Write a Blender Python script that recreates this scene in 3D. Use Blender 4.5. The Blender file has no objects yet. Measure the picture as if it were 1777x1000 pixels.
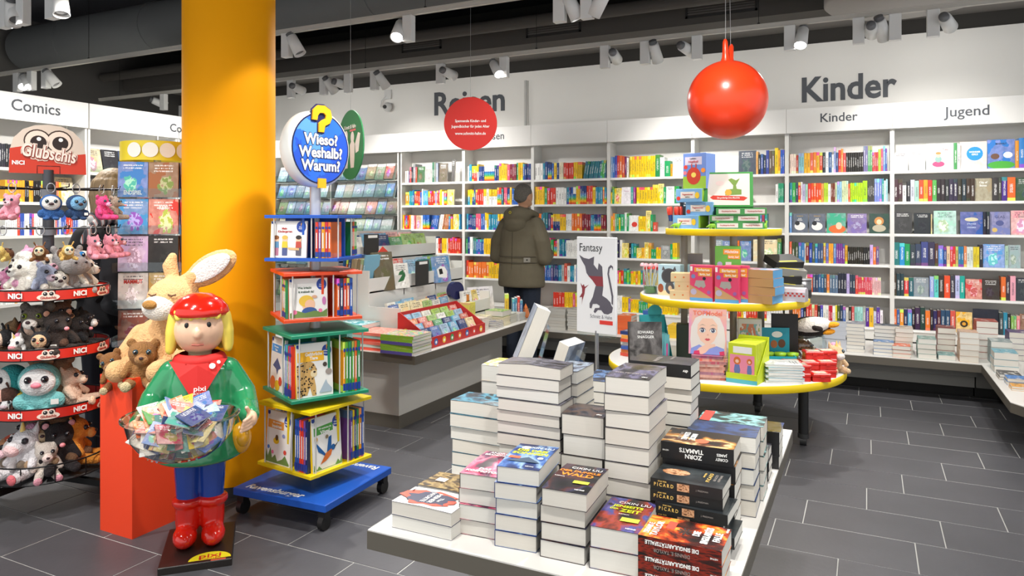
import bpy, bmesh, math, random
from mathutils import Vector, Matrix, Euler
random.seed(11)
sc = bpy.context.scene
COL = sc.collection
PI = math.pi
R = math.radians

# ------------------------------------------------------------------ camera, world, exposure
cam = bpy.data.cameras.new('camera')
cam.sensor_width = 36.0
cam.lens = 1250.0 / 1777.0 * 36.0
cam.shift_y = -125.0 / 1777.0
cam.clip_start = 0.05
camo = bpy.data.objects.new('camera', cam)
COL.objects.link(camo)
camo.location = (0, 0, 1.5)
camo.rotation_euler = (R(90), 0, R(26.25))
sc.camera = camo
w = bpy.data.worlds.new('shop_air')
sc.world = w
w.use_nodes = True
w.node_tree.nodes['Background'].inputs[0].default_value = (0.97, 0.98, 1.0, 1)
w.node_tree.nodes['Background'].inputs[1].default_value = 1.05
sc.view_settings.view_transform = 'Standard'
sc.view_settings.look = 'None'
sc.view_settings.gamma = 1.0
sc.view_settings.use_curve_mapping = False
sc.view_settings.exposure = 0.08
SPOT_W = 120.0            # one track spotlight

# ------------------------------------------------------------------ colours and materials
def lin(h):
    h = h.lstrip('#')
    out = []
    for i in (0, 2, 4):
        c = int(h[i:i + 2], 16) / 255.0
        out.append(c / 12.92 if c <= 0.04045 else ((c + 0.055) / 1.055) ** 2.4)
    return out
MC = {}
def M(name, hx, rough=0.5, metal=0.0, var=0.0, vscale=30.0, bump=0.0, bscale=200.0, sheen=0.0, coat=0.0, emit=0.0):
    if name in MC: return MC[name]
    m = bpy.data.materials.new(name); m.use_nodes = True
    nt = m.node_tree; b = nt.nodes['Principled BSDF']
    c = lin(hx)
    b.inputs['Base Color'].default_value = (*c, 1)
    b.inputs['Roughness'].default_value = rough
    b.inputs['Metallic'].default_value = metal
    if sheen: b.inputs['Sheen Weight'].default_value = sheen
    if coat: b.inputs['Coat Weight'].default_value = coat
    if emit:
        b.inputs['Emission Color'].default_value = (1, 0.98, 0.95, 1)
        b.inputs['Emission Strength'].default_value = emit
    if var or bump:
        tc = nt.nodes.new('ShaderNodeTexCoord')
    if var:
        n = nt.nodes.new('ShaderNodeTexNoise'); n.inputs['Scale'].default_value = vscale; n.inputs['Detail'].default_value = 4
        nt.links.new(tc.outputs['Object'], n.inputs['Vector'])
        mx = nt.nodes.new('ShaderNodeMixRGB'); mx.blend_type = 'MIX'
        mx.inputs[1].default_value = (*[x * (1 - var) for x in c], 1)
        mx.inputs[2].default_value = (*[min(1, x * (1 + var)) for x in c], 1)
        nt.links.new(n.outputs['Fac'], mx.inputs[0]); nt.links.new(mx.outputs[0], b.inputs['Base Color'])
    if bump:
        n2 = nt.nodes.new('ShaderNodeTexNoise'); n2.inputs['Scale'].default_value = bscale; n2.inputs['Detail'].default_value = 3
        nt.links.new(tc.outputs['Object'], n2.inputs['Vector'])
        bp = nt.nodes.new('ShaderNodeBump'); bp.inputs['Strength'].default_value = bump; bp.inputs['Distance'].default_value = 0.01
        nt.links.new(n2.outputs['Fac'], bp.inputs['Height']); nt.links.new(bp.outputs[0], b.inputs['Normal'])
    MC[name] = m
    return m

class NG:                                    # terse shader node writer
    def __init__(s, mat): s.nt = mat.node_tree; s.L = s.nt.links
    def n(s, t, **k):
        o = s.nt.nodes.new('ShaderNode' + t)
        for a, v in k.items(): setattr(o, a, v)
        return o
    def put(s, sock, v):
        if isinstance(v, bpy.types.NodeSocket): s.L.new(v, sock)
        elif isinstance(v, (tuple, list)) and sock.type == 'RGBA': sock.default_value = (*v[:3], 1)
        else: sock.default_value = v
    def m(s, op, a, b=0.0, c=0.0):
        o = s.n('Math', operation=op)
        for i, v in enumerate((a, b, c)): s.put(o.inputs[i], v)
        return o.outputs[0]
    def mix(s, f, a, b, bt='MIX'):
        o = s.n('MixRGB', blend_type=bt)
        for i, v in enumerate((f, a, b)): s.put(o.inputs[i], v)
        return o.outputs[0]
    def band(s, x, a, b):                    # 1 where a < x < b
        return s.m('MULTIPLY', s.m('GREATER_THAN', x, a), s.m('LESS_THAN', x, b))
    def noise(s, vec, scale, detail=2.0):
        o = s.n('TexNoise'); s.L.new(vec, o.inputs['Vector']); o.inputs['Scale'].default_value = scale; o.inputs['Detail'].default_value = detail
        return o
    def vec(s, x, y, z):
        o = s.n('CombineXYZ')
        for i, v in enumerate((x, y, z)): s.put(o.inputs[i], v)
        return o.outputs[0]
    def hsv(s, col, h=0.5, sa=1.0, v=1.0):
        o = s.n('HueSaturation'); s.put(o.inputs['Hue'], h); s.put(o.inputs['Saturation'], sa); s.put(o.inputs['Value'], v); s.put(o.inputs['Color'], col)
        return o.outputs[0]

def book_mat(name, mode, rough=0.35, attr=False):
    """printed card whose colour is each object's own colour: 'spine' = title up the back, 'F' / 'L' = front cover upright / lying"""
    if name in MC: return MC[name]
    m = bpy.data.materials.new(name); m.use_nodes = True
    g = NG(m); b = m.node_tree.nodes['Principled BSDF']; b.inputs['Roughness'].default_value = rough
    oi = g.n('ObjectInfo'); col, al, rnd = oi.outputs['Color'], oi.outputs['Alpha'], oi.outputs['Random']
    tc = g.n('TexCoord'); sp = g.n('SeparateXYZ'); g.L.new(tc.outputs['Object'], sp.inputs[0])
    x, y, z = sp.outputs
    if attr:
        at = g.n('Attribute'); at.attribute_name = 'tint'; col, rnd = at.outputs['Color'], at.outputs['Alpha']; al = 1.0
        us = g.n('SeparateXYZ'); g.L.new(tc.outputs['UV'], us.inputs[0]); x = g.m('SUBTRACT', us.outputs[0], 0.5); z = us.outputs[1]
    lum = g.n('RGBToBW'); g.L.new(col, lum.inputs[0])
    inkw = g.m('LESS_THAN', lum.outputs[0], 0.42)
    ink = g.mix(inkw, (0.03, 0.03, 0.05), (0.9, 0.9, 0.88))
    r2 = g.m('FRACT', g.m('MULTIPLY', rnd, 7.31)); r3 = g.m('FRACT', g.m('MULTIPLY', rnd, 17.77))
    seed = g.m('MULTIPLY', rnd, 91.0)
    other = g.hsv(col, g.m('ADD', 0.3, g.m('MULTIPLY', r2, 0.4)), 0.9, 1.05)
    if mode == 'spine':
        n = g.noise(g.vec(g.m('MULTIPLY', x, 7.0), seed, g.m('MULTIPLY', z, 60.0)), 1.0, 1.0).outputs['Fac']
        t = g.m('MULTIPLY', g.m('GREATER_THAN', n, 0.49), g.m('MULTIPLY', g.band(x, -0.2, 0.2), g.band(z, g.m('ADD', 0.22, g.m('MULTIPLY', r2, 0.15)), g.m('ADD', 0.6, g.m('MULTIPLY', r3, 0.25)))))
        c = g.mix(g.m('MULTIPLY', g.m('GREATER_THAN', r3, 0.6), g.m('GREATER_THAN', z, 0.84)), col, other)
        c = g.mix(g.m('MULTIPLY', g.m('GREATER_THAN', r2, 0.45), g.band(z, 0.0, 0.13)), c, other)
        rr = g.n('ValToRGB'); e = rr.color_ramp.elements; e[0].position = 0.05; e[0].color = (*lin('e23c1c'), 1); e[1].position = 0.6; e[1].color = (*lin('1c50b8'), 1)
        for p, h in ((0.18, 'f6b81a'), (0.32, '58b53a'), (0.45, '18a0b8')):
            k = rr.color_ramp.elements.new(p); k.color = (*lin(h), 1)
        g.L.new(z, rr.inputs[0])
        c = g.mix(g.m('MULTIPLY', g.m('LESS_THAN', al, 0.25), g.m('LESS_THAN', z, 0.6)), c, rr.outputs[0])
        c = g.mix(g.m('MULTIPLY', g.band(al, 0.4, 0.6), g.m('GREATER_THAN', z, 0.55)), c, lin('f6c71c'))
        c = g.mix(g.m('MULTIPLY', t, 0.72), c, ink)
    else:
        gs = g.n('SeparateXYZ'); g.L.new(tc.outputs['Generated'], gs.inputs[0])
        u = gs.outputs[0]; v = gs.outputs[2] if mode == 'F' else gs.outputs[1]
        p = g.vec(g.m('ADD', u, seed), v, seed)
        n1 = g.noise(p, 2.2, 3.0); n2 = g.noise(p, 6.0, 4.0)
        dk = g.hsv(col, 0.5, 1.05, 0.55); lt = g.hsv(col, 0.53, 0.6, 1.35)
        c = g.mix(g.m('GREATER_THAN', n1.outputs['Fac'], 0.56), g.mix(n2.outputs['Fac'], dk, lt), col)
        # a figure in the middle of the cover
        du = g.m('SUBTRACT', u, g.m('ADD', 0.4, g.m('MULTIPLY', r2, 0.2))); dv = g.m('SUBTRACT', v, 0.36)
        rad = g.m('ADD', g.m('POWER', du, 2.0), g.m('MULTIPLY', g.m('POWER', dv, 2.0), g.m('ADD', 0.5, r3)))
        fig = g.m('LESS_THAN', g.m('ADD', rad, g.m('MULTIPLY', g.m('SUBTRACT', n2.outputs['Fac'], 0.5), 0.22)), 0.055)
        c = g.mix(g.m('MULTIPLY', fig, g.m('GREATER_THAN', al, 0.5)), c, g.mix(g.m('GREATER_THAN', n2.outputs['Fac'], 0.5), g.hsv(other, 0.5, 1.0, 0.8), g.hsv(other, 0.45, 0.6, 1.35)))
        tn = g.noise(g.vec(g.m('MULTIPLY', u, 30.0), seed, g.m('MULTIPLY', v, 9.0)), 1.0, 1.0).outputs['Fac']
        rows = g.m('LESS_THAN', g.m('FRACT', g.m('MULTIPLY', v, 12.5)), 0.5)
        t = g.m('MULTIPLY', g.m('MULTIPLY', g.m('GREATER_THAN', tn, 0.46), rows), g.m('MULTIPLY', g.band(u, 0.18, 0.82), g.band(v, g.m('ADD', 0.68, g.m('MULTIPLY', r3, 0.12)), 0.92)))
        c = g.mix(g.m('MULTIPLY', g.m('MULTIPLY', t, 0.75), g.m('GREATER_THAN', al, 0.5)), c, ink)
    g.put(b.inputs['Base Color'], c)
    MC[name] = m
    return m

def plain_obj_mat(name, rough=0.5, sheen=0.0, bump=0.0, bscale=120.0, var=0.0):
    if name in MC: return MC[name]
    m = bpy.data.materials.new(name); m.use_nodes = True
    g = NG(m); b = m.node_tree.nodes['Principled BSDF']; b.inputs['Roughness'].default_value = rough
    oi = g.n('ObjectInfo'); c = oi.outputs['Color']
    tc = g.n('TexCoord')
    if var:
        n = g.noise(tc.outputs['Object'], 26.0, 4.0)
        c = g.mix(n.outputs['Fac'], g.hsv(c, 0.5, 1.0, 1 - var), g.hsv(c, 0.5, 1.0, 1 + var))
    g.put(b.inputs['Base Color'], c)
    if sheen: b.inputs['Sheen Weight'].default_value = sheen
    if bump:
        n = g.noise(tc.outputs['Object'], bscale, 3.0)
        bp = g.n('Bump'); bp.inputs['Strength'].default_value = bump; bp.inputs['Distance'].default_value = 0.01
        g.L.new(n.outputs['Fac'], bp.inputs['Height']); g.L.new(bp.outputs[0], b.inputs['Normal'])
    MC[name] = m
    return m

def clear_mat(name, tint='ffffff', k=1.0):
    """thin clear acrylic or film: mostly lets light straight through, with a mirror-like sheen at grazing angles"""
    if name in MC: return MC[name]
    m = bpy.data.materials.new(name); m.use_nodes = True
    nt = m.node_tree; nt.nodes.clear(); g = NG(m)
    tr = g.n('BsdfTransparent'); tr.inputs[0].default_value = (*lin(tint), 1)
    gl = g.n('BsdfGlossy'); gl.inputs['Roughness'].default_value = 0.06; gl.inputs[0].default_value = (0.95, 0.97, 1, 1)
    fr = g.n('Fresnel'); ge = g.n('NewGeometry'); g.put(fr.inputs[0], g.m('SUBTRACT', 1.45, g.m('MULTIPLY', ge.outputs['Backfacing'], 1.45 - 1 / 1.45)))
    f = g.m('ADD', g.m('MULTIPLY', fr.outputs[0], 0.8 * k), 0.02 * k)
    mx = g.n('MixShader'); g.put(mx.inputs[0], f); g.L.new(tr.outputs[0], mx.inputs[1]); g.L.new(gl.outputs[0], mx.inputs[2])
    o = g.n('OutputMaterial'); g.L.new(mx.outputs[0], o.inputs[0])
    MC[name] = m
    return m

def page_mat(name='book_pages', axis='z', hx='eae7e0'):
    if name in MC: return MC[name]
    m = bpy.data.materials.new(name); m.use_nodes = True
    g = NG(m); b = m.node_tree.nodes['Principled BSDF']; b.inputs['Roughness'].default_value = 0.8
    tc = g.n('TexCoord'); sp = g.n('SeparateXYZ'); g.L.new(tc.outputs['Object'], sp.inputs[0])
    k = {'z': 2, 'x': 0, 'y': 1}[axis]
    s = [g.m('MULTIPLY', sp.outputs[i], 60.0 if i == k else 2.0) for i in range(3)]
    n = g.noise(g.vec(*s), 1.0, 2.0)
    c = lin(hx)
    g.put(b.inputs['Base Color'], g.mix(n.outputs['Fac'], [v * 0.86 for v in c], [min(1, v * 1.06) for v in c]))
    MC[name] = m
    return m

# ------------------------------------------------------------------ mesh builder
class MB:
    def __init__(s): s.v = []; s.f = []; s.mi = []; s.sm = []; s.T = Matrix.Identity(4)
    def add(s, vs, fs, mi=0, smooth=False):
        o = len(s.v)
        for p in vs: s.v.append(tuple(s.T @ Vector(p)))
        for f in fs: s.f.append([i + o for i in f]); s.mi.append(mi); s.sm.append(smooth)
    def box(s, x0, y0, z0, x1, y1, z1, mi=0):
        s.add([(x0, y0, z0), (x1, y0, z0), (x1, y1, z0), (x0, y1, z0), (x0, y0, z1), (x1, y0, z1), (x1, y1, z1), (x0, y1, z1)],
              [(3, 2, 1, 0), (4, 5, 6, 7), (0, 1, 5, 4), (1, 2, 6, 5), (2, 3, 7, 6), (3, 0, 4, 7)], mi)
    def cbox(s, c, d, mi=0):
        s.box(c[0] - d[0] / 2, c[1] - d[1] / 2, c[2] - d[2] / 2, c[0] + d[0] / 2, c[1] + d[1] / 2, c[2] + d[2] / 2, mi)
    def bbox(s, x0, y0, z0, x1, y1, z1, b=0.003, mi=0):      # box with chamfered vertical and top edges
        def ring(i, z): return [(x0 + i, y0, z), (x1 - i, y0, z), (x1, y0 + i, z), (x1, y1 - i, z), (x1 - i, y1, z), (x0 + i, y1, z), (x0, y1 - i, z), (x0, y0 + i, z)]
        def ins(z): return [(x0 + b, y0 + b, z), (x1 - b, y0 + b, z), (x1 - b, y0 + b, z), (x1 - b, y1 - b, z), (x1 - b, y1 - b, z), (x0 + b, y1 - b, z), (x0 + b, y1 - b, z), (x0 + b, y0 + b, z)]
        vs = ring(b, z0) + ring(b, z1 - b) + [(x0 + b, y0 + b, z1), (x1 - b, y0 + b, z1), (x1 - b, y1 - b, z1), (x0 + b, y1 - b, z1)]
        fs = [tuple(range(7, -1, -1))] + [(i, (i + 1) % 8, 8 + (i + 1) % 8, 8 + i) for i in range(8)]
        t = [16, 16, 17, 17, 18, 18, 19, 19]
        t = [16, 17, 17, 18, 18, 19, 19, 16]
        for i in range(8):
            j = (i + 1) % 8
            fs.append((8 + i, 8 + j, t[j], t[i]) if t[i] != t[j] else (8 + i, 8 + j, t[i]))
        fs.append((16, 17, 18, 19))
        s.add(vs, fs, mi)
    def cyl(s, p0, p1, r, n=12, mi=0, r2=None, caps=True, smooth=True):
        p0 = Vector(p0); p1 = Vector(p1); r2 = r if r2 is None else r2
        d = (p1 - p0).normalized(); a = d.orthogonal().normalized(); b = d.cross(a)
        vs = []
        for p, q in ((p0, r), (p1, r2)):
            for i in range(n):
                t = 2 * PI * i / n; vs.append(p + a * (q * math.cos(t)) + b * (q * math.sin(t)))
        s.add(vs, [(i, (i + 1) % n, n + (i + 1) % n, n + i) for i in range(n)], mi, smooth)
        if caps: s.add(vs, [tuple(range(n - 1, -1, -1)), tuple(range(n, 2 * n))], mi)
    def tube(s, pts, r, n=8, mi=0, closed=False):
        pts = [Vector(p) for p in pts]; N = len(pts); vs = []; prev = None
        for i, p in enumerate(pts):
            q0 = pts[(i - 1) % N] if (closed or i) else p; q1 = pts[(i + 1) % N] if (closed or i < N - 1) else p
            d = (q1 - q0).normalized()
            a = d.orthogonal().normalized() if prev is None else (prev - d * prev.dot(d)).normalized()
            prev = a; b = d.cross(a); rr = r[i] if isinstance(r, (list, tuple)) else r
            vs += [p + a * (rr * math.cos(2 * PI * k / n)) + b * (rr * math.sin(2 * PI * k / n)) for k in range(n)]
        fs = []
        for i in range(N if closed else N - 1):
            j = (i + 1) % N
            fs += [(i * n + k, i * n + (k + 1) % n, j * n + (k + 1) % n, j * n + k) for k in range(n)]
        s.add(vs, fs, mi, True)
        if not closed: s.add(vs, [tuple(range(n - 1, -1, -1)), tuple(range((N - 1) * n, N * n))], mi)
    def lathe(s, prof, n=24, mi=0, c=(0, 0, 0), a0=0.0, a1=2 * PI, smooth=True):
        full = abs(a1 - a0 - 2 * PI) < 1e-6; k = n if full else n + 1; vs = []
        for r, z in prof:
            for i in range(k):
                t = a0 + (a1 - a0) * i / n; vs.append((c[0] + r * math.cos(t), c[1] + r * math.sin(t), c[2] + z))
        fs = []
        for j in range(len(prof) - 1):
            for i in range(n):
                i2 = (i + 1) % k; fs.append((j * k + i, j * k + i2, (j + 1) * k + i2, (j + 1) * k + i))
        s.add(vs, fs, mi, smooth)
    def ell(s, c, r, n=16, m=10, mi=0, M_=None):
        if not isinstance(r, (tuple, list)): r = (r, r, r)
        M_ = M_ or Matrix.Identity(3); c = Vector(c); vs = [c + M_ @ Vector((0, 0, -r[2]))]
        for j in range(1, m):
            ph = -PI / 2 + PI * j / m
            for i in range(n):
                t = 2 * PI * i / n; vs.append(c + M_ @ Vector((r[0] * math.cos(ph) * math.cos(t), r[1] * math.cos(ph) * math.sin(t), r[2] * math.sin(ph))))
        vs.append(c + M_ @ Vector((0, 0, r[2]))); e = len(vs) - 1
        fs = [(0, 1 + (i + 1) % n, 1 + i) for i in range(n)]
        for j in range(m - 2):
            fs += [(1 + j * n + i, 1 + j * n + (i + 1) % n, 1 + (j + 1) * n + (i + 1) % n, 1 + (j + 1) * n + i) for i in range(n)]
        fs += [(1 + (m - 2) * n + i, 1 + (m - 2) * n + (i + 1) % n, e) for i in range(n)]
        s.add(vs, fs, mi, True)
    def prism(s, poly, z0, z1, mi=0, mtop=None):
        n = len(poly)
        a = sum(poly[i][0] * poly[(i + 1) % n][1] - poly[(i + 1) % n][0] * poly[i][1] for i in range(n))
        if a < 0: poly = poly[::-1]
        vs = [(x, y, z0) for x, y in poly] + [(x, y, z1) for x, y in poly]
        s.add(vs, [tuple(range(n - 1, -1, -1))] + [(i, (i + 1) % n, n + (i + 1) % n, n + i) for i in range(n)], mi)
        s.add(vs, [tuple(range(n, 2 * n))], mi if mtop is None else mtop)
    def mesh(s, name, mats, merge=0.0):
        me = bpy.data.meshes.new(name); me.from_pydata(s.v, [], s.f)
        for m in (mats if isinstance(mats, (list, tuple)) else [mats]): me.materials.append(m)
        me.polygons.foreach_set('material_index', s.mi); me.polygons.foreach_set('use_smooth', s.sm)
        if merge:
            bm = bmesh.new(); bm.from_mesh(me); bmesh.ops.remove_doubles(bm, verts=bm.verts, dist=merge); bm.to_mesh(me); bm.free()
        me.update()
        return me
    def build(s, name, mats, parent=None, loc=(0, 0, 0), rot=(0, 0, 0), merge=0.0, **k):
        return O(name, s.mesh(name, mats, merge), parent, loc, rot, **k)

def O(name, data, parent=None, loc=(0, 0, 0), rot=(0, 0, 0), scale=(1, 1, 1), label=None, cat=None, group=None, kind=None, col=None):
    o = bpy.data.objects.new(name, data); COL.objects.link(o)
    o.location = loc; o.rotation_euler = rot; o.scale = scale
    if parent is not None: o.parent = parent
    if label: o['label'] = label
    if cat: o['category'] = cat
    if group: o['group'] = group
    if kind: o['kind'] = kind
    if col is not None: o.color = (*(lin(col) if isinstance(col, str) else col[:3]), col[3] if not isinstance(col, str) and len(col) > 3 else 1.0)
    return o
def E(name, loc, rz=0.0, label=None, cat=None, group=None, rot=None):
    o = O(name, None, None, loc, rot or (0, 0, rz), label=label, cat=cat, group=group)
    o.empty_display_size = 0.05
    return o
def colour(o, hx, a=1.0): o.color = (*lin(hx), a)
def text(body, size, parent, loc, rot, mat, bold=0.0, align='CENTER', name='lettering', ext=0.0004, sx=1.0, shear=0.0):
    c = bpy.data.curves.new(name, 'FONT'); c.body = body; c.size = size; c.extrude = ext; c.offset = bold * size
    c.align_x = align; c.align_y = 'CENTER'; c.resolution_u = 3; c.shear = shear
    c.materials.append(mat)
    return O(name, c, parent, loc, rot, (sx, 1, 1))
WORDS = 'first second third fourth fifth sixth seventh eighth ninth tenth eleventh twelfth thirteenth fourteenth fifteenth sixteenth seventeenth eighteenth nineteenth'.split()
TENS = {2: 'twenty', 3: 'thirty', 4: 'forty', 5: 'fifty', 6: 'sixty', 7: 'seventy', 8: 'eighty', 9: 'ninety'}
def nth(i):
    if i <= 19: return WORDS[i - 1]
    t, u = divmod(i, 10)
    if t >= 10: return 'hundred-and-' + nth(i - 100) if i > 100 else 'hundredth'
    return (TENS[t][:-1] + 'ieth') if u == 0 else TENS[t] + '-' + WORDS[u - 1]
NAMED = dict(white='f2f2f0', black='1c1c1e', grey='808284', charcoal='46484c', red='d0302a', orange='f07828', yellow='f4c820', lime='b0d830', green='3a9a48', teal='2a9a98', turquoise='70d0c8',
             blue='2868c0', navy='1e2e58', purple='6a3a90', lilac='b0a0d8', pink='f08898', cream='f0dcc0', brown='7a4a2c', maroon='7a2028')
NAMED['light blue'] = '90c0e8'
def cname(hx):
    a = [int(hx[i:i + 2], 16) for i in (0, 2, 4)]
    return min(NAMED, key=lambda k: sum((a[i] - int(NAMED[k][2 * i:2 * i + 2], 16)) ** 2 for i in range(3)))

WHITE = M('white_laminate', 'dcdbd6', 0.45)
PAINT = M('white_paint', 'e6e5e0', 0.7, var=0.03, vscale=3)
FASC = M('fascia_white', 'e6e5e1', 0.5)
SLATE = M('taupe_edge', '59544b', 0.5)
GREYP = M('grey_panel', '8a8984', 0.6)
BLACK = M('black_plastic', '141414', 0.45)
BLACKM = M('black_metal', '1a1a1a', 0.4, 0.6)
DARK = M('dark_ceiling_paint', '34343a', 0.85, var=0.1, vscale=4)
LETTER = M('grey_lettering', '4c5056', 0.6)
STEEL = M('brushed_steel', 'b4b6ba', 0.3, 0.9)
SILVER = M('silver_paint', 'b8babe', 0.35, 0.5)
WLAMP = M('lamp_white', 'd8d8d6', 0.4)
YEL = M('yellow_edge', 'eccb0a', 0.4)
PAGES = page_mat(); PAGESX = page_mat('book_pages_upright', 'x')
SPINE = book_mat('printed_spine', 'spine'); COVF = book_mat('printed_cover_upright', 'F'); COVL = book_mat('printed_cover_lying', 'L')
FUR = plain_obj_mat('plush_fur', 0.95, 0.05, 1.0, 120, 0.2)
PLAIN = plain_obj_mat('coloured_card', 0.45)
CLEAR = clear_mat('clear_acrylic', 'f4f8f8')
ACRYL = clear_mat('clear_acrylic_sheet', 'eef6f4', 1.3)
WTXT = M('white_print', 'f2f2ee', 0.5); RTXT = M('red_print', 'c8281e', 0.5); KTXT = M('black_print', '1a1a1c', 0.5); YTXT = M('yellow_print', 'd8e01c', 0.5); OTXT = M('orange_print', 'f08a1c', 0.5)
# ------------------------------------------------------------------ the room
A = R(26.25); SA, CA = math.sin(A), math.cos(A)
def inview(x, y, z=0.0, m=60):
    d = -x * SA + y * CA
    if d < 0.6: return False
    px = 888.5 + 1250 * (x * CA + y * SA) / d; py = 375 - 1250 * (z - 1.5) / d
    return -m < px < 1777 + m and -m < py < 1000 + m
b = MB(); b.box(-9.6, -1.5, -0.08, 4.2, 7.9, -0.0012)
GROUT = M('grout', 'b0b0ac', 0.8)
TILEM = M('slate_tile', '505054', 0.42, var=0.16, vscale=5, bump=0.06, bscale=40)
fl = b.build('floor', GROUT, kind='structure')
TW, TD = 0.603, 0.322
tb = MB(); tb.bbox(-TW / 2 + 0.0025, -TD / 2 + 0.0025, -0.01, TW / 2 - 0.0025, TD / 2 - 0.0025, 0.0, 0.0012)
tm = tb.mesh('tile', TILEM)
offs = {0: -0.407, 1: -0.283, 2: -0.003}
for j in range(-7, 12):
    yc = 3.62 + j * TD
    off = offs.get(j, (j * 0.2237 + 0.11) % TW)
    for i in range(-14, 6):
        xc = off + TW / 2 + i * TW
        if any(inview(xc + sx * TW / 2, yc + sy * TD / 2, 0, 240) for sx in (-1, 1) for sy in (-1, 1)) and yc < 7.25 and xc > -6.6:
            O('tile', tm, fl, (xc, yc, 0.0006 * ((i * 7 + j * 3) % 3)))
b = MB(); b.box(-9.6, 7.75, 0, 4.2, 7.87, 3.215)
wb = b.build('wall_back', PAINT, kind='structure')
text('Reisen', 0.40, wb, (-4.42, 7.748, 2.90), (R(90), 0, 0), LETTER, 0.022, ext=0.006, sx=0.97)
text('Kinder', 0.34, wb, (-0.18, 7.748, 2.745), (R(90), 0, 0), LETTER, 0.024, ext=0.006, sx=0.9)
b = MB(); b.box(-9.6, 7.8, 3.215, 4.2, 7.87, 4.0)
b.build('wall_upper', M('dark_wall_top', '3a3835', 0.9), kind='structure')
b = MB(); b.box(-9.72, -1.5, 0.0, -9.6, 7.87, 4.0)
b.build('wall_left', M('dark_far_wall', '4a4846', 0.9), kind='structure')
b = MB(); b.box(-9.6, -1.5, 4.0, 4.2, 7.9, 4.1)
b.build('ceiling', DARK, kind='structure')
# fascia band over the back shelving, one board per bay
BX = [-5.26 + 0.911 * k for k in range(7)] + [1.36]
fa = MB(); fa.box(-9.6, 7.474, 2.30, 1.9, 7.478, 2.302)
ftrim = fa.build('trim_1', FASC, kind='structure')
for x0, x1 in zip([-9.4, -8.3, -7.2, -6.2] + BX, [-8.3, -7.2, -6.2, -5.26] + BX[1:] + [2.2]):
    q = MB(); q.box(x0 + 0.0015, 7.455, 2.302, x1 - 0.0015, 7.475, 2.535); q.build('panel', FASC, ftrim)
text('Reisen', 0.118, ftrim, (-3.93, 7.4545, 2.43), (R(90), 0, 0), LETTER, 0.012)
text('Kinder', 0.118, ftrim, (-0.245, 7.4545, 2.43), (R(90), 0, 0), LETTER, 0.012)
text('Jugend', 0.127, ftrim, (0.79, 7.4545, 2.42), (R(90), 0, 0), LETTER, 0.012)
b = MB(); b.cyl((-3.62, 7.70, 2.535), (-3.62, 7.70, 3.10), 0.016, 10)
b.build('trim_2', M('conduit', 'bcbcb8', 0.5), kind='structure')
# round yellow pillar with its skirting
b = MB(); b.cyl((-3.21, 2.925, 0.06), (-3.21, 2.925, 4.0), 0.245, 64)
pil = b.build('pillar', M('yellow_pillar_paint', 'f0a000', 0.7, bump=0.05, bscale=60), kind='structure')
b = MB(); b.cyl((-3.21, 2.925, 0.0), (-3.21, 2.925, 0.06), 0.24, 48)
b.build('baseboard', M('dark_skirting', '3c3c3c', 0.6), pil)
MC['yellow_pillar_paint'].node_tree.nodes['Principled BSDF'].inputs['Specular IOR Level'].default_value = 0.15
# ceiling services
DUCT = M('duct_paint', '5c5e5e', 0.7, var=0.06, vscale=6)
b = MB(); b.cyl((-9.5, 5.45, 3.60), (4.1, 5.45, 3.60), 0.27, 32)
du = b.build('ventilation_duct', DUCT, label='large round grey ventilation duct running under the dark ceiling', cat='duct')
for i in range(9):
    q = MB(); q.cyl((-8.6 + i * 1.5, 5.45, 3.60), (-8.56 + i * 1.5, 5.45, 3.60), 0.277, 32, caps=True); q.build('joint_collar', DUCT, du)
BROWN = M('duct_brown', '4a4642', 0.8)
b = MB(); b.box(-9.5, 6.75, 3.28, 4.1, 7.2, 3.56)
bd = b.build('box_duct', BROWN, label='long brown-grey rectangular duct with louvred grilles above the shelves', cat='duct')
for vx, vw in ((-4.45, 0.52), (-2.86, 0.6), (-1.2, 0.64), (-6.9, 0.5)):
    v = MB(); fr = 0.02
    v.box(vx - vw / 2, 6.735, 3.34, vx + vw / 2, 6.75, 3.36); v.box(vx - vw / 2, 6.735, 3.48, vx + vw / 2, 6.75, 3.50)
    v.box(vx - vw / 2, 6.735, 3.34, vx - vw / 2 + fr, 6.75, 3.50); v.box(vx + vw / 2 - fr, 6.735, 3.34, vx + vw / 2, 6.75, 3.50)
    vg = v.build('grille', M('grille_dark', '242322', 0.7), bd)
    for k in range(5):
        q = MB(); z = 3.368 + k * 0.0235; q.box(vx - vw / 2 + fr, 6.738, z, vx + vw / 2 - fr, 6.749, z + 0.012); q.build('slat', M('slat_grey', '605c58', 0.6), vg)
b = MB(); b.box(-9.5, 7.2, 3.36, 4.1, 7.79, 3.40)
b.build('ceiling_soffit', M('soffit_grey', '7a7672', 0.8), kind='structure')
for y, z, r_, nm, lb in ((6.05, 3.62, 0.045, 'ceiling_pipe', 'thin dark pipe running between the round duct and the box duct'), (6.45, 3.42, 0.06, 'ceiling_pipe', 'thicker grey pipe running just in front of the louvred box duct'), (4.0, 3.85, 0.05, 'ceiling_pipe', 'dark pipe high under the ceiling nearer than the round duct')):
    b = MB(); b.cyl((-9.5, y, z), (4.1, y, z), r_, 12)
    b.build(nm, DUCT if y != 6.45 else BROWN, label=lb, cat='pipe')
b = MB(); b.lathe([(0.0, 0.0), (0.58, 0.0), (0.6, 0.02), (0.6, 0.08), (0.0, 0.08)], 64, c=(0.28, 6.45, 3.19))
b.build('ceiling_disc', M('disc_grey', 'a09c98', 0.7), label='round pale grey ceiling panel above the Jugend shelves', cat='ceiling panel')
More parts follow.
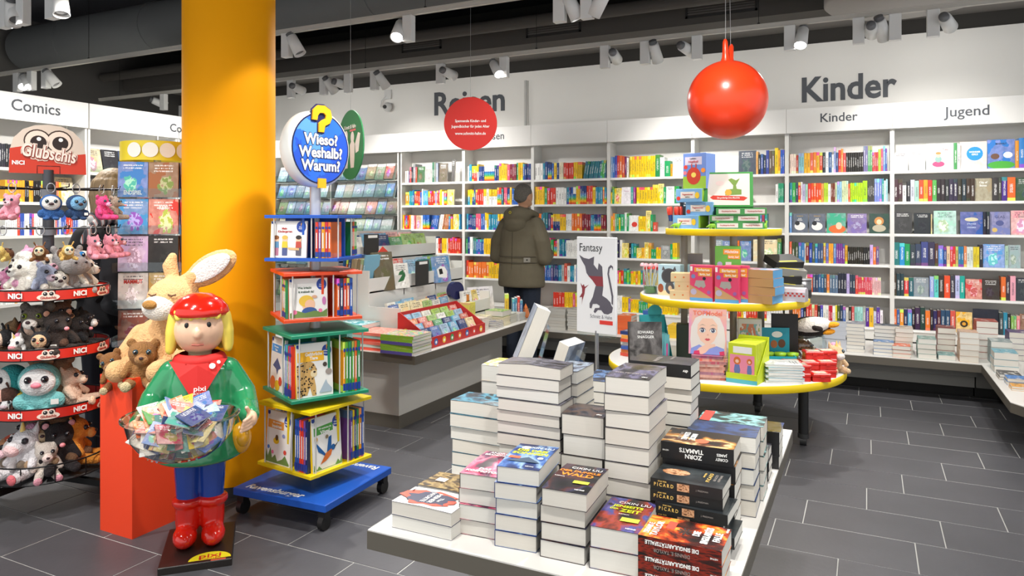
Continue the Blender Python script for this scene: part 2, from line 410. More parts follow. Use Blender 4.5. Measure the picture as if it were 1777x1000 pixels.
# ------------------------------------------------------------------ track lights
def spot(o_loc, target, power, size=92, nm='lamp_light'):
    l = bpy.data.lights.new(nm, 'SPOT'); l.energy = power; l.spot_size = R(size); l.spot_blend = 1.0; l.shadow_soft_size = 0.045; l.color = (1.0, 0.965, 0.92)
    o = bpy.data.objects.new(nm, l); COL.objects.link(o); o.location = o_loc
    d = Vector(target) - Vector(o_loc); o.rotation_euler = d.to_track_quat('-Z', 'Y').to_euler()
    return o
LENS = M('lamp_lens_lit', 'ffffff', 0.3, emit=28.0); LENSOFF = M('lamp_reflector', '8a8a8c', 0.25, 0.7)
FIN = M('lamp_heat_sink', '77787a', 0.5, 0.4)
def track(y, z, x0, x1, label):
    b = MB(); b.box(x0, y - 0.018, z, x1, y + 0.018, z + 0.036); b.box(x0, y - 0.024, z + 0.024, x1, y + 0.024, z + 0.036)
    t = b.build('light_track', M('track_white', 'b4b0a8', 0.5), label=label, cat='light track')
    x = x0 + 0.4
    while x < x1:
        q = MB(); q.cyl((x, y, z + 0.036), (x, y, 4.0), 0.0025, 6); q.cyl((x, y, z + 0.036), (x, y, z + 0.05), 0.012, 8); q.build('hanging_wire', BLACKM, t)
        x += 2.0
HEADN = [0]
def lamp(x, y, z, target, lit, label, group, power=None):
    """white box adapter under the track with a tilting can beside it"""
    t = E('track_spotlight', (x, y, z), 0, label, 'spotlight', group)
    b = MB(); b.bbox(-0.042, -0.03, -0.20, 0.042, 0.03, 0.0, 0.004); b.build('driver_box', WLAMP, t)
    side = 1 if (HEADN[0] * 7) % 3 else -1; HEADN[0] += 1
    piv = Vector((side * 0.09, 0, -0.10))
    b = MB(); b.cyl((side * 0.04, 0, -0.10), (side * 0.06, 0, -0.10), 0.012, 8); b.build('pivot', STEEL, t)
    d = (Vector(target) - Vector((x, y, z)) - piv).normalized()
    q = d.to_track_quat('Z', 'Y')
    b = MB(); b.T = Matrix.Translation(piv) @ q.to_matrix().to_4x4()
    b.lathe([(0.0, -0.08), (0.036, -0.08), (0.044, -0.075), (0.052, 0.095), (0.046, 0.095), (0.044, 0.07)], 24)
    can = b.build('lamp_can', WLAMP, t)
    b = MB(); b.T = Matrix.Translation(piv) @ q.to_matrix().to_4x4(); b.lathe([(0.0, 0.072), (0.044, 0.072)], 24); b.lathe([(0.0, 0.0715), (0.044, 0.0715)], 24)
    b.build('lens', LENS if lit else LENSOFF, can)
    b = MB(); b.T = Matrix.Translation(piv) @ q.to_matrix().to_4x4()
    for k in range(3): b.lathe([(0.0, -0.086 - k * 0.011), (0.034, -0.086 - k * 0.011), (0.034, -0.081 - k * 0.011), (0.0, -0.081 - k * 0.011)], 16)
    b.cyl((0, 0, -0.11), (0, 0, -0.07), 0.012, 8)
    b.build('heat_sink', FIN, can)
    p = Vector((x, y, z)) + piv + d * 0.11
    if power is None: power = SPOT_W
    spot(p, target, power * ((0.16 if target[2] > 2.3 else 1.15) if y > 6 else 1.0))
    return t
TZ = 3.035
track(6.2, TZ, -9.2, 2.0, 'white lighting track nearest the back shelves')
track(4.6, TZ, -9.4, 2.0, 'white lighting track crossing in front of the round duct')
track(3.0, TZ, -9.4, 2.0, 'white lighting track nearest overhead, past the yellow pillar')
G2 = 'track spotlights along the back shelves'
T2 = [(-7.95, 0), (-7.5, 0), (-7.05, 1), (-6.75, 0), (-5.84, 0), (-5.37, 0), (-5.03, 0), (-4.68, 0), (-3.86, 0), (-3.14, 1), (-2.12, 0), (-1.75, 0), (-1.30, 0), (-0.56, 1), (-0.06, 0), (0.19, 0), (0.44, 0)]
TGT2 = [(-7.4, 7.6, 2.4), (-6.9, 7.6, 1.6), (-6.6, 5.0, 1.2), (-6.4, 7.7, 2.6), (-5.9, 7.7, 2.7), (-5.0, 7.6, 1.5), (-4.6, 7.7, 2.7), (-4.2, 7.6, 1.4), (-3.6, 7.7, 2.7), (-1.5, 5.1, 0.6), (-2.2, 7.7, 2.7), (-1.5, 7.6, 1.3), (-0.9, 7.7, 2.7), (-0.7, 4.7, 0.5), (0.1, 7.7, 2.75), (0.6, 7.6, 1.4), (1.0, 7.7, 2.6)]
for i, ((x, lit), tg) in enumerate(zip(T2, TGT2)):
    lamp(x, 6.2, TZ, tg, lit, '%s white track spotlight on the track nearest the back shelves, counting from the pillar side' % nth(i + 1), G2)
G1 = 'track spotlights on the middle track'
for i, (x, tg, lit) in enumerate([(-8.2, (-6.4, 3.8, 1.2), 1), (-7.95, (-6.4, 4.4, 1.3), 1), (-7.7, (-6.4, 5.2, 1.3), 0), (-4.38, (-3.0, 4.9, 0.6), 0), (-3.15, (-2.7, 2.9, 0.8), 1), (-1.9, (-0.95, 5.2, 0.8), 0), (-1.7, (-3.4, 5.2, 0.6), 0), (0.3, (-0.8, 5.1, 0.9), 0), (0.6, (0.4, 6.9, 0.4), 0)]):
    lamp(x, 4.6, TZ, tg, lit, '%s white track spotlight along the middle track before the round duct' % nth(i + 1), G1, SPOT_W * (2.4 if x < -7 else 1.0))
G0 = 'track spotlights on the nearest track'
for i, (x, tg, lit) in enumerate([(-5.5, (-6.4, 3.6, 1.2), 0), (-5.28, (-4.0, 2.4, 0.9), 0), (-4.95, (-4.2, 2.7, 0.8), 0)]):
    lamp(x, 3.0, TZ, tg, lit, '%s white track spotlight hanging over the plush toy stand' % nth(i + 1), G0)
# unseen lamps added to brighten the shop, along these tracks and nearer the camera
for x, y, tx, ty, tz, k in ((-1.9, 3.0, -2.4, 2.5, 0.6, 1.0), (-1.3, 3.0, -1.0, 2.2, 0.6, 0.9), (-0.5, 3.0, -0.6, 2.4, 0.6, 0.9), (0.8, 3.0, 0.3, 3.4, 0.0, 1.0),
                         (-2.4, 1.2, -2.7, 2.2, 0.7, 1.2), (-3.6, 1.2, -3.7, 2.2, 0.9, 1.2), (-1.3, 1.2, -1.1, 2.0, 0.6, 1.0), (-0.2, 1.2, -0.5, 1.9, 0.6, 1.0), (0.9, 1.2, 0.6, 2.6, 0.0, 1.0),
                         (1.0, 4.6, 0.8, 5.6, 0.3, 1.0), (-4.6, 4.6, -6.3, 4.4, 1.5, 1.3), (-4.5, 3.0, -6.3, 3.5, 1.5, 1.2), (-4.9, 4.6, -6.3, 5.2, 1.7, 1.2), (-2.3, 0.6, -2.6, 2.3, 0.9, 0.8), (-0.6, 3.0, -0.9, 4.9, 0.9, 1.0), (-2.2, 3.0, -3.0, 4.6, 0.6, 1.0)):
    spot((x, y, 2.93), (tx, ty, tz), SPOT_W * k, 84, 'unseen_lamp')
pspot = spot((-1.95, 3.0, 2.93), (-2.99, 2.95, 1.65), SPOT_W * 0.5, 42, 'unseen_lamp'); pspot.data.spot_blend = 0.25
# dome camera on the back wall
c = E('security_camera', (-5.62, 7.75, 2.98), 0, 'small white security camera with black lens on the back wall', 'camera')
b = MB(); b.box(-0.05, -0.03, 0.05, 0.05, 0.0, 0.17); b.build('mount_box', WLAMP, c)
b = MB(); b.tube([(-0.02, -0.03, 0.1), (-0.09, -0.04, 0.03), (-0.1, -0.04, -0.05), (-0.02, -0.05, -0.07)], 0.008, 6); b.build('cable', WLAMP, c)
b = MB(); b.ell((0.02, -0.06, -0.06), 0.06, 16, 10); hd = b.build('head', WLAMP, c)
b = MB(); b.cyl((0.02, -0.115, -0.065), (0.025, -0.125, -0.066), 0.025, 14); b.build('lens', BLACK, hd)
# ------------------------------------------------------------------ book shapes (unit sized; every copy is scaled)
def upright_book():
    b = MB(); t = 0.035
    b.add([(-.5, -.5, 0), (-.18, -.515, 0), (.18, -.515, 0), (.5, -.5, 0), (-.5, -.5, 1), (-.18, -.515, 1), (.18, -.515, 1), (.5, -.5, 1)], [(0, 1, 5, 4), (1, 2, 6, 5), (2, 3, 7, 6)], 0, True)
    for x0, x1 in ((-.5, -.44), (.44, .5)): b.box(x0, -.5, 0, x1, .5, 1, 0)
    b.box(-.44, -.47, 0.012, .44, .485, 0.985, 1)
    b.add([(-.44, -.5, 0), (.44, -.5, 0), (.44, -.47, 0), (-.44, -.47, 0), (-.44, -.5, 1), (.44, -.5, 1), (.44, -.47, 1), (-.44, -.47, 1)], [(3, 2, 1, 0), (4, 5, 6, 7), (2, 3, 7, 6)], 0)
    return b
UB = upright_book().mesh('book', [SPINE, PAGESX])
def face_book():
    b = MB()
    b.box(-.5, -.5, 0, .5, -.42, 1, 0); b.box(-.5, .42, 0, .5, .5, 1, 0); b.box(-.5, -.42, 0, -.47, .42, 1, 0)
    b.box(-.47, -.42, .01, .485, .42, .985, 1)
    return b
FBK = face_book().mesh('book', [COVF, PAGES])
def lying_book():
    b = MB()
    b.box(-.5, -.5, 0, .5, .5, .07, 0); b.box(-.5, -.5, .93, .5, .5, 1, 0); b.box(-.5, -.5, .07, -.47, .5, .93, 2)
    b.box(-.47, -.49, .07, .49, .49, .93, 1)
    return b
def header_book():
    b = face_book(); b.box(-.5, -.512, .84, .5, -.5, 1, 1); b.box(-.5, -.5, 1, .5, .5, 1.004, 1)
    return b
FBW = header_book().mesh('map_bundle', [COVF, PAGES])
LBK = lying_book().mesh('book', [COVL, PAGES, PLAIN])

def bay(i, x0, x1, zs, lab):
    t = E('bookshelf', (x0, 7.5, 0), 0, lab, 'bookshelf', 'white wall bookshelves')
    W = x1 - x0
    for xx in (0.0, W - 0.018):
        q = MB(); q.box(xx - (0.0 if xx else 0.0), 0, 0.33, xx + 0.018, 0.235, 2.30); q.build('side_panel', WHITE, t)
    q = MB(); q.box(0.018, 0.228, 0.33, W - 0.018, 0.24, 2.30); q.build('back_panel', WHITE, t)
    sm = None
    for z in zs:
        q = MB(); q.box(0.018, 0.002, z - 0.026, W - 0.018, 0.228, z); sh = q.build('shelf', WHITE, t)
        q = MB(); q.box(0.03, -0.001, z - 0.021, W - 0.03, 0.002, z - 0.004); q.build('label_rail', M('rail_clear_white', 'eeeeec', 0.2), sh)
        q = MB(); k = random.uniform(0.06, 0.2); q.box(k, -0.002, z - 0.02, k + 0.16, -0.001, z - 0.005); q.build('price_strip', M('strip_paper', 'f4f4f2', 0.6), sh)
    q = MB(); q.box(0.018, 0.012, 0.35, W - 0.018, 0.03, zs[-1] - 0.026); q.build('kick_panel', WHITE, t)
    if i > 0:
        q = MB(); q.add([(0.2, 0.20, zs[0]), (W - 0.05, 0.20, zs[0]), (W - 0.05, 0.215, zs[0] + 0.21), (0.2, 0.215, zs[0] + 0.21)], [(0, 1, 2, 3)]); q.add([(0.2, 0.215, zs[0]), (W - 0.05, 0.215, zs[0]), (W - 0.05, 0.218, zs[0] + 0.21), (0.2, 0.218, zs[0] + 0.21)], [(3, 2, 1, 0), (0, 1, 2, 3)])
        q.build('rear_board', M('board_white', 'eceae6', 0.5), t)
    return t
ZS = [1.915, 1.632, 1.337, 1.047, 0.765, 0.463]
BAYN = ['outermost travel', 'second travel', 'third travel', 'dictionary', 'activity-book', 'Kinder', 'Jugend']
for i in range(7):
    bay(i, BX[i], BX[i + 1], ZS, 'white wall bookshelf with six shelves, the %s bay' % BAYN[i])
FACE = {}
SPINE_A = book_mat('printed_spine_rows', 'spine', attr=True)
class Rows:
    """the travel guides past the three hundred that show largest: real books, joined"""
    def __init__(s): s.b = MB(); s.uv = []; s.tint = []
    def add(s, x, y, z, w, d, h, hx):
        r_ = random.random(); n0 = len(s.b.f)
        s.b.box(x - w / 2, y, z, x + w / 2, y + d, z + h, 0)
        for i in range(6):
            s.uv += [(0, 0), (1, 0), (1, 1), (0, 1)] if i > 1 else [(0.02, 0.9)] * 4
            s.tint += [(*lin(hx), r_)] * 4
    def done(s):
        me = s.b.mesh('travel_guides', SPINE_A)
        me.uv_layers.new(name='UVMap'); me.color_attributes.new('tint', 'FLOAT_COLOR', 'CORNER'); u = me.uv_layers['UVMap']; ca = me.color_attributes['tint']
        for i in range(len(s.uv)): u.data[i].uv = s.uv[i]; ca.data[i].color = s.tint[i]
        return O('travel_guides', me, kind='stuff', label='rows of further colourful travel guides on the lower travel shelves', cat='books')
ROWS = Rows()
def stuff_row(bi, ri, items, x0=None, x1=None):
    x = BX[bi] + 0.022 if x0 is None else x0; xb = BX[bi + 1] - 0.022 if x1 is None else x1
    for it in items:
        wd, h = it['w'] / 1000.0, it['h'] / 100.0
        if x + wd > xb: break
        ROWS.add(x + wd / 2, 7.512 + random.uniform(0, .01), ZS[ri], wd * .97, .12, h, it['c']); x += wd + .0006
def put_row(bi, ri, items, kind, cat, x0=None, x1=None, seenonly=True):
    """items: list of dicts c(olour) w(mm) h(cm) a(style) f(ace-out) l(ean). stands them along the shelf, spines to the room"""
    xa = BX[bi] + 0.022 if x0 is None else x0; xb = BX[bi + 1] - 0.022 if x1 is None else x1; fc = [0]
    z = ZS[ri]; x = xa; cnt = {}
    for k, it in enumerate(items):
        wd = it['w'] / 1000.0; h = it['h'] / 100.0
        if x + wd > xb: break
        if it.get('gap'): x += wd; continue
        cn = cname(it['c']); cnt[cn] = cnt.get(cn, 0) + 1
        lean = it.get('l', 0)
        if it.get('f'):
            o = O(kind, FBK, None, (x + wd / 2, 7.536, z), (R(-4), 0, 0), (wd, 0.018, h), cat=cat, col=it['c'])
            FACE.setdefault((bi, ri), []).append(o)
            fc[0] += 1
            lb = it.get('lab') or '%s %s, %s cover shown outwards on the %s shelf of the %s bay' % (cn, kind.replace('_', ' '), nth(fc[0]), nth(ri + 1), BAYN[bi])
        else:
            dep = min(0.19, h * 0.66)
            o = O(kind, UB, None, (x + wd / 2 + (math.sin(R(lean)) * h / 2 if lean else 0), 7.512 + random.uniform(0, 0.012) + dep / 2, z + (abs(math.sin(R(lean))) * wd / 2 if lean else 0)), (0, R(lean), 0), (wd * 0.97, dep, h), cat=cat, col=it['c'])
            lb = '%s %s, %s %s one along the %s shelf of the %s bay' % (cn, kind.replace('_', ' '), nth(cnt[cn]), cn, nth(ri + 1), BAYN[bi])
            if lean: x += abs(math.sin(R(lean))) * h * (1.0 if it.get('last') else 0.04)
        o['label'] = lb; o['group'] = '%s on the shelves' % (kind.replace('_', ' ') + 's').replace('ys', 'ies')
        c = list(o.color); c[3] = it.get('a', 1.0); o.color = c
        x += wd + 0.0006
    return x
def P_(s, hdef=19.5, wdef=24):
    """'hex*count:height:width:style' tokens; 'F' prefix = cover out; '-' = gap in mm"""
    out = []
    for tk in s.split():
        if tk[0] == '-': out.append(dict(gap=1, w=float(tk[1:]), h=1)); continue
        f = tk[0] == 'F'; tk = tk[1:] if f else tk
        p = tk.split(':'); n = 1
        if '*' in p[0]: p[0], n = p[0].split('*'); n = int(n)
        for _ in range(n):
            h = float(p[1]) if len(p) > 1 and p[1] else hdef; wd = float(p[2]) if len(p) > 2 and p[2] else (h * 6.6 if f else wdef)
            d = dict(c=p[0].lower(), h=h + (0 if n > 1 or f else random.uniform(-0.6, 0.6)), w=wd, f=f)
            if len(p) > 3 and p[3]: d['a'] = float(p[3])
            out.append(d)
    return out
TRAVEL = ['d83a28'] * 5 + ['f4c41e'] * 5 + ['2e62b4'] * 4 + ['f2f2ee'] * 6 + ['f07a2c'] * 5 + ['2a8fae'] * 4 + ['3aa058'] * 2 + ['1f3f7e'] * 4 + ['b8b8b4', '8a2438', 'e8dcc0', '5a4a84', '2a7a86', 'e45a78']
def travel_row(n=40, hb=18.6):
    out = []
    while len(out) < n:
        c = random.choice(TRAVEL); k = random.choice((1, 1, 1, 2, 2, 3, 4)); h = hb + random.choice((-1.2, -0.5, 0, 0, 0.4, 1.6)); wd = random.choice((20, 24, 26, 30, 34))
        a = random.choice((1, 1, 1, 0.5, 0.0)) if c in ('2e62b4', 'f2f2ee', 'd83a28', '1f3f7e', '2a8fae') else 1
        for _ in range(k): out.append(dict(c=c, h=h, w=wd, a=a))
    return out
TC, TK = 'travel_guide', 'travel guide'
# first bay (left of the travel bays)
r0 = P_('f0d8d0:15:16 d8d8d4*2:15:16 4a3a78:15:16 e05048:19:24 2a2e38:20:24 88888c:23:34 d84a30:19.5:18 F3a6a3a:20:110 Fa8a8a4:21:120 2f6a50:24:26 7c8478:24:26 8e98ac:24:30 F6a5a48:23:120 -60 F54524e:27:46')
put_row(0, 0, r0, TC, TK, x0=BX[0] + 0.06)
put_row(0, 1, P_('-40 f09a2c:16:56 2a9aa8*2:18:26 2a6a9a:19:24 d84428*3:17.5:28 2e62b4:17 F  f2f2ee:20.5:16 4aa8c4*3:18 d83a28:18:28:.5 d83a28*3:17.5:24 8a9ad0:17.5 e45a50*2:18:22 f4dc30:18.5:32 f0f0ee:17 d83a60:17.5:34:0 Ff4c41e:19:100'.replace(' F ', ' ')), TC, TK)
row = P_('f4c41e:18:20 d83a60:17 2e62b4:17.5:24:0 d83a28:17.5 f4a41e:17.5 f2f2ee*2:17 d86a78:17:20 Fe0a880:17:80 f2f2ee:17 2e62b4*4:17.5:24:0 1f3f7e:17.5 2e62b4*3:17:24 8a8a8c:18:20 f2f2ee*2:18:20 b8744a*5:18.5:16 2a6aae*2:16 f4b41e:15 Ff4c41e:18.5:90 2a8fc0:18.5:20')
for it in row[14:26]:
    if not it.get('f'): it['l'] = 10
put_row(0, 2, row, TC, TK)
rr = [d for d in travel_row(16, 18)]
for k, it in enumerate(rr): it['l'] = -6 if k < 4 else (7 if 7 < k < 11 else 0)
stuff_row(0, 3, rr, x0=BX[0] + 0.42)
stuff_row(0, 4, travel_row(14, 18), x0=BX[0] + 0.5)
# second and third bays
for ri in range(5): (put_row if ri < 3 else lambda b_, r_, it, k_, c_, **kw: stuff_row(b_, r_, it, **kw))(1, ri, travel_row(), TC, TK, x0=BX[1] + 0.03 + (0.02 if ri < 2 else 0), x1=BX[2] - 0.025)
for ri in range(5):
    rr = travel_row()
    if ri == 0:
        rr = rr[:20] + [dict(c='2a7a8a', h=19, w=26, l=9) for _ in range(7)] + [dict(c='4ab058', h=19.5, w=28, l=6) for _ in range(2)] + [dict(c='2a6a80', h=19.5, w=28)]
    if ri < 4: put_row(2, ri, rr, TC, TK, x1=BX[3] - 0.025 if ri < 3 else BX[3] - 0.16)
    else: stuff_row(2, ri, rr, x1=BX[3] - 0.16)
put_row(2, 5, travel_row(16, 18), TC, TK, x0=BX[2] + 0.25, x1=BX[3] - 0.25)
ROWS.done()
# dictionaries
DK, DC = 'dictionary', 'dictionary'
Y_, G_ = 'f4cc08', '18a05c'
put_row(3, 0, P_('88a8d0:23:20 3a70b8:23:24 4a4aa8:24:24 c83a38:24:24 e07030:24:30 d0552c:23:30 7a2a60:23:20 f2f2ee:22:20 -14 %s*11:22.5:25 1f8a4c:23.5:48 e8ece8*2:20.5:24 %s:16:60 f4a41e:13:22 Ff2f2ee:20:120 %s:19:30' % (Y_, G_, G_)), DC, DK)
put_row(3, 1, P_('%s:13:14 %s:19:20 F%s:17:78 Ff4eef4:18:112 40a898:18 a83a90:18 -10 %s*6:17.5:29 %s*2:20:26 F%s:21:60 %s:18:26 Ff2f2ee:18:90 %s*2:18' % (Y_, G_, Y_, Y_, Y_, Y_, G_, G_)), DC, DK)
put_row(3, 2, P_('%s:16:22 f09030:19:22 80b088:18:20 %s:18:24 %s:15:16 %s:18:46 e8f2ea:20:24 %s:19:20 Ff2f2ee:17:110 %s*4:16:18 F%s:22:56 %s:18 d85038:10:40' % (Y_, G_, Y_, G_, G_, Y_, Y_, G_)), DC, DK)
put_row(3, 3, P_('F1e2450:19:100 f2f2ee:19:20 F%s:16:80 202020:16:26 2aa0b0:16 %s:15:30 F%s:11:60 f4b41e:11 F%s:17:50 e8b020:17:26 %s*2:10:26 %s*2:12:24 F9aa0a0:14:100 %s:16 %s*2:17' % (Y_, G_, Y_, Y_, G_, Y_, G_, Y_)), DC, DK)
put_row(3, 4, P_('%s:16:20 %s*2:16:22 e84a80:14 %s:12:18 e04028:14:34 %s:17:32 90d040:15:26 %s:11:20 %s*2:14:26 f09030:11 %s:15:30 %s:16 e84a80:14 %s*8:13:26' % (Y_, G_, Y_, G_, G_, Y_, Y_, G_, Y_)), DC, DK)
put_row(3, 5, P_('Ff2f2ee:17:104 f2f2ee:17:20 %s*2:16:34 9a7ab0:14 %s*4:14:22 %s*4:12:24 %s*12:11:26' % (Y_, Y_, G_, Y_)), DC, DK)
# activity books behind the round table
CC, CK = 'children_book', 'children book'
put_row(4, 0, P_('d84a30:14:16 2f7a5a:21:18 7a5ab8:21:18 2a70b8:21:18 f0d0c8:20:26 -330 F3a4a5c:24:170 e0a860:23:20 202428:20:24 2a4898:20.5:24 283848:19:24 384898:23:28 6a5a4a*2:23:26 f4d420:26:32 f0a82c:23:20 2a60c0*3:23.5:18 2a80d8:27:20'), CC, CK)
put_row(4, 1, P_('-340 3a8ad0:20 b8bcc8:20:50 f07030:18 -40 e05030:14 -280 e8e8e4:18 2a9a70*3:19:16 e89060:19:28 d84a38*3:18.5:22'), CC, CK)
put_row(4, 2, P_('-560 8ab0d8:18 e0c030:17 b07ac8:18 3a70b8:18:22 a83a50:18 2a9a98:18'), CC, CK)
put_row(4, 3, P_('-180 F90a8b0:21:90 F5a8ac0:20:120 -30 f07a2c:21:18 F4a8ac8:20:110 -20 Ff0dcb0:22:230 2f8a50:23:36'), CC, CK)
put_row(4, 5, P_('-160 ' + ' '.join('%s:17' % c for c in ('f4c820', 'e04028', 'f0f0ee', '3a80c0', 'f0f0ee', 'e05838', 'f2f2ee', 'd84828', '2a60a0', 'f0f0ee', 'e8603c', 'd83a28', 'f0c02c', 'f2f2ee')) + ' d8442c*8:17 f0f0ee*6:17'), CC, CK)
put_row(4, 4, P_('-500 f0e8d8:16 3a5088:18 2a3a50*4:18'), CC, CK)
# Kinder bay
put_row(5, 0, P_('f0d8c8*3:19:20 b83a28:18:20 8cc8d0*2:19.5:25 f2b830*2:19.5:27 e86a50:19.5:27 f08a30:19.5:27 f2c030:19.5:27 e05838:19.5:27 303540:19.5:24 f0f0f0:20:28 2c5a90:20:26 f0f0ee:17:18 a8b8e8:24:16 3a5080:19:22 d83828:21:22 f09040:22.5:18 d85050:18.5:24 24221f*8:18.5:18 7a74a0*2:24:18 58a068*2:24:18 c04848*4:18:12 a8d040:21:20 f05878:21:18 6a94c8:23.5:18 3858a0:21:14 90c8d8:22:28'), CC, CK)
put_row(5, 1, P_('2e90a0:19:26 3aa848:19:30 305060:19 e04030:19.5:20 f0f0f0:19.5:16 b8b0d0:17.5:26 a8d0b8:18:22 d83030*1:18.5:28 f0501c*4:18.5:22 f0a050:18.5:22 b8d830*2:18.5:18 f0f0e8:18 7a3828*2:18:18 c8d8b0:19:16 90c0e0*2:19.5:20 d0dcb0*3:20:18 e05838:17:16 b4dc1c*6:18:17 a4d018:19.5:40 484848*4:20:14 7c8cd4*3:21.5:20 30a090:22:16 d8ece8:20:16 a8dce0*5:21:15 303030*3:20 3a3a40:19'), CC, CK)
put_row(5, 2, P_('6a98d0:19:22 F5c6878:18.5:144 -10 F5c6878:18.5:144 -14 F38a884:19:164 -14 F7a68a8:18.5:164 -20 F24493c:18.5:166'), CC, CK)
put_row(5, 3, P_('e86848:20:22 384828*2:19.5:30 3a78b0*2:19.5:26 e8e8e4:19:12 802020:19.5:28 2040a0:19.5:28 506048:18 2868b0:19 38507a*2:19 d08830:19:22 5a70b0:19 f0a030*2:19:20 4a78b8:19 7a3a90*4:19:18 e0a82c:17 28241c*8:16:16 1c1c1c*3:16:18 c8a8e0:18.5:26 e87838:16 60508a:17'), CC, CK)
put_row(5, 4, P_('-40 2a80b0:18 4060b0:17.5:26 3868a8*2:17 e8d8c0:16:22 d86030*2:17:24 384868*2:17 2a5a88*2:17.5 3a4858:17 e07838:17 58708a*3:17 282c3c*3:19:24 b8a8d8:19:26 304050*2:18 d84838:17 d84858*8:16:14 e8b8b8*5:16:14'), CC, CK)
put_row(5, 5, P_('-30 e07828*4:17:18 2848a0:17 282828:18 d83c2c*2:18.5 e8c8a0:18 d84830:18.5:26 302c28:18 2858b0:18 e8e8e0*2:18 c8283a*2:18:16 f0f0ea:18 f0e038:18:16 4a5828:19 283858:19 4868a8:18 d8d4c8:17 302a20:18 d85858:18 88c0b8:18:26 a0d8d0*2:18:22 a0a8a0:18 5a2a90:18:28 e8b82c:17.5:36 c8c8e0:15 6a2c98:18:28 f0e8f0:16'), CC, CK)
# Jugend bay
NC, NK = 'youth_novel', 'youth novel'
put_row(6, 0, P_('Fd8ccc8:17:118 -6 Fe8e4e0:18:130 -6 Fc4d0d0:24:215 4a9a58:24 e8e8e4:22 Fe0d0c8:24.5:200 -4 F2a78c8:25.5:200 d8902c:24:26 2f80c8:26:44 F3a9a5a:24:120'), NC, NK, x0=BX[6] + 0.012, x1=BX[7] + 0.2)
put_row(6, 1, P_('4a3038*2:20.5:36 f0f0ee:15:30 -4 303036:19:28 c8ccd8:19.5:34 a8d0c0:19.5:34 e85030:19.5:34 f0a02c:19.5:34 c83a30:19.5:34 58a850:19.5:34 30282c*2:20:32 282c2c:20:30 342c44*2:20:32 383428:20:32 24343c:20:32 3c2c20*2:20:32 Fa89878:20:128 383434:20.5:44 48463c:20.5:24 4a2a88:20.5:40 f06a28:20.5:60 F3a5a3a:20:130'), NC, NK, x0=BX[6] + 0.012, x1=BX[7] + 0.2)
put_row(6, 2, P_('F3c3c3c:20:150 -14 F18242a:19:134 f0d8a0:18:8 -14 Fa8d8c4:21:174 -30 F2a58a8:20:170 1c2030*2:20:24 F7880b8:20:150 -6 Ff0a0a8:21:160 F60a0a8:20:110'), NC, NK, x0=BX[6] + 0.012, x1=BX[7] + 0.2)
put_row(6, 3, P_('2a7a78:20.5:48 2a90d0:20:42 1f9a58:20:42 38444c:19.5:42 3c4860:19.5:44 444c88:21.5:56 3a3450:21.5:52 5a3a2c:21:26 5a90d8:18.5:40 1f3f88:18:22 e8c8a0:18:28 d83a34*2:18:20 c8b060:18:20 2a7aa8*2:18:20 e08850:18:22 d8e0d8*2:18:24 e0c828*2:18:22 242830:19.5:28 F5aa0e0:20.5:160 a8c8b0:20 Fa0b8b8:20:90'), NC, NK, x0=BX[6] + 0.012, x1=BX[7] + 0.2)
put_row(6, 4, P_('4a3c30:19:24 2a4048*2:20.5:30 d83838:17.5:36 1f5a68:17.5:40 F8a98a0:17.5:120 -6 98a8e0:19:34 60d0c8:19:34 3a3028:20:42 e85028:19.5:46 3c3848:20.5:38 b8c0e8:20.5:34 18a898:20:38 -6 Fd84440:17.5:124 -2 F3a2c24:18:126 -10 e8702c:20:34 3a2c38:21:30 f0a8b8:21:40 F303840:20:110'), NC, NK, x0=BX[6] + 0.012, x1=BX[7] + 0.2)
put_row(6, 5, P_('e8702c:18:26 3a6098:18:24 f09a30:18:30 283058:18:32 58a0c8:18:34 241c24:19 3c2448*1:20:40 244038:20:40 e8782c:18:38 28242c:19 30285c:18:30 58242c:18:26 2a4a6a*2:19:36 d8584a:19:40 -4 Ff0b020:18:124 -6 F141c30:21.5:190 3a4448:19:30 2a8aa8:20:30 1c1c20:19 8ab858*2:17:20 e87890:17 F9a5838:19:100'), NC, NK, x0=BX[6] + 0.012, x1=BX[7] + 0.2)
def cov(bi, ri, k, lines, pics=()):
    fs_ = FACE.get((bi, ri), [])
    if k >= len(fs_): return
    o = fs_[k]; ra = o.scale[2] / o.scale[0]; cc_ = list(o.color); cc_[3] = 0.0; o.color = cc_
    for L in lines: text(L[0], L[1], o, (L[2], -0.56, L[3]), (R(90), 0, 0), L[4], L[5], sx=ra * (L[6] if len(L) > 6 else 0.9), ext=0.003)
    for i, (x, z, r_, mt, sz) in enumerate(pics):
        q = MB(); q.add([(x + r_ * math.cos(2 * PI * j / 20), -0.54 - 0.01 * i, z + r_ * sz / ra * math.sin(2 * PI * j / 20)) for j in range(20)], [tuple(range(20))]); q.build('cover_picture', mt, o)
PM = lambda n, h: M('cp_' + n, h, 0.5)
cov(6, 0, 2, [('Tutu', 0.10, 0.2, 0.76, RTXT, 0.0)], [(-.05, .22, .22, PM('skirt', 'd0487a'), .55), (-.05, .40, .12, PM('top', '8ab0a8'), 1.1), (-.05, .56, .09, PM('face', 'f0c8a8'), 1.1), (-.05, .63, .10, PM('hairp', 'c08a48'), .5)])
cov(6, 0, 3, [('WONDER', 0.085, 0.05, 0.62, WTXT, 0.03), ('GIRLS', 0.085, 0.05, 0.53, WTXT, 0.03)], [(.05, .56, .31, PM('discblue', '1c90d8'), 1.0)])
cov(6, 0, 4, [('MINIWELT', 0.075, 0.0, 0.85, PM('navyt', '1c3050'), 0.02)], [(0, .12, .5, PM('grass2', '48a838'), .35), (-.22, .42, .16, PM('hut', '6a4a3a'), .8), (.25, .46, .17, PM('cloudw', 'e8ecf0'), .8)])
